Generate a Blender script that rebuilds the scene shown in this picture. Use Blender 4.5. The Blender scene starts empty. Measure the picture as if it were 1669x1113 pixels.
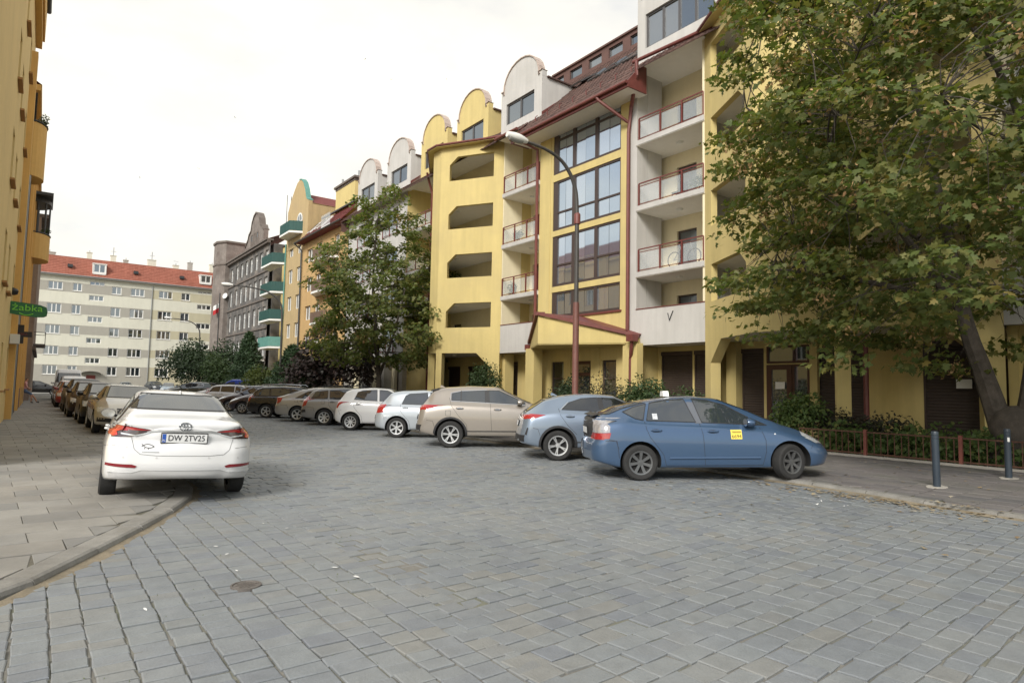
import bpy, bmesh, math, random
import numpy as np
from mathutils import Vector, Matrix
from mathutils.bvhtree import BVHTree
R = math.radians
rnd = random.Random(7)
scene = bpy.context.scene
COL = scene.collection

# ---------------------------------------------------------------- camera
CAM_H = 1.58
cd = bpy.data.cameras.new("camera"); cam = bpy.data.objects.new("camera", cd); COL.objects.link(cam)
CAM_R = Matrix(((0.80283696, -0.05948962, -0.59322324), (-0.59587563, -0.04731614, -0.80168161), (0.0196227, 0.9971069, -0.07343556)))
cam.matrix_world = Matrix.Translation((0, 0, CAM_H)) @ CAM_R.to_4x4()
cd.sensor_fit = 'HORIZONTAL'; cd.sensor_width = 36; cd.lens = 36 * 1042 / 1669
cd.clip_start = 0.05; cd.clip_end = 3000
scene.camera = cam

# ---------------------------------------------------------------- sky and sun (bright, thinly clouded)
SUN_EL, SUN_AZ = R(35), R(238)          # azimuth clockwise from +Y
w = bpy.data.worlds.new("World"); scene.world = w; w.use_nodes = True
nt = w.node_tree; nt.nodes.clear()
def N(t, **k):
    n = nt.nodes.new(t)
    for a, b in k.items(): setattr(n, a, b)
    return n
out = N('ShaderNodeOutputWorld'); bg = N('ShaderNodeBackground'); bg.inputs[1].default_value = 0.1
CLOUD_LO, CLOUD_HI = (5.2, 5.15, 4.95, 1), (6.9, 6.65, 5.9, 1)
sky = N('ShaderNodeTexSky', sky_type='NISHITA', sun_disc=False, sun_elevation=SUN_EL, sun_rotation=SUN_AZ)
tc = N('ShaderNodeTexCoord'); mp = N('ShaderNodeMapping'); mp.inputs['Scale'].default_value = (1.1, 1.1, 2.6)
n1 = N('ShaderNodeTexNoise'); n1.inputs['Scale'].default_value = 1.7; n1.inputs['Detail'].default_value = 7; n1.inputs['Roughness'].default_value = 0.55
cr = N('ShaderNodeValToRGB'); cr.color_ramp.elements[0].position = 0.34; cr.color_ramp.elements[1].position = 0.60
cr.color_ramp.elements[0].color = (0.40, 0.40, 0.40, 1); cr.color_ramp.elements[1].color = (1, 1, 1, 1)
mixc = N('ShaderNodeMix', data_type='RGBA')
L_ = nt.links.new
n2 = N('ShaderNodeTexNoise'); n2.inputs['Scale'].default_value = 2.3; n2.inputs['Detail'].default_value = 6; n2.inputs['Roughness'].default_value = 0.5; L_(mp.outputs[0], n2.inputs['Vector'])
cl = N('ShaderNodeValToRGB'); cl.color_ramp.elements[0].position = 0.36; cl.color_ramp.elements[1].position = 0.58; cl.color_ramp.elements[0].color = CLOUD_LO; cl.color_ramp.elements[1].color = CLOUD_HI
L_(n2.outputs['Fac'], cl.inputs[0]); L_(cl.outputs[0], mixc.inputs['B'])
L_(tc.outputs['Generated'], mp.inputs[0]); L_(mp.outputs[0], n1.inputs['Vector']); 
sx = N('ShaderNodeSeparateXYZ'); L_(tc.outputs['Generated'], sx.inputs[0])
ma = N('ShaderNodeMath', operation='MULTIPLY_ADD'); ma.inputs[1].default_value = 0.15; L_(sx.outputs['X'], ma.inputs[0]); L_(n1.outputs['Fac'], ma.inputs[2])
mb_ = N('ShaderNodeMath', operation='MULTIPLY_ADD'); mb_.inputs[1].default_value = 0.06; L_(sx.outputs['Y'], mb_.inputs[0]); L_(ma.outputs[0], mb_.inputs[2])
L_(mb_.outputs[0], cr.inputs[0]); L_(cr.outputs[0], mixc.inputs['Factor']); L_(sky.outputs[0], mixc.inputs['A']); L_(mixc.outputs['Result'], bg.inputs[0]); L_(bg.outputs[0], out.inputs[0])
sl = bpy.data.lights.new("sun", 'SUN'); sl.energy = 2.1; sl.angle = R(20); sl.color = (1.0, 0.95, 0.87)
so = bpy.data.objects.new("sun", sl); COL.objects.link(so)
sd = Vector((math.sin(SUN_AZ) * math.cos(SUN_EL), math.cos(SUN_AZ) * math.cos(SUN_EL), math.sin(SUN_EL)))
so.rotation_euler = sd.to_track_quat('Z', 'Y').to_euler(); so.location = (0, 0, 40)
vs = scene.view_settings
vs.view_transform = 'Standard'; vs.look = 'None'; vs.gamma = 1; vs.use_curve_mapping = False; vs.exposure = 0.84
scene.cycles.max_bounces = 8; scene.cycles.transparent_max_bounces = 12

# ---------------------------------------------------------------- helpers
def tag(o, label=None, cat=None, group=None, kind=None):
    if label: o['label'] = label
    if cat: o['category'] = cat
    if group: o['group'] = group
    if kind: o['kind'] = kind
    return o
def thing(name, loc, label, cat, group=None, rz=0, kind=None):
    o = bpy.data.objects.new(name, None); COL.objects.link(o); o.location = loc; o.rotation_euler = (0, 0, rz)
    o.empty_display_size = 0.3
    return tag(o, label, cat, group, kind)
def root_of(o):
    while o.parent: o = o.parent
    return o
def link(name, me, parent=None, loc=None):
    o = bpy.data.objects.new(name, me); COL.objects.link(o)
    if parent is not None: o.parent = parent
    if loc is not None: o.location = loc
    return o
def copy_tree(o, parent=None):
    c = o.copy(); COL.objects.link(c)
    if parent is not None: c.parent = parent
    for ch in list(o.children): copy_tree(ch, c)
    return c

class Fr:
    """facade frame: u along the wall, v outward from it, z up"""
    def __init__(s, o, U, Nn): s.o = Vector(o); s.U = Vector(U).normalized(); s.N = Vector(Nn).normalized(); s.Z = Vector((0, 0, 1))
    def __call__(s, u, v, z): return s.o + s.U * u + s.N * v + s.Z * z
WORLD = Fr((0, 0, 0), (1, 0, 0), (0, 1, 0))

class MB:
    def __init__(s): s.v = []; s.f = []; s.m = []
    def poly(s, pts, mi=0):
        b = len(s.v); s.v += [tuple(p) for p in pts]; s.f.append(tuple(range(b, b + len(pts)))); s.m.append(mi); return s
    def box(s, fr, u0, u1, v0, v1, z0, z1, mi=0):
        b = len(s.v)
        s.v += [tuple(fr(u, v, z)) for u in (u0, u1) for v in (v0, v1) for z in (z0, z1)]
        for q in ((0, 1, 3, 2), (4, 6, 7, 5), (0, 4, 5, 1), (2, 3, 7, 6), (0, 2, 6, 4), (1, 5, 7, 3)):
            s.f.append(tuple(b + i for i in q)); s.m.append(mi)
        return s
    def prism(s, pts, vec, mi=0):
        pts = [Vector(p) for p in pts]; vec = Vector(vec); n = len(pts); b = len(s.v)
        s.v += [tuple(p) for p in pts] + [tuple(p + vec) for p in pts]
        s.f.append(tuple(b + i for i in range(n))); s.f.append(tuple(b + n + n - 1 - i for i in range(n)))
        for i in range(n): s.f.append((b + i, b + n + i, b + n + (i + 1) % n, b + (i + 1) % n))
        s.m += [mi] * (n + 2); return s
    def tube(s, path, r, n=8, mi=0, caps=True):
        path = [Vector(p) for p in path]; rs = r if isinstance(r, (list, tuple)) else [r] * len(path)
        b = len(s.v); up = Vector((0.13, 0.07, 1)).normalized()
        for i, p in enumerate(path):
            d = (path[min(i + 1, len(path) - 1)] - path[max(i - 1, 0)]).normalized()
            a = d.cross(up if abs(d.dot(up)) < 0.95 else Vector((1, 0.1, 0))).normalized(); c = d.cross(a)
            for k in range(n):
                t = 2 * math.pi * k / n; s.v.append(tuple(p + (a * math.cos(t) + c * math.sin(t)) * rs[i]))
        for i in range(len(path) - 1):
            for k in range(n):
                s.f.append((b + i * n + k, b + i * n + (k + 1) % n, b + (i + 1) * n + (k + 1) % n, b + (i + 1) * n + k)); s.m.append(mi)
        if caps:
            s.f.append(tuple(b + k for k in range(n))[::-1]); s.f.append(tuple(b + (len(path) - 1) * n + k for k in range(n))); s.m += [mi, mi]
        return s
    def lathe(s, prof, c, axis=(0, 0, 1), n=16, mi=0, caps=True):
        ax = Vector(axis).normalized(); a = ax.orthogonal().normalized(); d = ax.cross(a); c = Vector(c); b = len(s.v)
        for (r, h) in prof:
            for k in range(n):
                t = 2 * math.pi * k / n; s.v.append(tuple(c + ax * h + (a * math.cos(t) + d * math.sin(t)) * r))
        for i in range(len(prof) - 1):
            for k in range(n):
                s.f.append((b + i * n + k, b + i * n + (k + 1) % n, b + (i + 1) * n + (k + 1) % n, b + (i + 1) * n + k)); s.m.append(mi)
        for i, flip in ((0, 1), (len(prof) - 1, 0)):
            if caps and prof[i][0] > 1e-4:
                q = tuple(b + i * n + k for k in range(n)); s.f.append(q[::-1] if flip else q); s.m.append(mi)
        return s
    def wall(s, fr, u0, u1, z0, z1, ops=(), v=0.0, d=0.25, mi=0):
        """front sheet at depth v with rectangular openings (a, b, c, e) and reveals d deep"""
        us = sorted({u0, u1, *[min(max(x, u0), u1) for o in ops for x in o[:2]]}); zs = sorted({z0, z1, *[min(max(x, z0), z1) for o in ops for x in o[2:4]]})
        for i in range(len(us) - 1):
            for j in range(len(zs) - 1):
                cu, cz = (us[i] + us[i + 1]) / 2, (zs[j] + zs[j + 1]) / 2
                if any(o[0] < cu < o[1] and o[2] < cz < o[3] for o in ops): continue
                s.poly([fr(us[i], v, zs[j]), fr(us[i + 1], v, zs[j]), fr(us[i + 1], v, zs[j + 1]), fr(us[i], v, zs[j + 1])], mi)
        for (a, b, c, e) in [o[:4] for o in ops]:
            q = [(a, c), (b, c), (b, e), (a, e)]
            for k in range(4):
                (x0, y0), (x1, y1) = q[k], q[(k + 1) % 4]
                s.poly([fr(x0, v, y0), fr(x1, v, y1), fr(x1, v - d, y1), fr(x0, v - d, y0)], mi)
        return s
    def build(s, name, mats, parent=None, smooth=False, local=False, kind=None, merge=False):
        me = bpy.data.meshes.new(name)
        v = s.v
        if parent is not None and not local:
            off = parent.matrix_world_loc if False else Vector(root_of(parent).location)
            v = [(p[0] - off.x, p[1] - off.y, p[2] - off.z) for p in v]
        me.from_pydata(v, [], s.f)
        if not isinstance(mats, (list, tuple)): mats = [mats]
        for m in mats: me.materials.append(m)
        if len(mats) > 1: me.polygons.foreach_set('material_index', s.m)
        if merge:
            bm = bmesh.new(); bm.from_mesh(me); bmesh.ops.remove_doubles(bm, verts=bm.verts, dist=1e-4); bmesh.ops.recalc_face_normals(bm, faces=bm.faces); bm.to_mesh(me); bm.free()
        if smooth:
            me.polygons.foreach_set('use_smooth', [True] * len(me.polygons)); me.set_sharp_from_angle(angle=R(38))
        me.update()
        o = link(name, me, parent)
        if kind: o['kind'] = kind
        return o

def np_mesh(name, V, F, mats, parent=None, kind=None, off=None, mi=None, loc=None):
    """V (n,3), F (m,k) arrays of equal-sided faces"""
    V = np.asarray(V, np.float32); F = np.asarray(F, np.int32); me = bpy.data.meshes.new(name)
    if off is not None: V = V - np.asarray(off, np.float32)
    me.vertices.add(len(V)); me.vertices.foreach_set('co', V.ravel())
    m, k = F.shape; me.loops.add(m * k); me.loops.foreach_set('vertex_index', F.ravel())
    me.polygons.add(m); me.polygons.foreach_set('loop_start', np.arange(0, m * k, k, dtype=np.int32))
    try: me.polygons.foreach_set('loop_total', np.full(m, k, np.int32))
    except Exception: pass
    for x in (mats if isinstance(mats, (list, tuple)) else [mats]): me.materials.append(x)
    if mi is not None: me.polygons.foreach_set('material_index', np.asarray(mi, np.int32))
    me.update(calc_edges=True); me.validate(); me.shade_flat()
    o = link(name, me, parent)
    if loc is not None: o.location = loc
    if kind: o['kind'] = kind
    return o

# ---------------------------------------------------------------- materials
def hexc(r, g, b):
    f = lambda c: (c / 255 / 12.92) if c / 255 <= 0.04045 else ((c / 255 + 0.055) / 1.055) ** 2.4
    return (f(r), f(g), f(b))
MATS = {}
def mat(name, col, rough=0.8, metal=0.0, var=0.12, scale=3.0, bump=0.0, bscale=40.0, spec=0.5, coat=0.0, streak=0.0, objrand=0.0, island=0.0, island_cols=None, coord='pos', stain=None, stain_amt=0.0, stain_scale=0.6, big=0.0):
    if name in MATS: return MATS[name]
    m = bpy.data.materials.new(name); m.use_nodes = True; t = m.node_tree; b = t.nodes['Principled BSDF']
    Nn = t.nodes.new; L = t.links.new
    b.inputs['Roughness'].default_value = rough; b.inputs['Metallic'].default_value = metal
    b.inputs['Specular IOR Level'].default_value = spec; b.inputs['Coat Weight'].default_value = coat; b.inputs['Coat Roughness'].default_value = 0.03
    b.inputs['Base Color'].default_value = (*col, 1)
    if coord == 'pos': g = Nn('ShaderNodeNewGeometry'); vec = g.outputs['Position']
    else: g = Nn('ShaderNodeTexCoord'); vec = g.outputs['Object']
    cur = None
    def rgb(c):
        n = Nn('ShaderNodeRGB'); n.outputs[0].default_value = (*c, 1); return n.outputs[0]
    if island_cols:
        gi = Nn('ShaderNodeNewGeometry'); oi = Nn('ShaderNodeObjectInfo'); ad = Nn('ShaderNodeMath'); ad.operation = 'ADD'; fr = Nn('ShaderNodeMath'); fr.operation = 'FRACT'
        L(gi.outputs['Random Per Island'], ad.inputs[0]); L(oi.outputs['Random'], ad.inputs[1]); L(ad.outputs[0], fr.inputs[0])
        rp = Nn('ShaderNodeValToRGB'); rp.color_ramp.interpolation = 'LINEAR'
        els = rp.color_ramp.elements
        while len(els) < len(island_cols): els.new(0.5)
        for k, c in enumerate(island_cols):
            els[k].position = k / max(1, len(island_cols) - 1) if len(c) == 3 else c[3]; els[k].color = (*c[:3], 1)
        L(fr.outputs[0], rp.inputs[0]); cur = rp.outputs[0]
    else: cur = rgb(col)
    def mul(fac_out, lo, hi):
        nonlocal cur
        mr = Nn('ShaderNodeMapRange'); mr.inputs['From Min'].default_value = 0.25; mr.inputs['From Max'].default_value = 0.75
        mr.inputs['To Min'].default_value = lo; mr.inputs['To Max'].default_value = hi; L(fac_out, mr.inputs['Value'])
        mx = Nn('ShaderNodeMix'); mx.data_type = 'RGBA'; mx.blend_type = 'MULTIPLY'; mx.inputs['Factor'].default_value = 1
        L(cur, mx.inputs['A']); L(mr.outputs[0], mx.inputs['B']); cur = mx.outputs['Result']
    def noise(sc, det=5, stretch=None):
        n = Nn('ShaderNodeTexNoise'); n.inputs['Scale'].default_value = sc; n.inputs['Detail'].default_value = det; n.inputs['Roughness'].default_value = 0.6
        if stretch:
            mpn = Nn('ShaderNodeMapping'); mpn.inputs['Scale'].default_value = stretch; L(vec, mpn.inputs[0]); L(mpn.outputs[0], n.inputs['Vector'])
        else: L(vec, n.inputs['Vector'])
        return n.outputs['Fac']
    if var: mul(noise(scale), 1 - var, 1 + var); mul(noise(scale * 9, 3), 1 - var * 0.5, 1 + var * 0.5)
    if big: mul(noise(0.33, 6), 1 - big, 1 + big)
    if streak: mul(noise(1.0, 6, (3.2, 3.2, 0.25)), 1 - streak, 1 + streak * 0.4)
    if stain:
        n = noise(stain_scale, 7); mr = Nn('ShaderNodeMapRange'); mr.inputs['From Min'].default_value = 0.48; mr.inputs['From Max'].default_value = 0.68
        mr.inputs['To Max'].default_value = stain_amt; L(n, mr.inputs['Value'])
        mx = Nn('ShaderNodeMix'); mx.data_type = 'RGBA'; L(mr.outputs[0], mx.inputs['Factor']); L(cur, mx.inputs['A']); mx.inputs['B'].default_value = (*stain, 1); cur = mx.outputs['Result']
    if objrand:
        oi = Nn('ShaderNodeObjectInfo'); mr = Nn('ShaderNodeMapRange'); mr.inputs['To Min'].default_value = 1 - objrand; mr.inputs['To Max'].default_value = 1 + objrand; L(oi.outputs['Random'], mr.inputs['Value'])
        mx = Nn('ShaderNodeMix'); mx.data_type = 'RGBA'; mx.blend_type = 'MULTIPLY'; mx.inputs['Factor'].default_value = 1; L(cur, mx.inputs['A']); L(mr.outputs[0], mx.inputs['B']); cur = mx.outputs['Result']
    L(cur, b.inputs['Base Color'])
    if bump:
        bp = Nn('ShaderNodeBump'); bp.inputs['Strength'].default_value = bump; bp.inputs['Distance'].default_value = 0.01
        L(noise(bscale, 4), bp.inputs['Height']); L(bp.outputs[0], b.inputs['Normal'])
    MATS[name] = m; return m
def glass_mat(name, lo, hi, rough=0.03, spec=0.8, tint=0.0, ior=1.5):
    """window glass with a dark room or a pale curtain behind it, different for every pane"""
    if name in MATS: return MATS[name]
    m = bpy.data.materials.new(name); m.use_nodes = True; t = m.node_tree; b = t.nodes['Principled BSDF']; Nn = t.nodes.new; L = t.links.new
    oi = Nn('ShaderNodeObjectInfo'); rp = Nn('ShaderNodeValToRGB'); rp.color_ramp.elements[0].color = (*lo, 1); rp.color_ramp.elements[1].color = (*hi, 1)
    rp.color_ramp.elements[0].position = 0.45; rp.color_ramp.elements[1].position = 0.95
    L(oi.outputs['Random'], rp.inputs[0]); L(rp.outputs[0], b.inputs['Base Color'])
    b.inputs['Roughness'].default_value = rough; b.inputs['Specular IOR Level'].default_value = spec; b.inputs['Coat Weight'].default_value = tint; b.inputs['IOR'].default_value = ior; b.inputs['Specular Tint'].default_value = (0.80, 0.90, 1.0, 1)
    bp = Nn('ShaderNodeBump'); bp.inputs['Strength'].default_value = 0.04; bp.inputs['Distance'].default_value = 0.02
    g = Nn('ShaderNodeNewGeometry'); n = Nn('ShaderNodeTexNoise'); n.inputs['Scale'].default_value = 0.7; L(g.outputs['Position'], n.inputs['Vector']); L(n.outputs['Fac'], bp.inputs['Height']); L(bp.outputs[0], b.inputs['Normal'])
    MATS[name] = m; return m
def text_mesh(body, size, extr=0.002, mats=None, align='CENTER', font_scale_x=1.0):
    cu = bpy.data.curves.new("lettering", 'FONT'); cu.body = body; cu.size = size; cu.extrude = extr; cu.align_x = align; cu.align_y = 'CENTER'
    cu.space_character = 1.0; o = bpy.data.objects.new("lettering", cu); me = bpy.data.meshes.new_from_object(o)
    bpy.data.objects.remove(o); me.materials.clear()
    if mats: me.materials.append(mats)
    if font_scale_x != 1.0: me.transform(Matrix.Diagonal((font_scale_x, 1, 1, 1)))
    return me

M_yellow = mat('yellow_plaster', hexc(205, 187, 127), 0.9, var=0.05, scale=0.8, bump=0.2, bscale=60, streak=0.12, stain=hexc(182, 166, 120), stain_amt=0.45, stain_scale=0.45)
M_cream = mat('cream_plaster', hexc(232, 222, 190), 0.9, var=0.05, scale=0.8, bump=0.1, streak=0.06)
M_lgrey = mat('light_grey_plaster', hexc(194, 192, 188), 0.9, var=0.05, scale=0.8, bump=0.2, bscale=60, streak=0.14, stain=hexc(172, 170, 165), stain_amt=0.5, stain_scale=0.45)
M_soffit = mat('soffit_plaster', hexc(232, 229, 222), 0.9, var=0.04)
M_redmetal = mat('red_brown_metal', hexc(110, 60, 55), 0.5, var=0.16, scale=4)
M_redrail = mat('dark_red_rail_paint', hexc(112, 56, 52), 0.45, var=0.08)
M_tile = mat('red_brown_roof_tile', hexc(90, 64, 56), 0.8, island_cols=[hexc(70, 50, 45), hexc(86, 63, 56), hexc(98, 72, 64), hexc(78, 57, 50)], var=0.15, scale=2)
M_frame = mat('dark_brown_window_frame', hexc(70, 58, 54), 0.5, var=0.06)
M_greyframe = mat('dark_grey_window_frame', hexc(82, 80, 80), 0.45, var=0.05)
M_white = mat('white_window_frame', hexc(226, 226, 222), 0.5, var=0.04)
M_glass = glass_mat('window_glass', (0.02, 0.025, 0.03), (0.14, 0.14, 0.13), spec=1.0, ior=2.1)
M_stairglass = glass_mat('stairwell_glass', (0.015, 0.018, 0.022), (0.05, 0.045, 0.04), spec=1.0, tint=0.0, ior=2.2)
for n_ in M_stairglass.node_tree.nodes:
    if n_.type == 'BSDF_PRINCIPLED': n_.inputs['Metallic'].default_value = 0.75
    if n_.type == 'VALTORGB': n_.color_ramp.elements[0].color = (0.42, 0.49, 0.57, 1); n_.color_ramp.elements[1].color = (0.54, 0.60, 0.67, 1)
M_balglass = mat('sky_sheen_balcony_glass', hexc(205, 212, 216), 0.06, var=0.04, spec=0.8)  # pale colour stands for sky reflected in the clear panels
M_balglass.node_tree.nodes['Principled BSDF'].inputs['Alpha'].default_value = 0.25
M_shutter = mat('dark_brown_shutter', hexc(62, 52, 47), 0.6, var=0.12, scale=1.5)
M_door = mat('dark_brown_door', hexc(74, 46, 36), 0.5, var=0.12)
M_reddoor = mat('red_brown_door', hexc(120, 52, 44), 0.5, var=0.1)
M_coping = mat('pinkish_coping', hexc(178, 162, 152), 0.7, var=0.12)
M_concrete = mat('concrete', hexc(168, 164, 156), 0.9, var=0.12, scale=3, bump=0.2)
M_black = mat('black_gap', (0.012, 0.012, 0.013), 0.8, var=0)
M_darkmetal = mat('dark_grey_metal', hexc(66, 68, 70), 0.5, 0.3, var=0.1)
M_zinc = mat('zinc', hexc(150, 152, 152), 0.5, 0.4, var=0.08)
# ================================================================ GROUND
def g_(x, y):
    """first survey of the street -> final ground coordinates"""
    h = (1.029683, -0.000143, -0.007518, 0.327039, 1.075209, -0.044357, -0.015474, 0.000485); d = h[6] * x + h[7] * y + 1
    return ((h[0] * x + h[1] * y + h[2]) / d, (h[3] * x + h[4] * y + h[5]) / d)
M_earth = mat('earth', hexc(120, 112, 98), 0.95, var=0.2, scale=0.5)
gm = MB().poly([(-600, -600, -0.22), (900, -600, -0.22), (900, 900, -0.22), (-600, 900, -0.22)])
tag(gm.build('ground', M_earth), 'bare ground reaching out behind the houses and streets', 'ground', kind='structure')

M_joint = mat('sandy_joint', hexc(116, 114, 108), 0.95, var=0.25, scale=9, bump=0.5, bscale=90, stain=hexc(90, 98, 66), stain_amt=0.6, stain_scale=1.1)
SETT = [hexc(123, 126, 128), hexc(127, 130, 131), hexc(119, 122, 126), hexc(129, 131, 131), hexc(124, 127, 128), hexc(129, 128, 124), hexc(121, 124, 127), hexc(127, 130, 131), hexc(117, 120, 125), hexc(125, 128, 130)]
SETT = [tuple(c * m for c, m in zip(k, (0.955, 0.98, 1.0))) for k in SETT]
M_sett = mat('granite_sett', hexc(130, 132, 135), 0.60, spec=0.35, island_cols=SETT, var=0.13, scale=7, bump=0.45, bscale=55, stain=hexc(138, 138, 135), stain_amt=0.35, stain_scale=0.7, big=0.13)
SLAB = [hexc(142, 137, 129), hexc(150, 145, 137), hexc(134, 131, 126), hexc(146, 140, 131)]
SLAB = [tuple(c * m for c, m in zip(k, (0.85, 0.885, 0.92))) for k in SLAB]
M_slab = mat('concrete_slab', hexc(145, 140, 133), 0.85, island_cols=SLAB, var=0.10, scale=2.5, bump=0.25, bscale=70, stain=hexc(100, 98, 95), stain_amt=0.35, stain_scale=0.9, objrand=0.06, big=0.10)
M_slabR = mat('dark_concrete_slab', hexc(112, 106, 103), 0.85, island_cols=[hexc(104, 100, 100), hexc(114, 110, 108), hexc(97, 95, 97)], var=0.12, scale=2.5, bump=0.25, bscale=70, stain=hexc(92, 96, 84), stain_amt=0.4, stain_scale=0.9)
M_kerb = mat('granite_kerb', hexc(132, 130, 125), 0.85, var=0.2, scale=5, bump=0.5, bscale=60, objrand=0.12, stain=hexc(100, 96, 88), stain_amt=0.5, stain_scale=1.5)

KL = [(-7, 4.0), (-3.2, 4.55), (-1.3, 5.15), (-0.6, 5.45), (-0.11, 5.82), (0.26, 6.47), (0.77, 7.37), (1.38, 8.58), (1.77, 9.56), (1.95, 10.34), (2.0, 11.2), (2.0, 104)]
KR = [(10.3, -14), (10.4, 2.4), (10.45, 3.57), (10.62, 4.44), (10.87, 5.3), (10.88, 6.25), (10.88, 104)]
def x_at(pl, y):
    for (x0, y0), (x1, y1) in zip(pl, pl[1:]):
        if y0 <= y <= y1: return x0 + (x1 - x0) * (y - y0) / (y1 - y0)
    return pl[0][0] if y < pl[0][1] else pl[-1][0]
def resample(pl, step):
    out = [Vector((*pl[0], 0))]; acc = 0
    for a, b in zip(pl, pl[1:]):
        a = Vector((*a, 0)); b = Vector((*b, 0)); L = (b - a).length; d = step - acc
        while d <= L: out.append(a + (b - a) * (d / L)); d += step
        acc = (acc + L) % step
    return out
road = MB()
road.poly([(-14, -14, -0.013), (11.1, -14, -0.013), (11.1, 120, -0.013), (-14, 120, -0.013)])
road = tag(road.build('road', M_joint), 'street paved with grey granite setts between two kerbs', 'road', kind='structure')

def setts():
    rg = random.Random(3); cells = []          # each: 4 corners (ccw), height offset
    # columns running along the street in the near left, stacked joints
    x = -3.4
    bound = lambda y: 2.42 + 0.10 * math.sin(y * 1.7)
    while x < 2.8:
        wdt = rg.uniform(0.175, 0.24); y = 0.9 + rg.random() * 0.1
        while y < 9.9:
            l = rg.uniform(0.12, 0.20); cx, cy = x + wdt / 2, y + l / 2
            if cx < bound(cy) + 0.02 and (cx > x_at(KL, cy) - 0.08 if cy > 4.1 else True):
                cells.append((x, x + wdt, y, y + l, 0.0, 0.0062, 0.007))
            y += l
        x += wdt
    # running bond rows across the rest
    ang = R(4.0); ca, sa = math.cos(ang), math.sin(ang)
    v = -1.5; row = 0
    while v < 104:
        wdt = rg.uniform(0.155, 0.205); u = -1.5 + v * 0.07 + (0.13 if row % 2 else 0) + rg.random() * 0.06
        rowz = 0
        while u < 19:
            l = rg.uniform(0.17, 0.29); um, vm = u + l / 2, v + wdt / 2
            X = um * ca - vm * sa - (0.9 if False else 0); Y = um * sa + vm * ca
            X0 = X - math.tan(R(8.5)) * 0
            bl = x_at(KL, Y) - 0.15 if Y > 9.9 else bound(Y) - 0.06; hw = l / 2 * ca; okL = X + hw > bl + 0.05; u_0 = u
            if X - hw < bl: u_0 = u + (bl - (X - hw)) / ca
            if okL and X < x_at(KR, Y) - 0.09 and Y < 103 and Y > -0.5: cells.append((u_0, u + l, v, v + wdt, ang, 0.017 if (X - bl < 0.42 and 4.3 < Y < 6.7 and rg.random() < 0.6) else 0.0062, 0.010))
            u += l
        v += wdt; row += 1
    n = len(cells); C = np.zeros((n, 12, 3), np.float32)
    for i, (u0, u1, v0, v1, a, gap, jit) in enumerate(cells):
        ca, sa = math.cos(a), math.sin(a); g = gap
        q = [(u0 + g, v0 + g), (u1 - g, v0 + g), (u1 - g, v1 - g), (u0 + g, v1 - g)]
        dz = rg.gauss(0, 0.0030) - (0.007 if rg.random() < 0.04 else 0); tx, ty = rg.gauss(0, 0.009), rg.gauss(0, 0.010)
        cx, cy = (u0 + u1) / 2, (v0 + v1) / 2
        wx, wy = cx * ca - cy * sa, cx * sa + cy * ca
        dip = -0.010 * math.exp(-((wx - 2.7) ** 2 / 0.04 + (wy - 5.6) ** 2 / 1.0)) - 0.010 * math.exp(-((wx - 5.2) ** 2 + (wy - 2.2) ** 2) / 0.02)
        for k, (x, y) in enumerate(q):
            x += rg.uniform(-jit, jit); y += rg.uniform(-jit, jit)
            z = dz + dip + (x - cx) * tx + (y - cy) * ty
            ix, iy = x + (cx - x) * 0.07, y + (cy - y) * 0.085
            for lay, (px, py, pz) in enumerate(((ix, iy, z + rg.uniform(-0.0015, 0.0015)), (x, y, z - 0.0045), (x, y, -0.03))):
                C[i, lay * 4 + k] = (px * ca - py * sa, px * sa + py * ca, pz)
    return C
SF = np.array([(0, 1, 2, 3), (4, 5, 1, 0), (5, 6, 2, 1), (6, 7, 3, 2), (7, 4, 0, 3), (8, 9, 5, 4), (9, 10, 6, 5), (10, 11, 7, 6), (11, 8, 4, 7)])
C = setts(); cen = C[:, :4].mean(1)
fwd = np.array([0.5952, 0.8036]); rgt = np.array([fwd[1], -fwd[0]])
dep = cen[:, :2] @ fwd; lat = cen[:, :2] @ rgt
vis = (dep > 3.0) & (np.abs(lat) < dep * 0.84)
order = np.argsort(np.where(vis, dep ** 2 + 0.3 * lat ** 2, 1e9)); near = order[:300]
rest = np.ones(len(C), bool); rest[near] = False
Cr = C[rest]; F = (np.arange(len(Cr))[:, None, None] * 12 + SF[None]).reshape(-1, 4)
np_mesh('cobblestones', Cr.reshape(-1, 3), F, M_sett, road, kind='stuff')
for i in near:
    c = C[i, :4].mean(0); np_mesh('cobblestone', C[i] - c, SF, M_sett, road, loc=c)

# kerbs
def kerb(pl, side, h, wdt, label, skip=0):
    k = MB(); k.box(WORLD, 0, 0.001, 0, 0.001, -0.2, -0.199); K = tag(k.build('kerb', M_kerb), label, 'kerb', kind='structure')
    pts = resample(pl, 0.95)
    for a, b in zip(pts, pts[1:]):
        d = (b - a).normalized(); n = Vector((-d.y, d.x, 0)) * side; m = MB(); g = 0.006
        a2, b2 = a + d * g, b - d * g; z = h + rnd.uniform(-0.009, 0.007); z2 = h + rnd.uniform(-0.009, 0.007)
        prof = [(0, -0.12), (0.006, z - 0.045), (0.022, z - 0.014), (0.05, z), (wdt, z + 0.004), (wdt, -0.12)]
        bs = len(m.v)
        for P, zz in ((a2, z), (b2, z2)):
            for (o, q) in prof: m.v.append(tuple(P + n * o + Vector((0, 0, q if q < 0 else q + (zz - z)))))
        L = len(prof)
        for i in range(L): m.f.append((i, (i + 1) % L, L + (i + 1) % L, L + i)); m.m.append(0)
        m.f.append(tuple(range(L))); m.f.append(tuple(range(L, 2 * L))); m.m += [0, 0]
        m.build('kerb_stone', M_kerb, K)
    return K
HL, HR = 0.065, 0.06
kerb(KL, 1, HL, 0.23, 'left kerb of worn stone curving round the corner')
kerb(KR, -1, HR, 0.16, 'right kerb of stone half under the parked cars')

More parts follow.
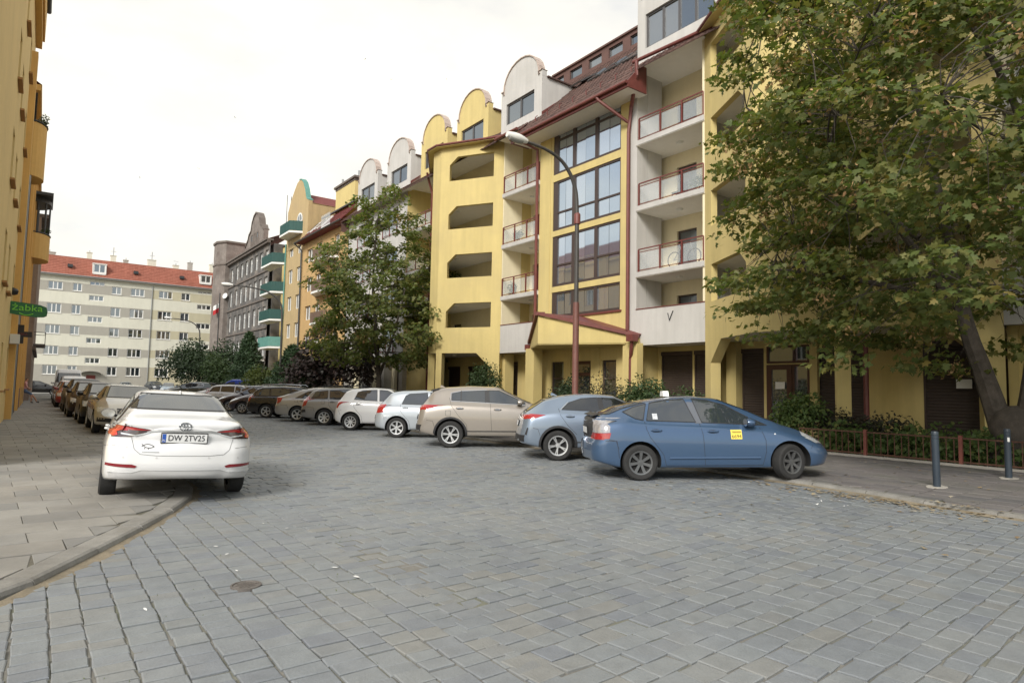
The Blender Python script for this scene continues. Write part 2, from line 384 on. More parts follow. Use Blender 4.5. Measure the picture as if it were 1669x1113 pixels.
# pavements: a bed sheet and slabs laid in courses
M_bed = mat('slab_joint', hexc(96, 92, 82), 0.95, var=0.25, scale=8, stain=hexc(80, 90, 56), stain_amt=0.5)
def pavement(name, label, outline, z, inside, ang, sl, sw, m, nsingle, seed, u_rng, v_rng):
    P = MB().poly([(x, y, z - 0.013) for x, y in outline]); P = tag(P.build(name, M_bed), label, 'pavement', kind='structure')
    rg = random.Random(seed); ca, sa = math.cos(ang), math.sin(ang); cells = []; v = v_rng[0]; row = 0
    while v < v_rng[1]:
        u = u_rng[0] + (sl / 2 if row % 2 else 0)
        while u < u_rng[1]:
            q = [(u, v), (u + sl, v), (u + sl, v + sw), (u, v + sw)]
            pw = [(x * ca - y * sa, x * sa + y * ca) for x, y in q]
            ins = [inside(*p) for p in pw]
            if any(ins):
                if not all(ins):               # cut the slab to the kerb
                    c = [p for p, k in zip(pw, ins) if k]; mx = sum(p[0] for p in c) / len(c); my = sum(p[1] for p in c) / len(c); n2 = []
                    for p, k in zip(pw, ins):
                        if k: n2.append(p); continue
                        lo, hi = 0.0, 1.0
                        for _ in range(12):
                            t = (lo + hi) / 2
                            if inside(mx + (p[0] - mx) * t, my + (p[1] - my) * t): lo = t
                            else: hi = t
                        n2.append((mx + (p[0] - mx) * lo, my + (p[1] - my) * lo))
                    pw = n2
                cells.append(pw)
            u += sl
        v += sw; row += 1
    arr = np.zeros((len(cells), 12, 3), np.float32)
    for i, pw in enumerate(cells):
        cx = sum(p[0] for p in pw) / 4; cy = sum(p[1] for p in pw) / 4; dz = rg.gauss(0, 0.0025); tx, ty = rg.gauss(0, 0.006), rg.gauss(0, 0.006)
        for k, (x, y) in enumerate(pw):
            l = math.hypot(x - cx, y - cy) + 1e-6; ga = 0.0075 if m is M_slabR else 0.0045; s1 = max(0, 1 - ga / l); s2 = max(0, 1 - (ga + 0.006) / l)
            zz = z + dz + (x - cx) * tx + (y - cy) * ty
            arr[i, k] = (cx + (x - cx) * s2, cy + (y - cy) * s2, zz); arr[i, 4 + k] = (cx + (x - cx) * s1, cy + (y - cy) * s1, zz - 0.004); arr[i, 8 + k] = (cx + (x - cx) * s1, cy + (y - cy) * s1, z - 0.05)
    d = arr[:, :4].mean(1); dd = np.hypot(d[:, 0], d[:, 1]); dp = d[:, :2] @ fwd; lt = d[:, :2] @ rgt
    od = np.argsort(np.where((dp > 2) & (np.abs(lt) < dp * 0.85), dd, 1e9 + dd)); one = od[:nsingle]; rs = np.ones(len(arr), bool); rs[one] = False
    A = arr[rs]
    if len(A): np_mesh('paving_slabs', A.reshape(-1, 3), (np.arange(len(A))[:, None, None] * 12 + SF[None]).reshape(-1, 4), m, P, kind='stuff')
    for i in one: np_mesh('paving_slab', arr[i] - d[i], SF, m, P, loc=d[i])
    return P
insL = lambda x, y: y > 3.9 and x < x_at(KL, y) - 0.235 if y > 10.4 else (-6.5 < x and all(((x - a[0]) * (b[1] - a[1]) - (y - a[1]) * (b[0] - a[0])) / math.hypot(b[0] - a[0], b[1] - a[1]) < -0.24 for a, b in [min(zip(KL, KL[1:]), key=lambda s: abs((s[0][0] + s[1][0]) / 2 - x) + abs((s[0][1] + s[1][1]) / 2 - y))]))
pavement('pavement', 'left pavement of large pale concrete slabs along the ochre house', [(-7, 4.1), *[(x - 0.1, y + 0.1) for x, y in KL[1:-1]], (1.85, 104), (-7, 104)], HL + 0.004, insL, R(3), 0.52, 0.5, M_slab, 300, 5, (-4, 14), (3.0, 103))
pavement('pavement', 'right pavement of dark grey slabs between kerb and fence', [(KR[0][0] + 0.1, -14), *[(x + 0.1, y) for x, y in KR[1:]], (26, 104), (26, -14)], HR + 0.004, lambda x, y: x > x_at(KR, y) + 0.165 and -2 < y < 80 and x < 16.45, R(4), 0.42, 0.42, M_slabR, 300, 8, (9, 24), (-4, 80))

# sandy dirt gathered in the gutters
M_dirt = mat('gutter_sand', hexc(132, 122, 104), 0.95, var=0.3, scale=6, bump=0.6, bscale=60, stain=hexc(98, 92, 76), stain_amt=0.6, stain_scale=2.0)
for pl, sd_, y0, y1, wd in ((KL, -1, 5.0, 104, 0.10), (KR, 1, 2.0, 104, 0.14)):
    pts = [p for p in resample(pl, 0.4) if y0 < p.y < y1]; gd = MB(); rg = random.Random(4); prev = None
    for a, b in zip(pts, pts[1:]):
        d = (b - a).normalized(); n = Vector((-d.y, d.x, 0)) * sd_; w0 = wd * rg.uniform(0.45, 1.25); q = (a - n * 0.02 + Vector((0, 0, 0.016)), a + n * w0 + Vector((0, 0, -0.006)))
        if prev: gd.poly([prev[0], q[0], q[1], prev[1]])
        prev = q
    gd.build('gutter_dirt', M_dirt, road)
# ================================================================ THE YELLOW AND GREY APARTMENT BUILDING (right side of the street)
FX = 19.1
FB = Fr((FX, 0, 0), (0, 1, 0), (-1, 0, 0))              # u = world Y, v towards the street
APT = thing('apartment_building', (FX, 8, 0), 'long yellow and grey apartment building with curved dormer gables and glazed stairwell', 'apartment building')
SL = [3.3, 6.4, 9.5, 12.62]; EZ = 15.94; TOP = 16.3
_mesh_cache = {}
def shared(key, builder):
    if key not in _mesh_cache: _mesh_cache[key] = builder()
    return _mesh_cache[key]
def add_window(parent, fr, u0, u1, z0, z1, v, nsash=2, fmat=None, gmat=None, fw=0.07, transom=None, name='window', d=0.07):
    """frame (part) with one pane (sub-part) for every sash; v = depth of the frame face"""
    fmat = fmat or M_frame; gmat = gmat or M_glass; m = MB()
    m.box(fr, u0, u1, v - d, v, z0, z0 + fw); m.box(fr, u0, u1, v - d, v, z1 - fw, z1)
    m.box(fr, u0, u0 + fw, v - d, v, z0 + fw, z1 - fw); m.box(fr, u1 - fw, u1, v - d, v, z0 + fw, z1 - fw)
    ws = (u1 - u0 - 2 * fw) / nsash
    for k in range(1, nsash): m.box(fr, u0 + fw + ws * k - fw * 0.6, u0 + fw + ws * k + fw * 0.6, v - d, v + 0.003, z0 + fw, z1 - fw)
    if transom: m.box(fr, u0 + fw, u1 - fw, v - d, v + 0.002, z0 + (z1 - z0) * transom - fw / 2, z0 + (z1 - z0) * transom + fw / 2)
    w_ = m.build(name, fmat, parent)
    for k in range(nsash):
        a, b = u0 + fw + ws * k, u0 + fw + ws * (k + 1); tl = rnd.uniform(-0.006, 0.006)
        p = MB().poly([fr(a, v - d * 0.6, z0 + fw), fr(b, v - d * 0.6, z0 + fw), fr(b, v - d * 0.6 + tl, z1 - fw), fr(a, v - d * 0.6 + tl, z1 - fw)])
        p.build('pane', gmat, w_)
    return w_
def add_shutter(parent, fr, u0, u1, z0, z1, v, m=None):
    """roller shutter: every slat is a shallow wedge, joined in one curtain"""
    s = MB(); n = max(6, int((z1 - z0) / 0.085)); h = (z1 - z0) / n
    for k in range(n):
        a = z0 + k * h; s.poly([fr(u0, v, a), fr(u1, v, a), fr(u1, v + 0.014, a + h * 0.55), fr(u0, v + 0.014, a + h * 0.55)]); s.poly([fr(u0, v + 0.014, a + h * 0.55), fr(u1, v + 0.014, a + h * 0.55), fr(u1, v, a + h), fr(u0, v, a + h)])
    o = s.build('roller_shutter', m or M_shutter, parent, kind='stuff')
    g = MB(); g.box(fr, u0 - 0.05, u0, v - 0.02, v + 0.04, z0, z1); g.box(fr, u1, u1 + 0.05, v - 0.02, v + 0.04, z0, z1); g.box(fr, u0 - 0.05, u1 + 0.05, v - 0.02, v + 0.10, z1, z1 + 0.16)
    g.build('shutter_box', M_frame, o)
    return o
def add_railing(parent, fr, us, z, v, h=1.08, glass=True, last_glass=True, m=None, gm=None):
    m = m or M_redrail; r = MB()
    a, b = us[0], us[-1]
    r.box(fr, a, b, v - 0.025, v + 0.025, z + h - 0.045, z + h); r.box(fr, a, b, v - 0.012, v + 0.012, z + h - 0.17, z + h - 0.145); r.box(fr, a, b, v - 0.012, v + 0.012, z + 0.06, z + 0.09)
    for u in us: r.box(fr, u - 0.022, u + 0.022, v - 0.028, v + 0.028, z - 0.05, z + h - 0.045)
    R_ = r.build('railing', m, parent)
    if glass:
        for p, q in zip(us, us[1:]):
            g = MB().box(fr, p + 0.07, q - 0.07, v - 0.006, v + 0.006, z + 0.12, z + h - 0.2); g.build('glass_panel', gm or M_balglass, R_)
    return R_
def add_lamp(parent, p):
    MB().lathe([(0.001, -0.10), (0.09, -0.085), (0.13, -0.04), (0.14, 0)], p, n=12).build('ceiling_lamp', M_white, parent, smooth=True)
def facade_part(name, m, builder, parent=None):
    mb = MB(); builder(mb); return mb.build(name, m, parent or APT)

# ---- unseen core box added to block light, closes the building to the back
cx = MB(); cx.box(FB, -22, 39.4, -16, -2.75, 0, 15.6); cx.build('wall', M_cream, APT)

# ---- balcony bays: recessed loggias between the projecting bays
def loggia(u0, u1, wallmat, backmat, low_mat, posts, doors, deep=1.85, left_ext=0.0, right_ext=0.0, low_solid=True, levels=(0, 1, 2, 3)):
    bw = MB(); ops = []
    for i in levels:
        zf = SL[i] + 0.24
        for (a, b, kind) in doors: ops.append((a, b, zf + (0.02 if kind != 'w' else 0.85), zf + 2.2))
    bw.wall(FB, u0 - right_ext, u1 + left_ext, 3.3, TOP, ops, v=-deep, d=0.2)
    bw.build('wall', backmat, APT)
    sd = MB(); sd.box(FB, u1 + left_ext, u1 + left_ext + 0.2, -deep, 0.0 if left_ext == 0 else -1.0, 3.3, TOP); sd.box(FB, u0 - right_ext - 0.2, u0 - right_ext, -deep, -0.02, 3.3, TOP)
    sd.build('wall', wallmat, APT)
    for i in levels:
        zf = SL[i]
        s = MB().box(FB, u0 - right_ext + 0.004, u1 - 0.004, -deep + 0.004, 0.03 if i else -0.03, zf + (0 if i else 0.002), zf + 0.22)
        if left_ext: s.box(FB, u1 - 0.003, u1 + left_ext - 0.004, -deep + 0.004, -1.52, zf + 0.001, zf + 0.219)
        sl = s.build('balcony_slab', M_soffit, APT)
        if i: MB().box(FB, u0, u1, 0.03, 0.055, zf + 0.03, zf + 0.255).build('slab_edge', M_lgrey, sl)
        add_lamp(APT, FB((u0 + u1) / 2 + 0.2, -0.9, zf)) if i else None
        if i == 0 and low_solid:
            MB().box(FB, u0, u1, -0.15, 0.012, zf - 0.02, zf + 1.62).build('parapet', low_mat, APT); MB().box(FB, u0, u1, -0.18, 0.035, zf + 1.62, zf + 1.66).build('parapet_coping', M_redmetal, APT)
        else: add_railing(APT, FB, posts, zf + 0.26, -0.02)
        for (a, b, kind) in doors:
            z0 = zf + 0.24 + (0.02 if kind != 'w' else 0.85); z1 = zf + 0.24 + 2.2
            if kind == 'r': add_window(APT, FB, a, b, z0, z1, -deep - 0.1, 1, M_reddoor, name='balcony_door', fw=0.12)
            else: add_window(APT, FB, a, b, z0, z1, -deep - 0.1, 1 if b - a < 1.0 else 2, M_frame)
    MB().box(FB, u0 - right_ext, u1 + left_ext, -deep, -0.02, TOP - 0.02, TOP + 0.1).build('soffit', M_soffit, APT)
LB = (7.5, 10.64)
loggia(7.5, 10.64, M_lgrey, M_cream, M_lgrey, [7.56, 8.5, 9.5, 10.55], [(11.1, 11.78, 'd'), (9.2, 10.15, 'd')], left_ext=1.2)
facade_part('wall', M_lgrey, lambda m: (m.box(FB, 10.64, 10.98, -0.6, 0.0, 3.3, TOP), m.box(FB, 10.64, 10.98, -1.5, -0.62, 3.3, TOP - 0.01)))
# small forked bracket on the grey parapet
vb = MB(); vb.tube([FB(9.1, 0.02, 4.62), FB(9.0, 0.06, 4.3), FB(8.86, 0.02, 4.7)], 0.022, 6); vb.build('wall_bracket', M_darkmetal, APT)
loggia(16.62, 19.55, M_yellow, M_cream, M_lgrey, [16.7, 17.6, 18.55, 19.5], [(18.45, 19.35, 'r')], left_ext=0.0, right_ext=0.0)
loggia(26.45, 29.9, M_yellow, M_yellow, M_yellow, [26.5, 27.6, 28.7, 29.85], [(27.4, 28.3, 'd')], low_solid=True)
loggia(-4.3, -0.9, M_lgrey, M_cream, M_lgrey, [-4.2, -3.1, -2.0, -0.95], [(-3.5, -2.5, 'd')])
MB().box(FB, -22, -4.3, -2.7, 0.0, 3.3, TOP).build('wall', M_lgrey, APT)

# ---- projecting bays with open loggias (each face has chamfered openings)
def bay(corner, outer, outer2, back, mirror):
    """corner: where the bay leaves the facade; outer..outer2 its street face; back: where it returns"""
    c, o1, o2, bk = [Vector((*p, 0)) for p in (corner, outer, outer2, back)]
    def fr_of(a, b):
        d = (b - a).normalized(); n = Vector((-d.y, d.x, 0))
        if n.x > 0: n = -n
        return Fr(a, d, n), (b - a).length
    f1, l1 = fr_of(c, o1); f2, l2 = fr_of(o1, o2); f3, l3 = fr_of(bk, o2)
    W1 = MB()
    ops = [(0.52, l1 - 0.52, z0, z1) for (z0, z1) in ((4.86, 6.37), (7.95, 9.41), (11.02, 12.46), (14.1, 15.62))]
    for f, l in ((f1, l1), (f3, l3)):
        W1.wall(f, 0, l, 3.3, TOP, [(0.52, l - 0.52, a, b) for (_, _, a, b) in ops], v=0, d=0.22)
        # inner skin of the parapet wall
        W1.wall(f, 0.1, l - 0.1, 3.3, TOP, [(0.52, l - 0.52, a, b) for (_, _, a, b) in ops], v=-0.22, d=0.001)
        for (_, _, a, b) in ops:                      # the cut corner of the opening
            q = [f(l - 0.52, -0.001, b), f(l - 0.98, -0.001, b), f(l - 0.52, -0.001, b - 0.5)]
            W1.prism(q, f.N * -0.218)
        # lower skirt with the chamfered arch foot
        W1.prism([f(0, -0.002, 3.3), f(1.28, -0.002, 3.3), f(0.45, -0.002, 2.5), (f(0.45, -0.002, 0)), f(0, -0.002, 0)], f.N * -0.35)
    W1.wall(f2, 0, l2, 3.3, TOP, v=0)
    W1.build('wall', M_yellow, APT)
    for a, b in ((o1, o2),):                          # posts under the outer corners
        P = MB()
        if not mirror: P.box(Fr(a, f1.U, f1.N), -0.34, -0.004, -0.36, -0.004, 0, 3.298); P.build('column', M_yellow, APT); P = MB()
        P.box(Fr(b, f3.U, f3.N), -0.34, -0.004, -0.36, -0.004, 0, 3.298); P.build('column', M_yellow, APT)
    for z in SL + [TOP - 0.1]:
        n_in = 0.03
        pts = [c + Vector((0, 0, z)), f1(l1, -n_in, z), f3(l3, -n_in, z), bk + Vector((0, 0, z)), bk + Vector((1.5, 0, z)), c + Vector((1.5, 0, z))]
        MB().prism(pts, (0, 0, 0.2)).build('balcony_slab', M_soffit, APT)
        if z < 15: add_lamp(APT, (c + bk) / 2 + Vector((-0.5, 0, z)))
    u0, u1 = sorted((c.y, bk.y)); bw = MB(); ops2 = []
    for z in SL: ops2 += [(u0 + 0.5, u0 + 1.3, z + 0.22, z + 2.3), (u1 - 1.4, u1 - 0.5, z + 0.9, z + 2.3)]
    bw.wall(FB, u0, u1, 3.3, TOP, ops2, v=-1.2, d=0.2); bw.box(FB, u0 - 0.1, u0, -1.2, -0.01, 3.3, TOP - 0.01); bw.box(FB, u1, u1 + 0.1, -1.2, -0.01, 3.3, TOP - 0.01); bw.build('wall', M_cream, APT)
    for z in SL: add_window(APT, FB, u0 + 0.5, u0 + 1.3, z + 0.22, z + 2.3, -1.3, 1, M_door, name='balcony_door', fw=0.1); add_window(APT, FB, u1 - 1.4, u1 - 0.5, z + 0.9, z + 2.3, -1.3, 1)
    # eave board, gutter and little roof round the bay
    off = 0.32; e = [c + f1.N * off - f1.U * 0.25, f1(l1, off, 0) + f1.U * off * 0.5, f3(l3, off, 0) + f3.U * off * 0.5, bk + f3.N * off - f3.U * 0.25]
    s = MB(); s.prism([p + Vector((0, 0, TOP - 0.04)) for p in e] + [bk + Vector((0.6, 0, TOP - 0.04)), c + Vector((0.6, 0, TOP - 0.04))], (0, 0, 0.05)); s.build('soffit', M_yellow, APT)
    g = MB(); g.tube([p + Vector((0, 0, TOP + 0.06)) for p in e], 0.075, 8); g.build('gutter', M_redmetal, APT)
    r = MB(); top = [Vector((FX + 0.45, p.y * 0.75 + (c.y + bk.y) * 0.125, 17.2)) for p in e]
    for i in range(3):
        for k in range(5):
            a0, a1 = e[i] + (top[i] - e[i]) * 0, e[i + 1]; q0, q1 = k / 5, (k + 1) / 5
            L = lambda t, j, dz: Vector((e[j].x + (top[j].x - e[j].x) * t, e[j].y + (top[j].y - e[j].y) * t, TOP + 0.08 + (17.2 - TOP - 0.08) * t + dz))
            r.poly([L(q0, i, 0.05), L(q0, i + 1, 0.05), L(q1, i + 1, 0.0), L(q1, i, 0.0)]); r.poly([L(q0, i, 0.05), L(q0, i + 1, 0.05), L(q0, i + 1, 0), L(q0, i, 0)])
    r.build('bay_roof', M_tile, APT)
bay((FX, 19.6), (17.2, 22.65), (17.2, 23.45), (FX, 26.45), False)
bay((FX, 7.5), (17.2, 4.45), (17.2, 2.15), (FX, -0.9), True)

# ---- glazed stairwell
facade_part('wall', M_yellow, lambda m: (m.box(FB, 10.98, 11.5, -0.4, 0.0, 3.3, TOP), m.box(FB, 15.85, 16.62, -0.4, 0.0, 3.3, TOP), m.box(FB, 15.70, 15.852, -0.4, -0.03, 3.3, TOP), m.box(FB, 11.5, 15.7, -0.4, -0.01, 3.3, 4.98),
    m.box(FB, 11.5, 15.7, -0.4, -0.02, 6.38, 6.68), m.box(FB, 11.5, 15.7, -0.4, -0.02, 9.42, 9.72), m.box(FB, 11.5, 15.7, -0.4, -0.02, 12.44, 12.82), m.box(FB, 11.5, 15.7, -0.4, -0.02, 15.9, TOP)))
MB().box(FB, 11.4, 15.8, -0.05, 0.06, 4.94, 5.02).build('window_sill', M_redmetal, APT)
for (z0, z1, tr) in ((5.02, 6.38, None), (6.68, 9.42, 0.42), (9.72, 12.44, 0.36), (12.82, 15.9, 0.62)):
    m = MB(); v = -0.06; us = [11.5, 12.95, 14.35, 15.7]
    m.box(FB, 11.5, 15.7, v - 0.1, v, z0, z0 + 0.14); m.box(FB, 11.5, 15.7, v - 0.1, v, z1 - 0.10, z1)
    for k, u in enumerate(us):
        a = 0.0 if k == 0 else (0.30 if k == 3 else 0.09); m.box(FB, u - a, u + (0.09 if k < 3 else 0), v - 0.1, v + 0.002, z0 + 0.14, z1 - 0.1)
    if tr: m.box(FB, 11.5, 15.7, v - 0.09, v - 0.004, z0 + (z1 - z0) * tr - 0.045, z0 + (z1 - z0) * tr + 0.045)
    wn = m.build('stairwell_window', M_frame, APT)
    for k in range(3):
        a, b = us[k] + 0.09, us[k + 1] - (0.3 if k == 2 else 0.09); mid = (a + b) / 2
        rows = [(z0 + 0.14, z0 + (z1 - z0) * tr - 0.045), (z0 + (z1 - z0) * tr + 0.045, z1 - 0.1)] if tr else [(z0 + 0.14, z1 - 0.1)]
        for (p, q) in rows:
            for (c0, c1) in ((a, mid - 0.008), (mid + 0.008, b)):
                t1, t2 = rnd.uniform(-0.006, 0.006), rnd.uniform(-0.006, 0.006)
                MB().poly([FB(c0, v - 0.05, p), FB(c1, v - 0.05 + t1, p), FB(c1, v - 0.05 + t1 + t2, q), FB(c0, v - 0.05 + t2, q)]).build('pane', M_stairglass, wn)
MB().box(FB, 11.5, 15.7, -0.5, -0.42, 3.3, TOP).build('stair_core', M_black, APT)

# ---- prow-shaped entrance canopy
Rr, Pp, Ll = Vector((18.95, 10.35, 0)), Vector((16.85, 13.9, 0)), Vector((18.6, 16.55, 0))
def up(p, z): return Vector((p.x, p.y, z))
cw = MB()
for a, b, za, zb in ((Rr, Pp, 3.62, 4.78), (Pp, Ll, 4.78, 3.62)):
    d = (b - a).normalized(); n = Vector((-d.y, d.x, 0)); n = n if n.x < 0 else -n
    cw.prism([up(a, 3.36), up(b, 3.36), up(b, zb - 0.02), up(a, za - 0.02)], n * -0.22)
cp = cw.build('canopy_wall', M_yellow, APT)
MB().prism([up(Rr, 3.34), up(Pp, 3.34), up(Ll, 3.34), Vector((19.1, 16.5, 3.34)), Vector((19.1, 10.4, 3.34))], (0, 0, 0.06)).build('soffit', M_yellow, APT)
ct = MB()
for a, b, za, zb in ((Rr, Pp, 3.62, 4.78), (Pp, Ll, 4.78, 3.62)):
    d = (b - a).normalized(); n = Vector((-d.y, d.x, 0)); n = n if n.x < 0 else -n
    ct.prism([up(a, za) + n * 0.12, up(b, zb) + n * 0.12, up(b, zb + 0.16) + n * 0.12, up(a, za + 0.16) + n * 0.12], n * -0.4)
    ct.poly([up(a, za + 0.12), up(b, zb + 0.12), up(Vector((19.1, 13.6, 0)), 4.9), Vector((19.1, a.y if a is not Pp else b.y, 3.8))])
ct.build('canopy_roof', M_redmetal, APT)
MB().box(WORLD, 18.72, 19.06, 10.25, 10.98, 0, 3.36).build('column', M_yellow, APT); MB().box(WORLD, 18.35, 18.85, 15.95, 16.55, 0, 3.36).build('column', M_yellow, APT)
# ground floor front under the canopy: pillars, two windows and the door
gops = [(15.05, 15.9, 0.15, 2.75), (13.35, 14.45, 0.05, 2.75), (11.9, 12.7, 0.15, 2.75)]
facade_part('wall', M_yellow, lambda m: m.wall(FB, 10.98, 16.5, 0, 3.34, gops, v=-0.25, d=0.3))
add_window(APT, FB, 15.05, 15.9, 0.15, 2.75, -0.32, 1, M_frame, transom=0.7)
add_window(APT, FB, 11.9, 12.7, 0.15, 2.75, -0.32, 1, M_frame, transom=0.7)
dw = add_window(APT, FB, 13.35, 14.45, 0.05, 2.75, -0.32, 1, M_door, name='entrance_door', fw=0.14, transom=0.78)
np_ = MB().box(FB, 12.82, 13.12, -0.25, -0.22, 2.62, 2.82); np_.build('house_number_plate', M_white, APT)
for a_, b_ in ((14.55, 15.0), (12.8, 13.3), (11.2, 11.85)): MB().box(FB, a_, b_, -0.25, -0.19, 0, 3.33).build('column', M_yellow, APT)

# ---- ground floor recesses with dark roller shutters
def ground_recess(u0, u1, v, doors, wallmat=M_yellow, right=True, left=True):
    facade_part('wall', wallmat, lambda m: (m.wall(FB, u0, u1, 0, 3.3, [(a, b, 0.1, c) for a, b, c in doors], v=v, d=0.12), [m.box(FB, x - 0.1, x + 0.1, v, -0.25 if False else -0.36, 0, 3.29) for x, k in ((u0, right), (u1, left)) if k] and None))
    for a, b, c in doors: add_shutter(APT, FB, a + 0.05, b - 0.05, 0.1, c - 0.17, v - 0.06)
ground_recess(7.5, 10.9, -1.5, [(9.14, 10.62, 3.1), (7.7, 9.06, 3.1)])
ground_recess(16.6, 21.0, -1.3, [(19.72, 20.65, 2.9), (18.35, 19.1, 2.9), (16.9, 17.9, 2.9)])
ground_recess(21.0, 27.2, -1.5, [(22.3, 24.6, 2.75), (25.5, 26.8, 2.75)], right=False, left=False)
facade_part('column', M_yellow, lambda m: m.box(FB, 19.56, 19.98, -0.9, -0.36, 0, 3.29))
facade_part('wall', M_yellow, lambda m: m.box(FB, 26.45, 29.95, -0.4, -0.3, 0, 3.3))
facade_part('wall', M_concrete, lambda m: m.box(FB, 26.45, 29.95, -0.3, -0.27, 0, 0.8))
# under the near bay: shutters, the brown glazed door and the open hall behind the tree
ground_recess(-0.8, 7.48, -1.1, [(7.22, 7.44, 3.05), (5.98, 6.8, 3.05), (2.66, 4.2, 3.05), (-0.75, 1.25, 3.05)], right=False, left=False)
facade_part('column', M_yellow, lambda m: m.box(FB, 6.8, 7.18, -1.1, -0.75, 0, 3.29)); facade_part('column', M_yellow, lambda m: m.box(FB, 4.1, 4.34, -1.1, -0.95, 0, 3.29))
ed = add_window(APT, FB, 4.98, 5.85, 0.05, 2.45, -1.04, 1, M_door, name='entrance_door', fw=0.17)
MB().box(FB, 5.2, 5.52, -1.02, -1.012, 1.62, 1.86).build('paper_notice', M_white, ed); MB().tube([FB(5.08, -1.0, 0.95), FB(5.08, -1.0, 1.3)], 0.018, 6).build('handle', M_zinc, ed)
add_window(APT, FB, 4.4, 4.96, 0.5, 2.45, -1.05, 1, M_door, fw=0.07); add_window(APT, FB, 4.4, 5.85, 2.5, 3.1, -1.05, 1, M_door, fw=0.07)
ground_recess(-8.0, -0.95, -0.5, [(-3.6, -1.5, 3.05), (-7.5, -4.2, 3.05)])
MB().box(FB, 0.1, 0.45, -1.03, -1.02, 1.7, 1.95).build('paper_notice', M_white, APT)
MB().tube([(17.95, 1.75, 0.1), (17.95, 1.75, 3.3)], 0.07, 8).build('downpipe', M_redmetal, APT)

# ---- further section behind the small tree: pale walls with dark loggia openings
fo = [(31.2, 33.4, z + 0.95, z + 2.5) for z in SL] + [(35.2, 37.6, z + 0.95, z + 2.5) for z in SL] + [(33.9, 34.7, z + 1.0, z + 2.4) for z in SL]
facade_part('wall', M_lgrey, lambda m: m.wall(FB, 29.95, 39.4, 3.3, TOP, fo, v=0.02, d=0.3))
for i, z in enumerate(SL):
    for a, b in ((31.2, 33.4), (35.2, 37.6)):
        add_window(APT, FB, a + 0.02, b - 0.02, z + 0.95, z + 2.5, -0.2, 2, M_frame); add_railing(APT, FB, [a + 0.05, (a + b) / 2, b - 0.05], z + 0.5, 0.09, 0.95)
    add_window(APT, FB, 33.92, 34.68, z + 1.0, z + 2.4, -0.2, 1, M_frame)
facade_part('wall', M_cream, lambda m: m.wall(FB, 29.95, 39.4, 0, 3.3, [(30.6, 32.2, 0.1, 2.8), (33.4, 35.4, 0.1, 2.8), (36.4, 38.4, 0.1, 2.8)], v=-0.6, d=0.3))
for a, b in ((30.6, 32.2), (33.4, 35.4), (36.4, 38.4)): add_window(APT, FB, a, b, 0.1, 2.8, -0.8, 2, M_frame)
for u in (29.96, 32.6, 35.6, 38.8): MB().box(FB, u, u + 0.5, -0.55, 0.0, 0, 3.3).build('column', M_concrete, APT)

# ---- roof: courses of tiles on a steep slope, the attic window band, gutters
def roof_z(x): return 16.6 + 1.1 * (x - FX)
rb = MB(); EY0, EY1, EX, EZ2 = 10.2, 17.5, 18.02, 15.19
for ya, yb, xa in ((-22, EY0, 18.42), (EY0, EY1, 19.1), (EY1, 39.4, 18.42)): rb.poly([(xa, ya, roof_z(xa) - 0.03), (xa, yb, roof_z(xa) - 0.03), (23, yb, roof_z(23) - 0.03), (23, ya, roof_z(23) - 0.03)])
rb.poly([(EX, EY0, EZ2 - 0.03), (EX, EY1, EZ2 - 0.03), (19.1, EY1, 16.57), (19.1, EY0, 16.57)])
rb.poly([(23, -22, 20.9), (23, 39.4, 20.9), (27, 39.4, 20.9), (27, -22, 20.9)]); rb.poly([(18.42, 39.4, roof_z(18.42) - 0.1), (23, 39.4, roof_z(23) - 0.1), (35, 39.4, 21), (35, 39.4, 10), (18.42, 39.4, 15)])
ROOF = rb.build('roof', M_tile, APT)
rg = random.Random(11); TV = []; TF = []
ys = np.arange(-8, 39.4, 0.28)
ez = lambda x: EZ2 + (x - EX) * (16.6 - EZ2) / (19.1 - EX) if x < 19.1 else 16.6 + 1.1 * (x - FX)
for r_ in range(-2, 20):
    s0 = r_ * 0.232; x0, x1 = 18.40 + s0, 18.40 + s0 + 0.25
    if x1 > 23.1: break
    for y in ys:
        yy = y + (0.14 if r_ % 2 else 0); low = EY0 <= yy <= EY1 - 0.2
        if r_ < 0 and not low: continue
        roof_z = ez if low else (lambda x: 16.6 + 1.1 * (x - FX)); b = len(TV); dz = rg.uniform(-0.006, 0.006); t = 0.045
        for (xx, lift) in ((x0, t), (x1, 0.004)):
            for (q, hh) in ((yy + 0.006, 0), (yy + 0.09, 0.03), (yy + 0.26, 0.004)): TV.append((xx, q, roof_z(xx) + lift + hh + dz))
        TV += [(x0, yy + 0.006, roof_z(x0)), (x0, yy + 0.26, roof_z(x0))]
        TF += [(b, b + 1, b + 4, b + 3), (b + 1, b + 2, b + 5, b + 4), (b + 6, b + 7, b + 2, b)]
roof_z = lambda x: 16.6 + 1.1 * (x - FX)
TVa = np.array(TV).reshape(-1, 8, 3); TFa = np.array(TF[:3]); tc = TVa.mean(1)          # the tiles that show largest are parts of their own
key = np.where((tc[:, 1] > 10.2) & (tc[:, 1] < 17.6) & (tc[:, 0] < 20.6), tc[:, 1] + (tc[:, 0] - 18) * 1.5, 1e6 + tc[:, 1]); big = np.argsort(key)[:300]; rst = np.ones(len(TVa), bool); rst[big] = False
V_ = TVa[rst]; np_mesh('roof_tiles', V_.reshape(-1, 3), (np.arange(len(V_))[:, None, None] * 8 + TFa[None]).reshape(-1, 4), M_tile, ROOF, kind='stuff', off=APT.location)
for i in big: np_mesh('roof_tile', TVa[i], TFa, M_tile, ROOF, off=APT.location)
M_band = mat('brown_attic_cladding', hexc(96, 70, 63), 0.7, var=0.14, scale=2)
bo = [(y, y + 0.95, 21.12, 21.72) for y in np.arange(2.0, 21, 1.45)]
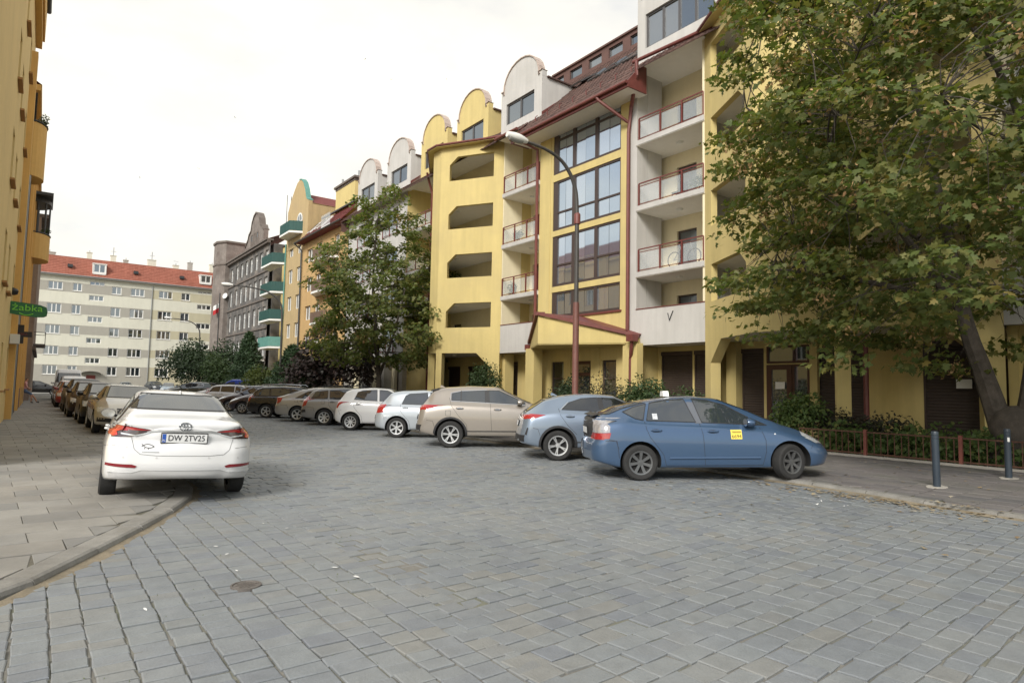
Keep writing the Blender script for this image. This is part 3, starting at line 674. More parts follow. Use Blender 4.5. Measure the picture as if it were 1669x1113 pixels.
bb = MB(); bb.wall(FB, -8, 20.2, 20.85, 21.95, bo, v=-3.9, d=0.12); bb.box(FB, -8, 20.3, -8, -3.8, 21.95, 22.06); bb.box(FB, 20.2, 20.3, -8, -3.95, 20.8, 21.94); bb.build('attic_wall', M_band, APT)
for o in bo: add_window(APT, FB, o[0], o[1], o[2], o[3], -3.98, 1, M_greyframe, fw=0.05)
MB().box(FB, 20.3, 39.4, -4.6, -4.3, 20.0, 20.9).build('ridge', M_tile, APT)
# chimneys above the ridge
fas = MB(); fas.prism([(EX - 0.02, EY0, EZ2 - 0.24), (EX - 0.02, EY1, EZ2 - 0.24), (EX - 0.02, EY1, EZ2), (EX - 0.02, EY0, EZ2)], (0.08, 0, 0))
for y_ in (EY0 - 0.05, EY1 - 0.01): fas.prism([(EX - 0.02, y_, EZ2 - 0.24), (19.08, y_, EZ2 - 0.24), (19.08, y_, 16.62), (EX - 0.02, y_, EZ2 + 0.04)], (0, 0.06, 0))
fas.build('fascia', M_redmetal, APT)
for pth in ([(EX - 0.09, EY0 - 0.05, EZ2 - 0.04), (EX - 0.09, EY1, EZ2 - 0.04)], [(18.33, EY1, 15.95), (18.33, 19.3, 15.95)], [(18.85, -8, 16.3), (18.75, 7.2, 16.32), (18.45, 10.3, 16.3)], [(18.75, 26.6, 16.2), (18.75, 39.3, 16.2)]): MB().tube(pth, 0.08, 8).build('gutter', M_redmetal, APT, smooth=True)
for x0, y0, y1, z_ in ((18.8, 7.4, 10.3, 16.2), (18.06, EY0 + 0.02, EY1 - 0.02, EZ2 - 0.2), (18.4, EY1, 19.2, 15.9), (18.5, 26.6, 39.4, 16.1)): MB().poly([(x0, y0, z_), (x0, y1, z_), (19.2, y1, z_), (19.2, y0, z_)]).build('soffit', M_soffit, APT)
# snow guards along the eave
sg = MB()
for y in np.arange(10.6, 17.4, 0.85): sg.tube([(18.7, y, ez(18.7)), (18.68, y, ez(18.7) + 0.24), (18.8, y, ez(18.8) + 0.24)], 0.026, 5)
sg.build('snow_guards', M_redmetal, ROOF, kind='stuff')
# roof windows above the stairwell
for y in (11.0, 12.1, 13.2, 14.3, 15.5):
    x0, x1 = 20.6, 21.7; k = MB(); z = lambda x, d: roof_z(x) + d; ya, yb = y, y + 0.8; op = 0.10 if y not in (15.5,) else 0.34
    pts = [(x0, ya, z(x0, 0.08 + op)), (x0, yb, z(x0, 0.08 + op)), (x1, yb, z(x1, 0.1)), (x1, ya, z(x1, 0.1))]
    k.prism(pts, (0.05, 0, -0.06)); kk = k.build('roof_window', M_greyframe, APT)
    ins = lambda p, q, t: tuple(p[i] + (q[i] - p[i]) * t for i in range(3)); c = [sum(p[i] for p in pts) / 4 for i in range(3)]
    MB().poly([tuple(p[i] + (c[i] - p[i]) * 0.14 + (-0.006 if i == 0 else 0.006 if i == 2 else 0) for i in range(3)) for p in pts]).build('pane', M_glass, kk)
# downpipes
dp = MB()
dp.tube([(18.42, 10.08, 16.25), (18.44, 10.1, 15.6), (18.98, 10.85, 14.6), (18.98, 10.98, 13.4), (18.98, 10.98, 4.0), (18.9, 10.7, 3.75), (18.6, 10.4, 3.65)], 0.075, 8); dp.build('downpipe', M_redmetal, APT, smooth=True)
dp = MB(); dp.tube([(18.55, 10.35, 3.5), (18.6, 10.45, 3.0), (18.75, 10.6, 2.75), (18.75, 10.62, 0.1)], 0.07, 8); dp.build('downpipe', M_redmetal, APT, smooth=True)
dp = MB(); dp.tube([(17.95, 11.75, 15.1), (17.97, 11.7, 14.95), (18.98, 11.0, 13.9)], 0.07, 8); dp.build('downpipe', M_redmetal, APT, smooth=True)
dp = MB(); dp.tube([(17.97, 17.3, 15.1), (18.6, 17.0, 14.9), (18.99, 16.72, 14.6), (18.99, 16.7, 13.8), (18.99, 16.7, 3.6), (18.6, 16.6, 3.3), (18.6, 16.62, 2.8), (18.55, 16.6, 0.1)], 0.07, 8); dp.build('downpipe', M_redmetal, APT, smooth=True)
dp = MB(); dp.tube([(18.4, 26.3, 16.2), (18.7, 26.5, 15.6), (18.97, 26.6, 15), (18.97, 26.6, 0.1)], 0.07, 8); dp.build('downpipe', M_redmetal, APT, smooth=True)
MB().box(WORLD, 18.4, 18.72, 10.2, 10.52, 3.42, 3.72).build('rainwater_head', M_redmetal, APT); MB().box(WORLD, 18.45, 18.75, 16.48, 16.76, 3.3, 3.6).build('rainwater_head', M_redmetal, APT)

# ---- dormers with curved gables
def dormer(y, hw, m, win, full=True, zb=16.45, zs=18.95, zt=20.6, nsash=2, wz=(17.0, 18.3)):
    pts = [(-hw, zs)]; n = 12
    if full:
        sh = hw * 0.88; pts = [(-hw, zs - 0.1), (-hw, zs + 0.22), (-sh, zs + 0.22), (-sh, zs + 0.02)]
        for k in range(n + 1):
            t = math.pi - math.pi * k / n; pts.append((sh * 0.97 * math.cos(t), zs + 0.06 + (zt - zs - 0.06) * math.sin(t) ** 0.85))
        pts += [(sh, zs + 0.02), (sh, zs + 0.22), (hw, zs + 0.22), (hw, zs - 0.1)]
    else: pts = [(-hw, zs - 0.1), (-hw, zt), (hw, zt), (hw, zs - 0.1)]
    D = MB(); D.prism([FB(y + a, 0.1, z) for a, z in pts] , FB.N * -0.3)
    D.wall(FB, y - hw, y + hw, zb, zs - 0.1, [(y + win[0], y + win[1], *wz)], v=0.1, d=0.2)
    for s in (-1, 1):                                  # cheeks
        xe = FX + (zs - 16.6) / 1.1 + 0.3
        q = [(FX - 0.098, zb), (FX - 0.098, zs - 0.11), (xe, zs - 0.11), (FX + 0.1, zb)]
        D.prism([(a, y + s * hw, z) for a, z in q], (0, -s * 0.15, 0))
    d = D.build('dormer', m, APT)
    C_ = MB()
    for (a, za), (b, zb_) in zip(pts[1:], pts[2:-1]):
        p, q = Vector((a, za)), Vector((b, zb_)); nn = (q - p); nn = Vector((-nn.y, nn.x)).normalized() * 0.06
        C_.poly([FB(y + a, 0.16, za), FB(y + b, 0.16, zb_), FB(y + b + nn.x, 0.16, zb_ + nn.y), FB(y + a + nn.x, 0.16, za + nn.y)])
        C_.poly([FB(y + a + nn.x, 0.16, za + nn.y), FB(y + b + nn.x, 0.16, zb_ + nn.y), FB(y + b + nn.x, -0.26, zb_ + nn.y), FB(y + a + nn.x, -0.26, za + nn.y)])
        C_.poly([FB(y + a, 0.16, za), FB(y + b, 0.16, zb_), FB(y + b, 0.1, zb_), FB(y + a, 0.1, za)])
    C_.build('coping', M_coping, d)
    xr = FX + (zs - 16.6) / 1.1 + 0.35; rf = MB()
    rf.poly([(FX + 0.2, y - hw - 0.1, zs - 0.08), (FX + 0.2, y, zs + 0.55), (xr + 0.5, y, zs + 0.55), (xr, y - hw - 0.1, zs - 0.08)]); rf.poly([(FX + 0.2, y + hw + 0.1, zs - 0.08), (FX + 0.2, y, zs + 0.55), (xr + 0.5, y, zs + 0.55), (xr, y + hw + 0.1, zs - 0.08)])
    for s in (-1, 1): rf.box(WORLD, FX + 0.2, xr, y + s * (hw + 0.04) - 0.06, y + s * (hw + 0.04) + 0.06, zs - 0.14, zs - 0.06)
    rf.build('dormer_roof', M_tile, d)
    fl = MB()
    for s in (-1, 1): fl.prism([(FX - 0.1, y + s * (hw + 0.005), zb + 0.1), (xr - 0.3, y + s * (hw + 0.005), zs - 0.3), (xr - 0.3, y + s * (hw + 0.005), zs - 0.14), (FX - 0.1, y + s * (hw + 0.005), zb + 0.28)], (0, s * 0.03, 0))
    fl.build('flashing', M_redmetal, d)
    add_window(d, FB, y + win[0], y + win[1], *wz, 0.02, nsash, M_greyframe, fw=0.09)
    return d
dormer(18.1, 1.62, M_lgrey, (-1.05, 1.2)); dormer(22.45, 1.55, M_yellow, (-1.1, 1.1)); dormer(26.6, 1.55, M_yellow, (-1.1, 1.1)); dormer(31.2, 1.7, M_lgrey, (-1.2, 1.1)); dormer(36.1, 1.7, M_lgrey, (-1.2, 1.1))
dormer(8.6, 1.95, M_lgrey, (-1.6, 1.55), full=True, zs=19.6, zt=21.8, nsash=4, wz=(17.1, 18.75)); dormer(2.5, 1.95, M_yellow, (-1.4, 1.4), zs=19.4, zt=21.6, wz=(17.1, 18.75))
# ================================================================ OTHER HOUSES
M_ochre = mat('ochre_plaster', hexc(190, 158, 108), 0.9, var=0.09, scale=0.6, bump=0.2, streak=0.14, stain=hexc(168, 136, 96), stain_amt=0.5)
M_ochre2 = mat('dull_ochre_plaster', hexc(182, 160, 118), 0.9, var=0.1, scale=0.6, bump=0.2, streak=0.14, stain=hexc(160, 140, 108), stain_amt=0.5)
M_green = mat('dark_green_balcony_sheet', hexc(26, 74, 68), 0.6, var=0.08, streak=0.08)
M_sooty = mat('sooty_brick', hexc(92, 90, 88), 0.95, var=0.30, scale=1.2, bump=0.5, bscale=12, stain=hexc(136, 128, 120), stain_amt=0.8, stain_scale=0.6, streak=0.15)
M_sooty2 = mat('sooty_pale_brick', hexc(126, 118, 112), 0.95, var=0.28, scale=1.2, bump=0.5, bscale=12, stain=hexc(96, 86, 80), stain_amt=0.8, stain_scale=0.5, streak=0.15)
M_sooty3 = mat('sooty_ledge', hexc(104, 96, 90), 0.95, var=0.2, scale=2)
M_copper = mat('green_copper', hexc(92, 142, 132), 0.7, var=0.12)
M_redroof = mat('dark_red_roof_tile', hexc(118, 52, 50), 0.8, island_cols=[hexc(104, 46, 44), hexc(122, 56, 52), hexc(112, 50, 50)], var=0.15, scale=1.5)
M_orange = mat('orange_roof_tile', hexc(146, 88, 72), 0.85, island_cols=[hexc(138, 82, 66), hexc(152, 94, 78), hexc(145, 88, 72)], var=0.14, scale=0.6)
M_bgrey = mat('band_grey_plaster', hexc(168, 165, 155), 0.9, var=0.04, scale=0.5, streak=0.06)
M_bcream = mat('band_cream_plaster', hexc(214, 213, 198), 0.9, var=0.04, scale=0.5, streak=0.06)
M_bbeige = mat('band_beige_plaster', hexc(190, 184, 158), 0.9, var=0.04, scale=0.5, streak=0.06)
def roof_courses(parent, P00, P01, P10, P11, n, m, tw=0.4, name='roof_tiles', lift=0.04):
    """tile courses on the quad (eave a..b, ridge a..b)"""
    P00, P01, P10, P11 = map(Vector, (P00, P01, P10, P11)); nn = (P01 - P00).cross(P10 - P00).normalized(); nn = nn if nn.z > 0 else -nn
    V = []; F = []; rg = random.Random(5)
    for r in range(n):
        t0, t1 = r / n, (r + 1.06) / n; A0, B0 = P00.lerp(P10, t0), P01.lerp(P11, t0); A1, B1 = P00.lerp(P10, t1), P01.lerp(P11, t1)
        k = max(1, int((B0 - A0).length / tw))
        for i in range(k):
            a, b = i / k + 0.02 / k, (i + 0.98) / k; L = lift + rg.uniform(-0.006, 0.006); q = len(V)
            V += [tuple(A0.lerp(B0, a) + nn * L), tuple(A0.lerp(B0, b) + nn * L), tuple(A1.lerp(B1, b) + nn * 0.004), tuple(A1.lerp(B1, a) + nn * 0.004), tuple(A0.lerp(B0, a)), tuple(A0.lerp(B0, b))]
            F += [(q, q + 1, q + 2, q + 3), (q + 4, q + 5, q + 1, q)]
    return np_mesh(name, V, F, m, parent, kind='stuff', off=root_of(parent).location)

# ---------------------------------------------------------------- banded block closing the street
FY = 87.0; FF = Fr((0, FY, 0), (1, 0, 0), (0, -1, 0))
BLK = thing('apartment_block', (8, FY, 0), 'long cream and grey banded apartment block with red tiled roof closing the street', 'apartment block')
core = MB(); core.box(FF, -6, 34, -11, -0.35, 0, 15.6); core.build('wall', M_bgrey, BLK)  # unseen core box, put behind the front to stop light leaking
cols = [(0.35, 1.85, 3), (2.9, 3.87, 2), (7.1, 8.2, 2), (9.25, 10.85, 3), (12.55, 14.2, 3), (15.3, 16.4, 2), (21.8, 23.2, 3), (24.4, 25.4, 2)]
rows = [(2.3, 3.55), (5.02, 6.2), (7.85, 9.05), (10.72, 12.0), (13.92, 15.02)]
stair = [(4.67, 6.28, a, b) for a, b in ((3.93, 4.72), (6.75, 7.5), (9.7, 10.5), (12.75, 13.5), (14.95, 15.45))] + [(17.35, 19.15, a, b) for a, b in ((6.75, 7.4), (9.75, 10.6), (12.72, 13.45), (15.22, 15.52))]
allops = [(a, b, c, d) for a, b, _ in cols for c, d in rows] + stair
bands = [(0, 3.62), (5.0, 6.15), (7.9, 9.15), (10.7, 12.1), (13.7, 15.03)]
def band_wall(m, u0, u1, zz):
    w_ = MB()
    for a, b in zz: w_.wall(FF, u0, u1, a, b, [o for o in allops if o[0] < u1 and o[1] > u0 and o[2] < b and o[3] > a], v=0, d=0.16)
    w_.build('wall', m, BLK)
edges = [3.62, 5.0, 6.15, 7.9, 9.15, 10.7, 12.1, 13.7, 15.03, 15.8]
def split_ops():
    return None
band_wall(M_bgrey, -6, 11.75, bands); band_wall(M_bbeige, 11.75, 34, bands)
band_wall(M_bcream, -6, 34, [(3.62, 5.0), (6.15, 7.9), (9.15, 10.7), (12.1, 13.7), (15.03, 15.8)])
for a, b, n in cols:
    for c, d in rows:
        if a == 4.0: continue
        wdw = add_window(BLK, FF, a, b, c, d, -0.08, n, M_white, fw=0.09); MB().box(FF, a - 0.06, b + 0.06, -0.05, 0.07, c - 0.07, c - 0.003).build('window_sill', M_white, wdw)
for a, b, c, d in stair: add_window(BLK, FF, a, b, c, d, -0.08, 3, M_white, fw=0.09)
dp = MB(); dp.tube([FF(11.75, 0.09, 0.2), FF(11.75, 0.09, 15.6)], 0.06, 6); dp.build('downpipe', M_zinc, BLK)
dm = MB(); dm.box(FF, 4.95, 5.92, 0.0, 0.05, 0.2, 2.3); dd = dm.build('front_door', M_reddoor, BLK); MB().box(FF, 5.75, 5.8, 0.05, 0.09, 1.1, 1.3).build('handle', M_zinc, dd)
arc = [(4.3 + 1.12 * (1 - math.cos(t)), 2.42 + 0.42 * math.sin(t)) for t in np.linspace(0, math.pi, 11)]
cn = MB()
for (a, za), (b, zb) in zip(arc, arc[1:]): cn.prism([FF(a, 0, za), FF(b, 0, zb), FF(b, 0, zb + 0.12), FF(a, 0, za + 0.12)], FF.N * 0.9)
cn.build('door_canopy', M_concrete, BLK)
ev = MB(); ev.box(FF, -6, 34, -0.3, 0.45, 15.8, 16.0); ev.build('eaves', M_bgrey, BLK); gt = MB(); gt.tube([FF(-6, 0.5, 16.0), FF(34, 0.5, 16.0)], 0.08, 6); gt.build('gutter', M_zinc, BLK)
rf = MB(); rf.poly([FF(-6, 0.45, 16.0), FF(34, 0.45, 16.0), FF(34, -1.6, 18.75), FF(-6, -1.6, 18.75)]); rf.poly([FF(-6, -1.6, 18.75), FF(34, -1.6, 18.75), FF(34, -11, 19.0), FF(-6, -11, 19.0)]); rf.box(FF, -6, 34, -1.75, -1.55, 18.7, 18.85); RF = rf.build('roof', M_orange, BLK)
roof_courses(RF, FF(-6, 0.45, 16.0), FF(34, 0.45, 16.0), FF(-6, -1.6, 18.75), FF(34, -1.6, 18.75), 11, M_orange, 0.32)
for a, b, z0, z1 in ((4.95, 6.25, 16.75, 17.95), (17.6, 18.9, 16.9, 18.0)):
    d = MB(); d.box(FF, a - 0.15, b + 0.15, -1.6, 0.25, z1, z1 + 0.12); d.box(FF, a - 0.1, a, -1.5, 0.2, z0 - 0.2, z1); d.box(FF, b, b + 0.1, -1.5, 0.2, z0 - 0.2, z1); d.box(FF, a, b, -1.5, 0.2, z0 - 0.25, z0); d = d.build('dormer', M_white, BLK)
    add_window(d, FF, a, b, z0, z1, 0.16, 2, M_white, fw=0.1)
for a in (2.2, 9.45, 15.0): MB().box(FF, a, a + 0.55, -0.9, -0.05, 17.2, 17.6).build('roof_window', M_darkmetal, BLK)
for i, (a, b, h) in enumerate(((-0.35, 0.9, 19.3), (4.25, 4.8, 19.85), (6.9, 7.5, 19.8), (8.4, 8.95, 19.35), (11.25, 12.25, 19.85), (14.4, 15.1, 19.45), (16.25, 16.85, 20.1), (19.1, 19.8, 20.2), (23.0, 23.8, 20.0))):
    c = MB(); c.box(FF, a, b, -3.0, -2.3, 18.7, h); c.box(FF, a - 0.05, b + 0.05, -3.05, -2.25, h, h + 0.08); c = c.build('chimney', M_bcream if i % 3 else M_concrete, BLK)
    t = MB(); t.tube([FF((a + b) / 2, -2.65, h), FF((a + b) / 2, -2.65, h + (1.3 if i in (2, 4) else 0.4))], 0.05, 6)
    if i in (2, 4, 5): t.tube([FF((a + b) / 2 - 0.3, -2.65, h + 0.7), FF((a + b) / 2 + 0.3, -2.65, h + 0.7)], 0.025, 5)
    t.build('flue_pipe', M_zinc, c)

# ---------------------------------------------------------------- ochre house with a red mansard roof
OCH = thing('mansard_house', (FX, 45, 0), 'ochre apartment house with dark red mansard roof and brown balconies', 'house')
wo = [(48.6, 47.2, z, z + 1.45) for z in (13.75, 10.75, 7.8, 4.8)] + [(46.3, 45.0, z, z + 1.45) for z in (13.95, 10.8, 7.8, 4.8)] + [(42.2, 41.2, z, z + 1.45) for z in (13.95, 10.8, 7.8, 4.8)]
wo = [(b, a, c, d) for a, b, c, d in wo]
MB().wall(FB, 39.42, 49.9, 0, 16.1, wo, v=0.05, d=0.22).box(FB, 39.42, 49.9, -12, -0.3, 0, 16).build('wall', M_ochre, OCH)
for o in wo: add_window(OCH, FB, *o, -0.1, 2, M_white, fw=0.09)
M_brail = mat('brown_balcony_sheet', hexc(112, 92, 78), 0.7, var=0.12, streak=0.1)
for z in (13.05, 9.95, 6.9):
    s = MB(); s.prism([FB(41.2, 0.05, z), FB(41.6, 1.0, z), FB(44.6, 1.0, z), FB(46.2, 0.05, z)], (0, 0, 0.2)); s = s.build('balcony_slab', M_white, OCH)
    q = [FB(41.25, 0.05, z), FB(41.63, 0.96, z), FB(44.57, 0.96, z), FB(46.1, 0.05, z)]; r = MB()
    for a, b in zip(q, q[1:]):
        n = int((b - a).length / 0.13)
        for k in range(n):
            p = a.lerp(b, (k + 0.5) / n); r.box(Fr(p, b - a, (1, 0, 0)), -0.045, 0.045, -0.01, 0.01, 0.25, 1.15)
        r.tube([a + Vector((0, 0, 1.2)), b + Vector((0, 0, 1.2))], 0.03, 5)
    r.build('railing', M_brail, s, kind='stuff')
mr = MB(); e0, e1 = 39.42, 49.95
mr.poly([FB(e0, 0.75, 16.05), FB(e1, 0.75, 16.05), FB(e1 - 2.3, -1.2, 18.5), FB(e0, -1.2, 18.5)]); mr.poly([FB(e0, -0.9, 18.55), FB(e1 - 2.2, -0.9, 18.55), FB(e1 - 2.2, -3.4, 20.2), FB(e0, -3.4, 20.2)]); mr.poly([FB(e1, 0.75, 16.05), FB(e1 - 2.3, -1.2, 18.5), FB(e1 - 2.2, -8, 18.5), FB(e1, -8, 16)])
mr.poly([FB(e0, 0.75, 16.03), FB(e1, 0.75, 16.03), FB(e1, 0, 16.0), FB(e0, 0, 16.0)]); mr = mr.build('roof', M_redroof, OCH)
roof_courses(mr, FB(e0, 0.75, 16.05), FB(e1, 0.75, 16.05), FB(e0, -1.2, 18.5), FB(e1 - 2.3, -1.2, 18.5), 9, M_redroof, 0.35); roof_courses(mr, FB(e0, -0.9, 18.56), FB(e1 - 2.2, -0.9, 18.56), FB(e0, -3.4, 20.2), FB(e1 - 2.2, -3.4, 20.2), 8, M_redroof, 0.35)
g = MB(); g.tube([FB(e0, 0.8, 16.08), FB(e1, 0.8, 16.08)], 0.08, 6); g.build('gutter', M_darkmetal, OCH); g = MB(); g.box(FB, e0, e1 - 2.2, -0.95, -0.82, 18.45, 18.58); g.build('gutter', M_darkmetal, OCH); g = MB(); g.tube([FB(49.9, 0.8, 16.0), FB(49.7, 0.2, 15.4), FB(49.7, 0.15, 0.2)], 0.07, 6); g.build('downpipe', M_darkmetal, OCH)
for u in (47.4, 45.7, 44.7):
    k = MB(); A, B = (0.25, 16.75), (-0.75, 18.0)
    k.prism([FB(u, A[0], A[1]), FB(u + 0.75, A[0], A[1]), FB(u + 0.75, B[0], B[1]), FB(u, B[0], B[1])], (-0.09, 0, 0.08)); k = k.build('roof_window', M_white, OCH)
    MB().poly([FB(u + 0.1, A[0] + 0.02, A[1] + 0.2), FB(u + 0.65, A[0] + 0.02, A[1] + 0.2), FB(u + 0.65, B[0] + 0.2, B[1] - 0.0), FB(u + 0.1, B[0] + 0.2, B[1] - 0.0)]).build('pane', M_glass, k)
ch = MB(); ch.box(FB, 42.2, 46.3, -2.6, -1.5, 18.8, 21.1); c_ = ch.build('chimney', M_yellow, OCH); c2 = MB(); c2.box(FB, 42.0, 46.5, -2.75, -1.35, 21.35, 21.55)
for k in range(14): c2.box(FB, 42.15 + k * 0.31, 42.3 + k * 0.31, -2.62, -1.45, 21.1, 21.35)
c2.build('chimney_cap', M_sooty3, c_); c3 = MB(); c3.tube([FB(46.1, -2, 21.5), FB(46.1, -2, 22.5)], 0.09, 6); c3.build('flue_pipe', M_zinc, c_); c3 = MB(); c3.tube([FB(42.6, -2, 21.5), FB(42.6, -2, 22.3)], 0.09, 6); c3.build('flue_pipe', M_zinc, c_)
# glass balcony box in the mansard
MB().box(FB, 42.0, 43.9, -0.4, 0.62, 16.3, 16.4).build('balcony_slab', M_white, OCH); MB().box(FB, 42.0, 43.9, 0.58, 0.62, 16.4, 17.5).build('glass_panel', M_balglass, OCH)

# ---------------------------------------------------------------- ochre gabled house with green balconies
GAB = thing('gabled_house', (FX, 54, 0), 'narrow ochre house with curved copper edged gable and green balconies', 'house')
gw = [(a, b, z, z + 1.55) for z in (15.3, 12.3, 9.28, 6.25) for a, b in ((52.3, 53.75), (50.2, 51.5))]
gw = [(52.5, 53.7, c, d) if a > 52 else (50.3, 51.4, c, d) for a, b, c, d in gw]
MB().wall(FB, 49.95, 54.5, 0, 17.9, gw + [(50.5, 51.3, 3.2, 4.6)], v=0.03, d=0.22).build('wall', M_ochre2, GAB)
MB().wall(FB, 54.5, 60, 0, 18.0, [(55.4, 56.6, z, z + 2.1) for z in (15.1, 12.0, 8.9, 5.7)], v=-1.3, d=0.2).box(FB, 54.3, 54.5, -1.3, 0.029, 0, 17.9).build('wall', M_yellow, GAB)
MB().box(FB, 49.95, 60, -12, -1.6, 0, 18).build('wall', M_ochre2, GAB)
for a, b, c, d in gw: add_window(GAB, FB, a, b, c, d, -0.1, 2, M_white, fw=0.1)
add_window(GAB, FB, 50.5, 51.3, 3.2, 4.6, -0.1, 2, M_white, fw=0.1)
for z in (15.1, 12.0, 8.9, 5.7): add_window(GAB, FB, 55.4, 56.6, z, z + 2.1, -1.4, 1, M_white, name='balcony_door', fw=0.1)
gp = [(48.75, 16.2), (48.75, 20.6), (49.3, 20.9), (49.75, 22.0), (50.3, 22.9), (50.9, 23.4), (51.5, 23.55), (52.1, 23.4), (52.8, 22.8), (53.3, 22.3), (53.7, 21.9), (54.3, 20.9), (54.5, 20.7), (54.5, 16.2)]
gm_ = MB(); gm_.prism([FB(a, 0.06, z) for a, z in gp], FB.N * -0.35); gm_.box(FB, 48.75, 49.0, -2.6, -0.3, 17.5, 20.4); gm_ = gm_.build('gable', M_ochre2, GAB)
cpg = MB()
for (a, za), (b, zb) in zip(gp[1:7], gp[2:7]): cpg.prism([FB(a, 0.1, za + 0.02), FB(b, 0.1, zb + 0.02), FB(b, 0.1, zb + 0.14), FB(a, 0.1, za + 0.14)], FB.N * -0.45)
cpg.build('coping', M_copper, gm_)
rw = MB(); rw.poly([FB(48.7, -0.3, 20.35), FB(51.6, -0.3, 22.2), FB(51.6, -6, 22.2), FB(48.7, -6, 20.35)]); rw.poly([FB(54.5, -0.3, 20.35), FB(51.6, -0.3, 22.2), FB(51.6, -6, 22.2), FB(54.5, -6, 20.35)]); rw.poly([FB(54.5, -1.2, 18), FB(60, -1.2, 18), FB(60, -6, 21.5), FB(54.5, -6, 21.5)]); rw.build('roof', M_redroof, GAB)
ar = [(50.9 + 0.75 * math.cos(t), 18.9 + 0.85 * math.sin(t)) for t in np.linspace(0, math.pi, 9)]
aw = MB(); aw.prism([FB(50.15, 0.08, 17.5)] + [FB(a, 0.08, z) for a, z in ar[::1]][::-1][::-1] + [FB(51.65, 0.08, 17.5)] if False else [FB(51.65, 0.08, 17.6)] + [FB(a, 0.08, z) for a, z in ar] + [FB(50.15, 0.08, 17.6)], FB.N * 0.03); aw = aw.build('arched_window', M_white, GAB)
MB().poly([FB(51.5, 0.115, 17.7)] + [FB(50.9 + 0.6 * math.cos(t), 0.115, 18.9 + 0.7 * math.sin(t)) for t in np.linspace(0, math.pi, 9)] + [FB(50.3, 0.115, 17.7)]).build('pane', M_glass, aw); mu = MB(); mu.box(FB, 50.86, 50.94, 0.11, 0.13, 17.7, 19.6); mu.box(FB, 50.3, 51.5, 0.11, 0.13, 18.75, 18.83); mu.build('glazing_bar', M_white, aw)
def green_balcony(z, u0, u1, d, m, face=0.03):
    q = [FB(u0, face, z), FB(u0 + 0.55, face + d, z), FB(u1 - 0.9, face + d, z), FB(u1, face, z)]
    s = MB(); s.prism(q, (0, 0, 0.2)); s = s.build('balcony_slab', M_white, GAB); p = MB()
    for a, b in zip(q, q[1:]):
        a, b = a.lerp((q[0] + q[3]) / 2, 0.02), b.lerp((q[0] + q[3]) / 2, 0.02); p.box(Fr(a, b - a, (-1, 0, 0)), 0, (b - a).length, -0.02, 0.0, 0.24, 1.3)
        for k in range(int((b - a).length / 0.25)): p.box(Fr(a, b - a, (-1, 0, 0)), 0.1 + k * 0.25, 0.14 + k * 0.25, -0.03, 0.012, 0.24, 1.32)
    p.build('balcony_sheet', m, s)
green_balcony(17.35, 50.0, 54.3, 1.1, M_green)
for z in (14.75, 11.45, 8.3, 5.2): green_balcony(z, 54.55, 59.6, 1.2, M_green if z > 6 else M_copper)
MB().tube([FB(54.45, 0.14, 0.2), FB(54.45, 0.14, 17)], 0.07, 6).build('downpipe', M_copper, GAB)
for x, h in ((55.5, 21.8), (57.5, 22.6)): MB().tube([FB(x, -4, 20.5), FB(x, -4, h + 1)], 0.03, 5).build('antenna', M_darkmetal, GAB)

# ---------------------------------------------------------------- old sooty brick house
SOO = thing('brick_house', (FX, 70, 0), 'old soot blackened brick house with crumbling gable and white windows', 'house')
ucol = [60.6, 62.6, 64.5, 66.6, 68.5, 70.6, 72.7, 75.2]; so_ = []
for (z0, z1) in ((15.8, 17.75), (12.2, 14.4), (8.55, 10.7), (4.6, 7.0), (1.2, 3.4)):
    for u in ucol: so_.append((u, u + 1.15, z0, z1))
MB().wall(FB, 60.0, 77.2, 0, 18.5, so_, v=0.0, d=0.3).box(FB, 60, 77.2, -12, -0.4, 0, 18.4).build('wall', M_sooty, SOO)
for o in so_: add_window(SOO, FB, *o, -0.15, 2, M_white, fw=0.11, transom=0.68)
ld = MB()
for z in (4.0, 7.9, 11.5, 15.0): ld.box(FB, 60.0, 77.2, 0.0, 0.12, z, z + 0.22)
ld.box(FB, 60.0, 77.3, 0.0, 0.35, 18.4, 18.7); ld.box(FB, 60.0, 77.3, -0.3, 0.5, 18.7, 18.95); ld.build('cornice', M_sooty3, SOO, kind='stuff')
tb = [FB(77.2 + a, b, 0) for a, b in ((0, -0.3), (0, 0.5), (1.2, 1.3), (3.0, 1.3), (4.2, 0.5), (4.2, -3), (0, -3))]
MB().prism(tb, (0, 0, 21.9)).build('tower', M_sooty2, SOO); MB().prism([p + Vector((0, 0, 21.9)) + (p - FB(79.3, -0.5, 0)) * 0.08 for p in tb], (0, 0, 0.3)).build('tower_cap', M_sooty3, SOO); MB().prism([p + Vector((0, 0, 18.6)) + (p - FB(79.3, -0.5, 0)) * 0.05 for p in tb], (0, 0, 0.25)).build('cornice', M_sooty3, SOO)
bg_ = [(62.6, 18.9), (62.6, 20.6), (62.9, 20.7), (63.3, 21.3), (64.0, 21.5), (64.3, 22.4), (65.0, 23.2), (65.8, 23.5), (66.6, 23.2), (67.3, 22.4), (67.6, 21.4), (68.4, 21.0), (68.7, 20.4), (69.3, 20.0), (69.8, 19.6), (70.2, 18.9)]
bgm = MB(); bgm.prism([FB(a, 0.05, z) for a, z in bg_], FB.N * -0.5); bgm = bgm.build('gable', M_sooty2, SOO)
for u in (64.6, 65.7, 66.8): add_window(bgm, FB, u, u + 0.7, 19.3, 20.9, 0.09, 1, M_sooty3, fw=0.12)
cg = MB()
for (a, za), (b, zb) in zip(bg_[1:-1], bg_[2:-1]): cg.prism([FB(a, 0.15, za), FB(b, 0.15, zb), FB(b, 0.15, zb + 0.2), FB(a, 0.15, za + 0.2)], FB.N * -0.7)
cg.build('coping', M_sooty3, bgm)
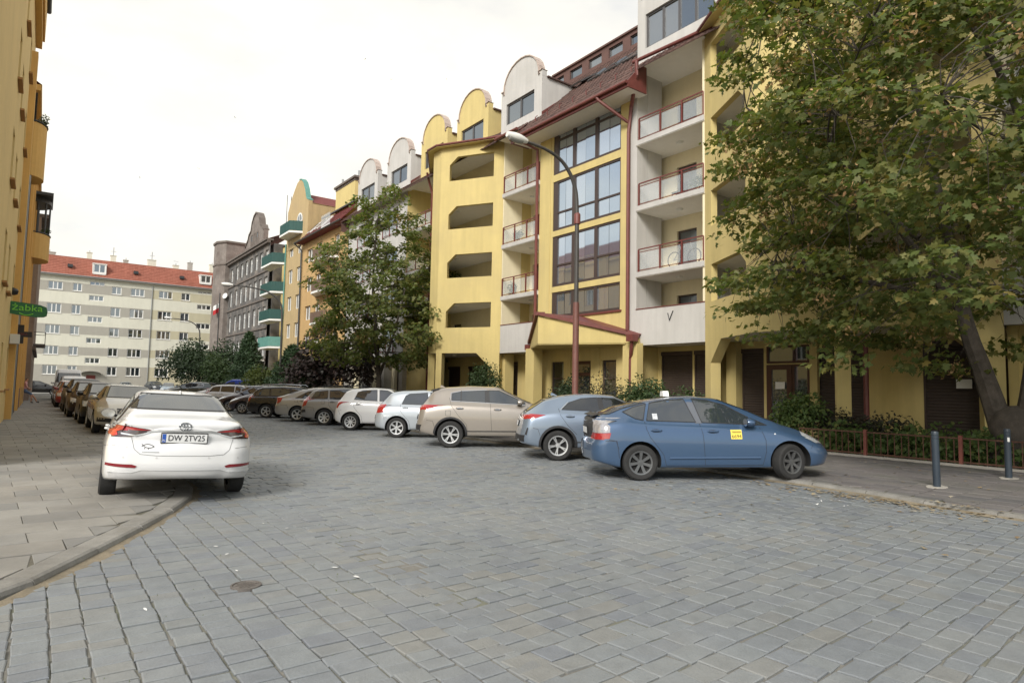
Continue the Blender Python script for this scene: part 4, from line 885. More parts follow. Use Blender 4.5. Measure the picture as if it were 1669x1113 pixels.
MB().poly([FB(60, 0.2, 18.95), FB(77.2, 0.2, 18.95), FB(77.2, -4, 21.2), FB(60, -4, 21.2)]).build('roof', M_orange, SOO)
for u, h in ((60.9, 24.0), (61.8, 25.2), (63.2, 25.8)): MB().tube([FB(u, -2.5, 20), FB(u, -2.5, h)], 0.035, 5).build('antenna', M_darkmetal, SOO)
MB().box(FB, 60.1, 61.4, 0.02, 0.6, 3.9, 4.1).build('balcony_slab', M_white, SOO)
MB().lathe([(0.01, 0), (0.25, 0.08), (0.42, 0.2)], FB(76.9, 0.3, 13.9), (-1, -0.5, 0.2), 12).build('satellite_dish', M_white, SOO)

# ---------------------------------------------------------------- ochre house on the left with rounded balconies
M_lochre = mat('pale_ochre_plaster', hexc(226, 198, 136), 0.9, var=0.06, scale=0.6, bump=0.15, streak=0.08)
M_lorange = mat('orange_ochre_plaster', hexc(220, 178, 108), 0.9, var=0.07, scale=0.6, bump=0.15, streak=0.08)
M_plinth = mat('brown_plinth', hexc(120, 84, 66), 0.9, var=0.12)
M_reveal = mat('brown_reveal', hexc(168, 128, 84), 0.9, var=0.08)
LF = Fr((-1.02, 0, 0), (0.004, 1, 0), (1, -0.004, 0))
LH = thing('ochre_house', (-1.0, 40, 0), 'tall ochre house on the left with rounded balconies and a shop sign', 'house')
lo_ = [(u, u + 1.0, z, z + 1.7) for u in (22.0, 24.5, 28.6, 31.0) for z in (1.4, 4.9, 8.2, 11.5, 14.8)]
MB().wall(LF, 14, 33.2, 0, 19.0, lo_, v=0, d=0.3).box(LF, 14, 55.5, -12, -0.4, 0, 17).build('wall', M_lochre, LH)
lo2 = [(u, u + 1.0, z, z + 1.7) for u in (35.3, 39.0, 43.4, 46.8, 51.4) for z in (1.6, 4.9, 8.2, 11.5)]
MB().wall(LF, 33.2, 55.5, 0, 16.4, lo2, v=0.08, d=0.3).build('wall', M_lorange, LH)
MB().box(LF, 40.5, 55.5, 0.08, 0.16, 0, 1.25).build('plinth', M_plinth, LH)
for o in lo_: add_window(LH, LF, *o, -0.2, 2, M_white, fw=0.08)
for o in lo2: add_window(LH, LF, *o, -0.12, 2, M_white, fw=0.08)
for u in (29.9, 38.0, 42.6, 45.8, 49.5): MB().box(LF, u, u + 0.5, -0.2, 0.2, 0, 16.4).build('pilaster', M_lorange, LH)
for o in lo_ + lo2: MB().box(LF, o[0] - 0.05, o[1] + 0.05, -0.1, 0.115, o[2] - 0.07, o[2] - 0.003).build('window_sill', M_reveal, LH)
eb = MB(); eb.box(LF, 14, 33.2, -0.5, 0.30, 18.6, 20.2); eb.box(LF, 14, 33.2, -0.5, 0.22, 18.2, 18.6); eb.build('cornice', M_lorange, LH); MB().tube([LF(14, 0.36, 20.2), LF(33.2, 0.36, 20.2)], 0.10, 8).build('gutter', M_darkmetal, LH)
eb = MB(); eb.box(LF, 33.2, 55.5, -0.5, 0.30, 16.1, 16.4); eb.build('cornice', M_lorange, LH); MB().poly([LF(33.2, 0.32, 16.42), LF(55.5, 0.32, 16.42), LF(55.5, -4, 19.5), LF(33.2, -4, 19.5)]).build('roof', M_redroof, LH)
def round_balcony(u, r, z, h, m):
    n = 14; pts = [LF(u + r * 1.5 * math.cos(t), 0.06 + r * math.sin(t), 0) for t in np.linspace(0, math.pi, n)]
    b = MB(); b.prism([p + Vector((0, 0, z)) for p in pts], (0, 0, 0.25)); inn = [LF(u + (r * 1.5 - 0.12) * math.cos(t), 0.06 + (r - 0.12) * math.sin(t), 0) for t in np.linspace(0, math.pi, n)]
    for a, c, ai, ci in zip(pts, pts[1:], inn, inn[1:]):
        b.poly([up_(a, z + 0.25), up_(c, z + 0.25), up_(c, z + h), up_(a, z + h)]); b.poly([up_(ai, z + 0.25), up_(ci, z + 0.25), up_(ci, z + h), up_(ai, z + h)]); b.poly([up_(a, z + h), up_(c, z + h), up_(ci, z + h), up_(ai, z + h)])
    b = b.build('balcony', m, LH); rl = MB(); rl.tube([up_(p, z + h + 0.07) for p in pts], 0.04, 6); rl.build('railing', M_darkmetal, b); return b
def up_(p, z): return Vector((p.x, p.y, z))
round_balcony(33.0, 0.56, 11.5, 2.6, M_lorange); round_balcony(46.9, 0.92, 10.0, 1.7, M_lorange); round_balcony(46.9, 0.9, 13.9, 0.5, M_darkmetal)
MB().box(LF, 45.0, 48.8, 0.1, 1.0, 14.2, 14.4).build('balcony_roof', M_darkmetal, LH)
bw_ = MB()
for t in np.linspace(0.3, math.pi - 0.3, 6): bw_.tube([LF(46.9 + 1.3 * math.cos(t), 0.06 + 0.85 * math.sin(t), 11.7), LF(46.9 + 1.3 * math.cos(t), 0.06 + 0.85 * math.sin(t), 14.2)], 0.05, 5)
bw_.build('balcony_post', M_darkmetal, LH, kind='stuff')
MB().tube([LF(31.3, 0.14, 0.2), LF(31.3, 0.14, 11.2)], 0.09, 8).build('downpipe', M_zinc, LH, smooth=True); MB().tube([LF(33.3, 0.16, 0.2), LF(33.3, 0.16, 16)], 0.04, 6).build('downpipe', M_black, LH)
MB().box(LF, 29.2, 29.8, 0.02, 0.3, 3.3, 3.7).build('air_unit', M_white, LH)
# ---------------------------------------------------------------- grey brown house further along on the left
M_lgb = mat('grey_brown_plaster', hexc(150, 134, 122), 0.95, var=0.16, scale=0.7, bump=0.3, streak=0.18, stain=hexc(120, 106, 98), stain_amt=0.6)
L2 = Fr((-0.62, 0, 0), (0.004, 1, 0), (1, -0.004, 0)); LB2 = thing('grey_house', (-0.6, 66, 0), 'weathered grey brown house with small iron balcony behind the ochre house', 'house')
l3 = [(u, u + 1.1, z, z + 1.9) for u in (57.5, 61, 64.5, 68, 71.5) for z in (1.5, 5.2, 8.6, 12)]
MB().wall(L2, 55.5, 76, 0, 15.4, l3, v=0, d=0.25).box(L2, 55.51, 55.7, -10, -0.003, 0, 15.4).box(L2, 55.71, 76, -10, -0.4, 0, 15).build('wall', M_lgb, LB2)
for o in l3: add_window(LB2, L2, *o, -0.15, 2, M_white, fw=0.09)
cb = MB(); cb.box(L2, 55.5, 76, -0.2, 0.45, 15.2, 15.5); cb.build('cornice', M_sooty3, LB2); cb = MB(); cb.box(L2, 55.5, 76, 0, 0.2, 4.2, 4.5); cb.build('ledge', M_sooty3, LB2)
s = MB().box(L2, 59.0, 62.5, 0, 0.75, 4.7, 4.9).build('balcony_slab', M_sooty3, LB2); r = MB()
for k in range(15): r.tube([L2(59.0 + k * 0.25, 0.72, 4.9), L2(59.0 + k * 0.25, 0.72, 5.9)], 0.018, 4)
r.tube([L2(59, 0, 5.9), L2(59, 0.72, 5.9), L2(62.5, 0.72, 5.9), L2(62.5, 0, 5.9)], 0.03, 5); r.build('railing', M_darkmetal, s, kind='stuff')

# ---------------------------------------------------------------- final siting of the houses along the street
def resite(root, fn):
    """move every vertex of a house from its drawing axes to its place in the street"""
    old = Vector(root.location); new = Vector(fn(old.x, old.y, 0.0)); done = set()
    def walk(o):
        if o.type == 'MESH' and o.data.name not in done:
            done.add(o.data.name); me = o.data; n = len(me.vertices); a = np.empty(n * 3, np.float32); me.vertices.foreach_get('co', a); a = a.reshape(-1, 3) + np.array(old, np.float32)
            x, y, z = fn(a[:, 0], a[:, 1], a[:, 2]); b = np.stack([x, y, z], 1) - np.array(new, np.float32); me.vertices.foreach_set('co', b.astype(np.float32).ravel()); me.update()
        for c in o.children: walk(c)
    walk(root); root.location = new
fz = lambda z: np.where(np.asarray(z) < 3.3, np.asarray(z) * 1.0864, 0.956 * np.asarray(z) + 0.43)
right_side = lambda x, y, z: (21 + (x - 19.1) * 1.11, 1.153 * y + 6.97, fz(z))
for h_ in (APT, OCH, GAB, SOO): resite(h_, right_side)
resite(BLK, lambda x, y, z: (1.093 * x + 0.09, y + 20.0, z))
for h_ in (LH, LB2): resite(h_, lambda x, y, z: (x, 1.03 * y - 0.4, np.asarray(z) * 0.87))
# ================================================================ CARS
def paint(name, col, metal=0.0, rough=0.32):
    m = mat(name, col, rough, metal, var=0.015, scale=2, spec=0.5, coat=1.0, coord='obj'); return m
M_cglass = mat('car_glass', (0.026, 0.033, 0.040), 0.03, var=0, spec=1.0, coat=0.2)
M_cglass.node_tree.nodes['Principled BSDF'].inputs['IOR'].default_value = 1.62
M_tint = mat('dark_tinted_car_glass', (0.014, 0.016, 0.018), 0.03, var=0, spec=0.9, coat=0.8)
M_plastic = mat('black_car_plastic', (0.022, 0.022, 0.024), 0.5, var=0.08)
M_gapline = mat('dark_panel_gap', (0.02, 0.02, 0.021), 0.8, var=0)
M_redlens = mat('red_lamp_lens', (0.33, 0.014, 0.016), 0.08, var=0.1, scale=25, spec=0.9, coat=1.0, coord='obj')
M_deepred = mat('deep_red_reflector', (0.20, 0.012, 0.02), 0.15, var=0.05, spec=0.8)
M_clear = mat('clear_lamp_lens', (0.62, 0.64, 0.66), 0.08, 0.3, var=0.25, scale=18, spec=1.0, coat=1.0, coord='obj')
M_tclear = mat('clear_tail_lens', (0.34, 0.33, 0.34), 0.08, 0.2, var=0.35, scale=14, spec=1.0, coat=1.0, coord='obj')
M_chrome = mat('chrome', (0.75, 0.76, 0.77), 0.12, 1.0, var=0)
M_alloy = mat('silver_alloy', (0.58, 0.59, 0.60), 0.32, 0.75, var=0.06)
M_dalloy = mat('dark_grey_alloy', (0.16, 0.165, 0.17), 0.35, 0.7, var=0.08)
M_tyre = mat('tyre_rubber', (0.022, 0.022, 0.022), 0.85, var=0.25, scale=12, coord='obj')
M_wheelwell = mat('wheel_well', (0.012, 0.012, 0.012), 0.9, var=0)
M_plate = mat('white_plate', (0.72, 0.73, 0.73), 0.35, var=0.03)
M_plateblue = mat('blue_plate_band', (0.03, 0.10, 0.42), 0.4, var=0)
M_ink = mat('black_lettering', (0.015, 0.015, 0.018), 0.5, var=0)

def chaikin(p, n=2, closed=False):
    for _ in range(n):
        q = []
        m = len(p)
        if not closed: q.append(p[0])
        for i in range(m if closed else m - 1):
            a, b = p[i], p[(i + 1) % m]
            q.append(tuple(a[k] * 0.75 + b[k] * 0.25 for k in range(len(a)))); q.append(tuple(a[k] * 0.25 + b[k] * 0.75 for k in range(len(a))))
        if not closed: q.append(p[-1])
        p = q
    return p
def smooth_curve(pts, xs, s):
    g = np.arange(pts[0][0] - 1.0, pts[-1][0] + 1.0, 0.01); y = np.interp(g, [p[0] for p in pts], [p[1] for p in pts])
    if s > 0:
        k = np.exp(-0.5 * (np.arange(-40, 41) * 0.01 / s) ** 2); k /= k.sum(); y = np.convolve(np.pad(y, 40, mode='edge'), k, mode='valid')
    return np.interp(xs, g, y)
class CarBody:
    """loft of a car body. x forward from the rear axle, y left, z up"""
    def __init__(s, S):
        s.S = S; ro, wb, fo = S['ro'], S['wb'], S['fo']; x0, x1 = -ro, wb + fo; W2 = S['W'] / 2
        rc, fc = S.get('rc', 0.22), S.get('fc', 0.42)
        t = np.linspace(0, math.pi / 2, 9); xs = np.concatenate([x0 + rc * (1 - np.cos(t)), np.linspace(x0 + rc, x1 - fc, 62)[1:-1], x1 - fc * (1 - np.cos(t[::-1]))])
        top = smooth_curve(S['top'], xs, S.get('st', 0.05)); belt = smooth_curve(S['belt'], xs, 0.05); sill = smooth_curve(S['sill'], xs, 0.05)
        wm = smooth_curve(S.get('wm', [(x0, W2 * 0.97), (x0 + 0.5, W2), (wb * 0.5, W2), (wb + 0.1, W2), (x1, W2 * 0.96)]), xs, 0.12)
        wt = smooth_curve(S['wt'], xs, 0.08); zm = S.get('zm', 0.62)
        rb = smooth_curve(S.get('shoulder', [(x0, 0.06), (x1, 0.06)]), xs, 0.1)
        rings = []
        for i, x in enumerate(xs):
            dr, df = x - x0, x1 - x; pl = 0.0; sh = 0.0
            if dr < rc: pl = rc * (1 - math.sqrt(max(0, 1 - ((rc - dr) / rc) ** 2)))
            if df < fc: pl = max(pl, fc * (1 - math.sqrt(max(0, 1 - ((fc - df) / fc) ** 2))))
            re, fe = S.get('rtop', 0.05), S.get('ftop', 0.10)
            if dr < re: sh = re * (1 - math.sqrt(max(0, 1 - ((re - dr) / re) ** 2)))
            if df < fe: sh = max(sh, fe * (1 - math.sqrt(max(0, 1 - ((fe - df) / fe) ** 2))))
            zt = top[i] - sh; zs = sill[i] + sh * 0.6; zb = min(belt[i] - sh, zt - 0.035); w_ = wm[i] - pl; wtt = max(0.12, min(wt[i], w_ - 0.05) - pl * 0.4)
            g = min(1, max(0, (zt - zb - 0.05) / 0.22)); wb_ = w_ - rb[i]
            mz = zs + (zb - zs) * zm
            P = [(0, zs), (w_ * 0.55, zs), (w_ - 0.06, zs), (w_ - 0.015, zs + 0.05), (w_ * 0.998, zs + (mz - zs) * 0.6), (w_, mz), (w_ - rb[i] * 0.35, mz + (zb - mz) * 0.6), (wb_, zb - 0.02), (wb_ - 0.03, zb + 0.006)]
            rail = (wtt, zt - 0.06 * g - 0.02); bs = (wb_ - 0.045, zb + 0.02)
            P += [tuple(bs[k] + (rail[k] - bs[k]) * f for k in (0, 1)) for f in (0.3, 0.7, 0.97)]
            P += [(wtt - 0.05, zt - 0.016 * (1 + g)), (wtt * 0.62, zt - 0.004), (0, zt)]
            rings.append(chaikin(P, 2))
        n = len(rings[0]); V = []; zr = np.array([p for p in S['rear']]); zf = np.array([p for p in S['front']])
        def X(x, z):
            a = max(0.0, 1 - (x - x0) / S.get('rblend', 0.55)); b = max(0.0, 1 - (x1 - x) / 0.7)
            return x + a * np.interp(z, zr[:, 0], zr[:, 1]) - b * np.interp(z, zf[:, 0], zf[:, 1])
        def ring(i): return [(X(xs[i], z), -y, z) for y, z in rings[i]] + [(X(xs[i], z), y, z) for y, z in rings[i][-2:0:-1]]
        m = 2 * n - 2
        for i in range(len(xs)): V += ring(i)
        F = []
        for i in range(len(xs) - 1):
            for k in range(m): F.append((i * m + k, i * m + (k + 1) % m, (i + 1) * m + (k + 1) % m, (i + 1) * m + k))
        nc = 9
        for i, sg in ((0, -1), (len(xs) - 1, 1)):       # closed ends, slightly bowed across
            bow = S.get('rbow', 0.05) if sg < 0 else S.get('fbow', 0.14); rows = []
            for k in range(n):
                y, z = rings[i][k]; row = []
                for c in range(nc + 1):
                    tt = -1 + 2 * c / nc
                    if c == 0: row.append(i * m + k)
                    elif c == nc: row.append(i * m + (m - k) % m)
                    else: row.append(len(V)); V.append((X(xs[i], z) + sg * bow * (1 - tt * tt), y * tt, z))
                rows.append(row)
            for a, b in zip(rows, rows[1:]):
                for c in range(nc):
                    q = (a[c], a[c + 1], b[c + 1], b[c])
                    if len(set(q)) == 4: F.append(q if sg < 0 else q[::-1])
        me = bpy.data.meshes.new('body'); me.from_pydata(V, [], F); bm = bmesh.new(); bm.from_mesh(me); bmesh.ops.remove_doubles(bm, verts=bm.verts, dist=1e-5)
        bmesh.ops.dissolve_degenerate(bm, edges=bm.edges, dist=1e-6); bmesh.ops.triangulate(bm, faces=bm.faces); bmesh.ops.recalc_face_normals(bm, faces=bm.faces); bm.to_mesh(me)
        s.bvh = BVHTree.FromBMesh(bm); bm.free(); s.me = me
    def cut(s, mats):
        S = s.S; o = bpy.data.objects.new('tmp_body', s.me); COL.objects.link(o)
        for m in mats: s.me.materials.append(m)
        cut = MB(); W2 = S['W'] / 2; Rr = S['R'] + S.get('arch', 0.055)
        for x in (0, S['wb']):
            for sg in (-1, 1):
                cut.lathe([(Rr - 0.10, -0.30), (Rr, -0.2), (Rr, 0.25)], (x, sg * W2 - sg * 0.0, S['R'] + 0.01), (0, sg, 0), 28, mi=1)
        c = cut.build('tmp_cut', mats, None, local=True); bmx = bmesh.new(); bmx.from_mesh(c.data); bmesh.ops.recalc_face_normals(bmx, faces=bmx.faces); bmx.to_mesh(c.data); bmx.free()
        md = o.modifiers.new('cut', 'BOOLEAN'); md.operation = 'DIFFERENCE'; md.object = c; md.solver = 'EXACT'
        dg = bpy.context.evaluated_depsgraph_get(); dg.update(); me = bpy.data.meshes.new_from_object(o.evaluated_get(dg)); me.name = 'body'
        bpy.data.objects.remove(o); bpy.data.objects.remove(c)
        me.polygons.foreach_set('use_smooth', [True] * len(me.polygons)); me.set_sharp_from_angle(angle=R(42)); return me
    def patch(s, poly, view, off=0.004, step=0.07, round_=0, side=1, flip=False):
        """polygon in (x,z) for view 'side', in (y,z) for 'rear'/'front', in (x,y) for 'top', laid on the body"""
        if round_:
            q = []
            for i in range(len(poly)):
                a, b, c = Vector(poly[i - 1]), Vector(poly[i]), Vector(poly[(i + 1) % len(poly)]); ra = min(0.055, (a - b).length * 0.4) / max(1e-6, (a - b).length); rc_ = min(0.055, (c - b).length * 0.4) / max(1e-6, (c - b).length)
                p0, p2 = b + (a - b) * ra, b + (c - b) * rc_; q += [tuple(p0), tuple((p0 + p2) * 0.25 + b * 0.5), tuple(p2)]
            poly = q
        bm = bmesh.new(); bm.faces.new([bm.verts.new((a, b, 0)) for a, b in poly]); bmesh.ops.triangulate(bm, faces=bm.faces)
        for ax in (0, 1):
            lo, hi = min(p[ax] for p in poly), max(p[ax] for p in poly); k = math.ceil(lo / step)
            while k * step < hi:
                co = [0, 0, 0]; co[ax] = k * step; no = [0, 0, 0]; no[ax] = 1
                bmesh.ops.bisect_plane(bm, geom=bm.verts[:] + bm.edges[:] + bm.faces[:], plane_co=co, plane_no=no, dist=1e-5); k += 1
        vs_ = []
        for v in bm.verts:
            a, b = v.co.x, v.co.y
            if view == 'side': o, d = Vector((a, side * 3, b)), Vector((0, -side, 0))
            elif view == 'rear': o, d = Vector((-4, a, b)), Vector((1, 0, 0))
            elif view == 'front': o, d = Vector((8, a, b)), Vector((-1, 0, 0))
            else: o, d = Vector((a, b, 5)), Vector((0, 0, -1))
            h, nrm, _, _ = s.bvh.ray_cast(o, d)
            if h is None:
                W2 = s.S['W'] / 2; guess = {'side': Vector((a, side * W2, b)), 'rear': Vector((-s.S['ro'], a, b)), 'front': Vector((s.S['wb'] + s.S['fo'], a, b)), 'top': Vector((a, b, 1.4))}[view]
                h, nrm, _, _ = s.bvh.find_nearest(guess)
            if nrm.dot(d) > 0: nrm = -nrm
            vs_.append((h + nrm * off))
        bm.verts.index_update(); V = [tuple(p) for p in vs_]; F = [tuple(v.index for v in f.verts) for f in bm.faces]; bm.free(); return V, F
    def strip(s, pts, width, view, side=1, off=0.003, step=0.06):
        """narrow line along a polyline in the view plane"""
        P = [Vector((*p, 0)) for p in pts]; V = []; F = []
        for a, b in zip(P, P[1:]):
            d = (b - a).normalized(); n = Vector((-d.y, d.x, 0)) * width / 2; e = d * width * 0.3
            v, f = s.patch([(p.x, p.y) for p in (a - n - e, b - n + e, b + n + e, a + n - e)], view, off, step, 0, side); k = len(V); V += v; F += [tuple(i + k for i in q) for q in f]
        return V, F
def raw(name, VF, m, parent, smooth=True):
    me = bpy.data.meshes.new(name); me.from_pydata(VF[0], [], VF[1]); me.materials.append(m)
    if smooth: me.polygons.foreach_set('use_smooth', [True] * len(me.polygons))
    return link(name, me, parent)
def merge(*vfs):
    V = []; F = []
    for v, f in vfs: k = len(V); V += v; F += [tuple(i + k for i in q) for q in f]
    return V, F
_wheels = {}
def wheel_mesh(Rw, wdt, spokes, style):
    key = (Rw, wdt, spokes, style)
    if key in _wheels: return _wheels[key]
    rr = Rw * 0.66; t = MB(); h = wdt / 2
    t.lathe([(rr, -h * 0.9), (rr + 0.02, -h), (Rw - 0.03, -h), (Rw - 0.006, -h * 0.8), (Rw, -h * 0.45), (Rw, h * 0.45), (Rw - 0.006, h * 0.8), (Rw - 0.03, h), (rr + 0.02, h), (rr, h * 0.9)], (0, 0, 0), (0, 1, 0), 32, caps=False)
    r = MB(); ax = (0, 1, 0)
    r.lathe([(rr + 0.006, h * 0.9), (rr + 0.004, h * 0.97), (rr - 0.022, h * 0.93), (rr - 0.03, h * 0.5), (rr - 0.03, -h * 0.8)], (0, 0, 0), ax, 32, caps=False)
    r.lathe([(0.001, h * 0.78), (0.05, h * 0.76), (0.06, h * 0.6), (0.065, h * 0.4)], (0, 0, 0), ax, 16)
    for k in range(spokes):
        a = 2 * math.pi * k / spokes
        def pt(rad, da, dy): return (rad * math.cos(a + da), dy, rad * math.sin(a + da))
        w0, w1 = (0.034, 0.030) if style == 'thin' else (0.045, 0.062) if style == 'wide' else (0.04, 0.045)
        for tw in ((-0.11, 0.11) if style == 'twin' else (0,)):
            wa, wb_ = (w0 * 0.55, w1 * 0.55) if style == 'twin' else (w0, w1)
            q = [pt(0.035, tw * 0.3 - wa / 0.07, h * 0.74), pt(0.035, tw * 0.3 + wa / 0.07, h * 0.74), pt(rr - 0.018, tw + wb_ / (2 * rr) * 1.0, h * 0.86), pt(rr - 0.018, tw - wb_ / (2 * rr), h * 0.86)]
            r.prism(q, (0, -h * 0.3, 0))
    d = MB(); d.lathe([(0.001, h * 0.3), (rr - 0.02, h * 0.22), (rr - 0.02, -h * 0.6)], (0, 0, 0), ax, 24)  # dark backing disc; its colour stands for shade behind the spokes
    def fin(m_, mm): o = m_.build('x', mm, None, local=True, smooth=True, merge=True); me = o.data; bpy.data.objects.remove(o); return me
    _wheels[key] = (fin(t, M_tyre), r, fin(d, M_wheelwell)); return _wheels[key]
_rims = {}
def add_wheels(root, S, alloy, spokes, style, steer=0.0, wdt=0.2):
    tm, rmb, dm = wheel_mesh(S['R'], wdt, spokes, style); key = (S['R'], spokes, style, alloy.name)
    if key not in _rims: o = rmb.build('rim', alloy, None, local=True, smooth=True); _rims[key] = o.data; bpy.data.objects.remove(o)
    for x in (0, S['wb']):
        for sg in (-1, 1):
            w_ = link('wheel', tm, root, (x, sg * (S['W'] / 2 - 0.105 - S.get('inset', 0.0)), S['R'])); w_.rotation_euler = (0, rnd.uniform(0, 1.2), (0 if sg > 0 else math.pi) + (steer if x else 0)); w_.rotation_mode = 'ZYX' if False else 'XYZ'
            link('rim', _rims[key], w_); link('spoke_backing', dm, w_)
def side_lines(B, lines, width=0.007, sides=(-1, 1)):
    return merge(*[B.strip(l, width, 'side', s_, 0.0022) for l in lines for s_ in sides])
def plate(root, at, rot, txt=None, wdt=0.52, h=0.112):
    """number plate, its blue band and characters"""
    p = MB(); p.box(WORLD, -0.006, 0.0, -wdt / 2, wdt / 2, -h / 2, h / 2); p = p.build('number_plate', M_plate, root, local=True); p.location = at; p.rotation_euler = rot
    f = MB(); f.box(WORLD, -0.004, 0.003, -wdt / 2 - 0.012, wdt / 2 + 0.012, -h / 2 - 0.012, h / 2 + 0.012); f.build('plate_holder', M_plastic, p, local=True)
    b = MB(); b.poly([(-0.008, wdt / 2 - 0.004, -h / 2 + 0.003), (-0.008, wdt / 2 - 0.046, -h / 2 + 0.003), (-0.008, wdt / 2 - 0.046, h / 2 - 0.003), (-0.008, wdt / 2 - 0.004, h / 2 - 0.003)]); b.build('blue_band', M_plateblue, p, local=True)
    if txt:
        me = text_mesh(txt, 0.105, 0.001, M_ink, font_scale_x=0.86); t = link('plate_lettering', me, p, (-0.009, -0.022, 0)); t.rotation_euler = (R(90), 0, R(-90))
        me = text_mesh('PL', 0.034, 0.001, M_plate); t = link('plate_lettering', me, p, (-0.0095, wdt / 2 - 0.025, -0.03)); t.rotation_euler = (R(90), 0, R(-90))
    return p
CAR_N = [0]
def make_car(name, S, pm, label, cat='car', group=None):
    """builds one car at the origin from its spec"""
    root = thing(name, (0, 0, 0), label, cat, group)
    B = CarBody(S); me = B.cut([pm, M_wheelwell]); body = link('body', me, root)
    gm = S.get('glass', M_cglass)
    for q in S.get('side_glass', []):
        for sg in (-1, 1): raw('side_window', B.patch(q, 'side', 0.005, 0.09, 1, sg), gm, root)
    for q in S.get('side_glass', []):
        for sg in (-1, 1): raw('window_seal', B.strip([q[i] for i in range(len(q))] + [q[0]], 0.014, 'side', sg, 0.0065), M_plastic, root)
    if S.get('rear_glass'): raw('window_seal', B.strip(S['rear_glass'] + [S['rear_glass'][0]], 0.016, 'rear', 1, 0.0065), M_plastic, root)
    if S.get('windscreen'): raw('window_seal', B.strip(S['windscreen'] + [S['windscreen'][0]], 0.02, 'front', 1, 0.0065), M_plastic, root)
    if S.get('side_black'):
        for sg in (-1, 1): raw('window_surround', merge(*[B.patch(q, 'side', 0.003, 0.09, 1, sg) for q in S['side_black']]), M_plastic, root)
    if S.get('side_chrome'): raw('window_trim', merge(*[B.strip(q, 0.014, 'side', sg, 0.006) for q in S['side_chrome'] for sg in (-1, 1)]), M_chrome, root)
    if S.get('rear_glass'): raw('rear_window', B.patch(S['rear_glass'], 'rear', 0.005, 0.09, S.get('rground', 1)), S.get('rglass', gm), root)
    if S.get('windscreen'): raw('windscreen', B.patch(S['windscreen'], 'front', 0.005, 0.09, 1), M_cglass, root)
    for q in S.get('tail', []):
        for sg in (-1, 1): raw('tail_light', merge(B.patch([(a, b) for a, b in q['side']], 'side', 0.006, 0.05, 0, sg) if q.get('side') else ([], []), B.patch([(sg * a, b) for a, b in q['rear']], 'rear', 0.006, 0.05) if q.get('rear') else ([], [])), q.get('m', M_redlens), root)
    for q in S.get('head', []):
        for sg in (-1, 1): raw('headlight', merge(B.patch(q['side'], 'side', 0.006, 0.05, 0, sg) if q.get('side') else ([], []), B.patch([(sg * a, b) for a, b in q['front']], 'front', 0.006, 0.05) if q.get('front') else ([], [])), M_clear, root)
    for nm, view, q, m in S.get('extra', []):
        if view == 'side':
            for sg in (-1, 1): raw(nm, B.patch(q, 'side', 0.0055, 0.06, 0, sg), m, root)
        else: raw(nm, B.patch(q, view, 0.0055, 0.06), m, root)
    for nm, view, q, wd, m in S.get('lines', []):
        vf = merge(*[B.strip(q, wd, 'side', sg, 0.004) for sg in (-1, 1)]) if view == 'side' else B.strip(q, wd, view, 1, 0.004)
        raw(nm, vf, m, root)
    ro_, R_, wb_, fo_ = S['ro'], S['R'], S['wb'], S['fo']; lines_ = S.get('seams', []) + [[(-ro_ + 0.30, 0.72), (-R_ - 0.12, 0.70), (-R_ - 0.07, 0.55)], [(wb_ + R_ + 0.07, 0.55), (wb_ + R_ + 0.14, 0.66), (wb_ + fo_ - 0.28, 0.64)], [(0.0, 0.97), (0.0, 0.84), (-0.13, 0.84), (-0.13, 0.97), (0.0, 0.97)]][:3 if S['ro'] > 0.9 else 2]
    S['seams'] = lines_
    if S.get('seams'): raw('door_gap', side_lines(B, S['seams']), M_gapline, root)
    for (x, z) in S.get('handles', []):
        for sg in (-1, 1):
            h, n, _, _ = B.bvh.ray_cast(Vector((x, sg * 3, z)), Vector((0, -sg, 0)))
            hb = MB(); hb.tube([(x - 0.10, h.y + sg * 0.004, z), (x - 0.07, h.y + sg * 0.03, z + 0.002), (x + 0.06, h.y + sg * 0.03, z + 0.002), (x + 0.09, h.y + sg * 0.004, z)], [0.012, 0.015, 0.015, 0.012], 8); hb.build('door_handle', S.get('handle_m', pm), root, local=True, smooth=True)
            raw('handle_shade', B.patch([(x - 0.09, z - 0.028), (x + 0.06, z - 0.03), (x + 0.06, z + 0.024), (x - 0.09, z + 0.024)], 'side', 0.003, 0.06, 1, sg), M_gapline, root)  # flat dark patch painted for the shade behind the handle
    if S.get('cladding'):
        for x in (0, S['wb']):
            for sg in (-1, 1):
                r0, r1 = S['R'] + 0.055, S['R'] + 0.055 + S['cladding']; pts = []
                for t in np.linspace(R(-18), R(198), 17): pts.append((x + r1 * math.cos(t), S['R'] + 0.01 + r1 * math.sin(t)))
                for t in np.linspace(R(198), R(-18), 17): pts.append((x + r0 * math.cos(t), S['R'] + 0.01 + r0 * math.sin(t)))
                raw('arch_cladding', B.patch(pts, 'side', 0.012, 0.08, 0, sg), M_plastic, root)
        for sg in (-1, 1): raw('sill_cladding', B.patch([(S['R'] + 0.1, S['sill'][0][1] + 0.02), (S['wb'] - S['R'] - 0.1, S['sill'][0][1] + 0.02), (S['wb'] - S['R'] - 0.1, 0.42), (S['R'] + 0.1, 0.42)], 'side', 0.010, 0.08, 0, sg), M_plastic, root)
    mx, mz = S['mirror']
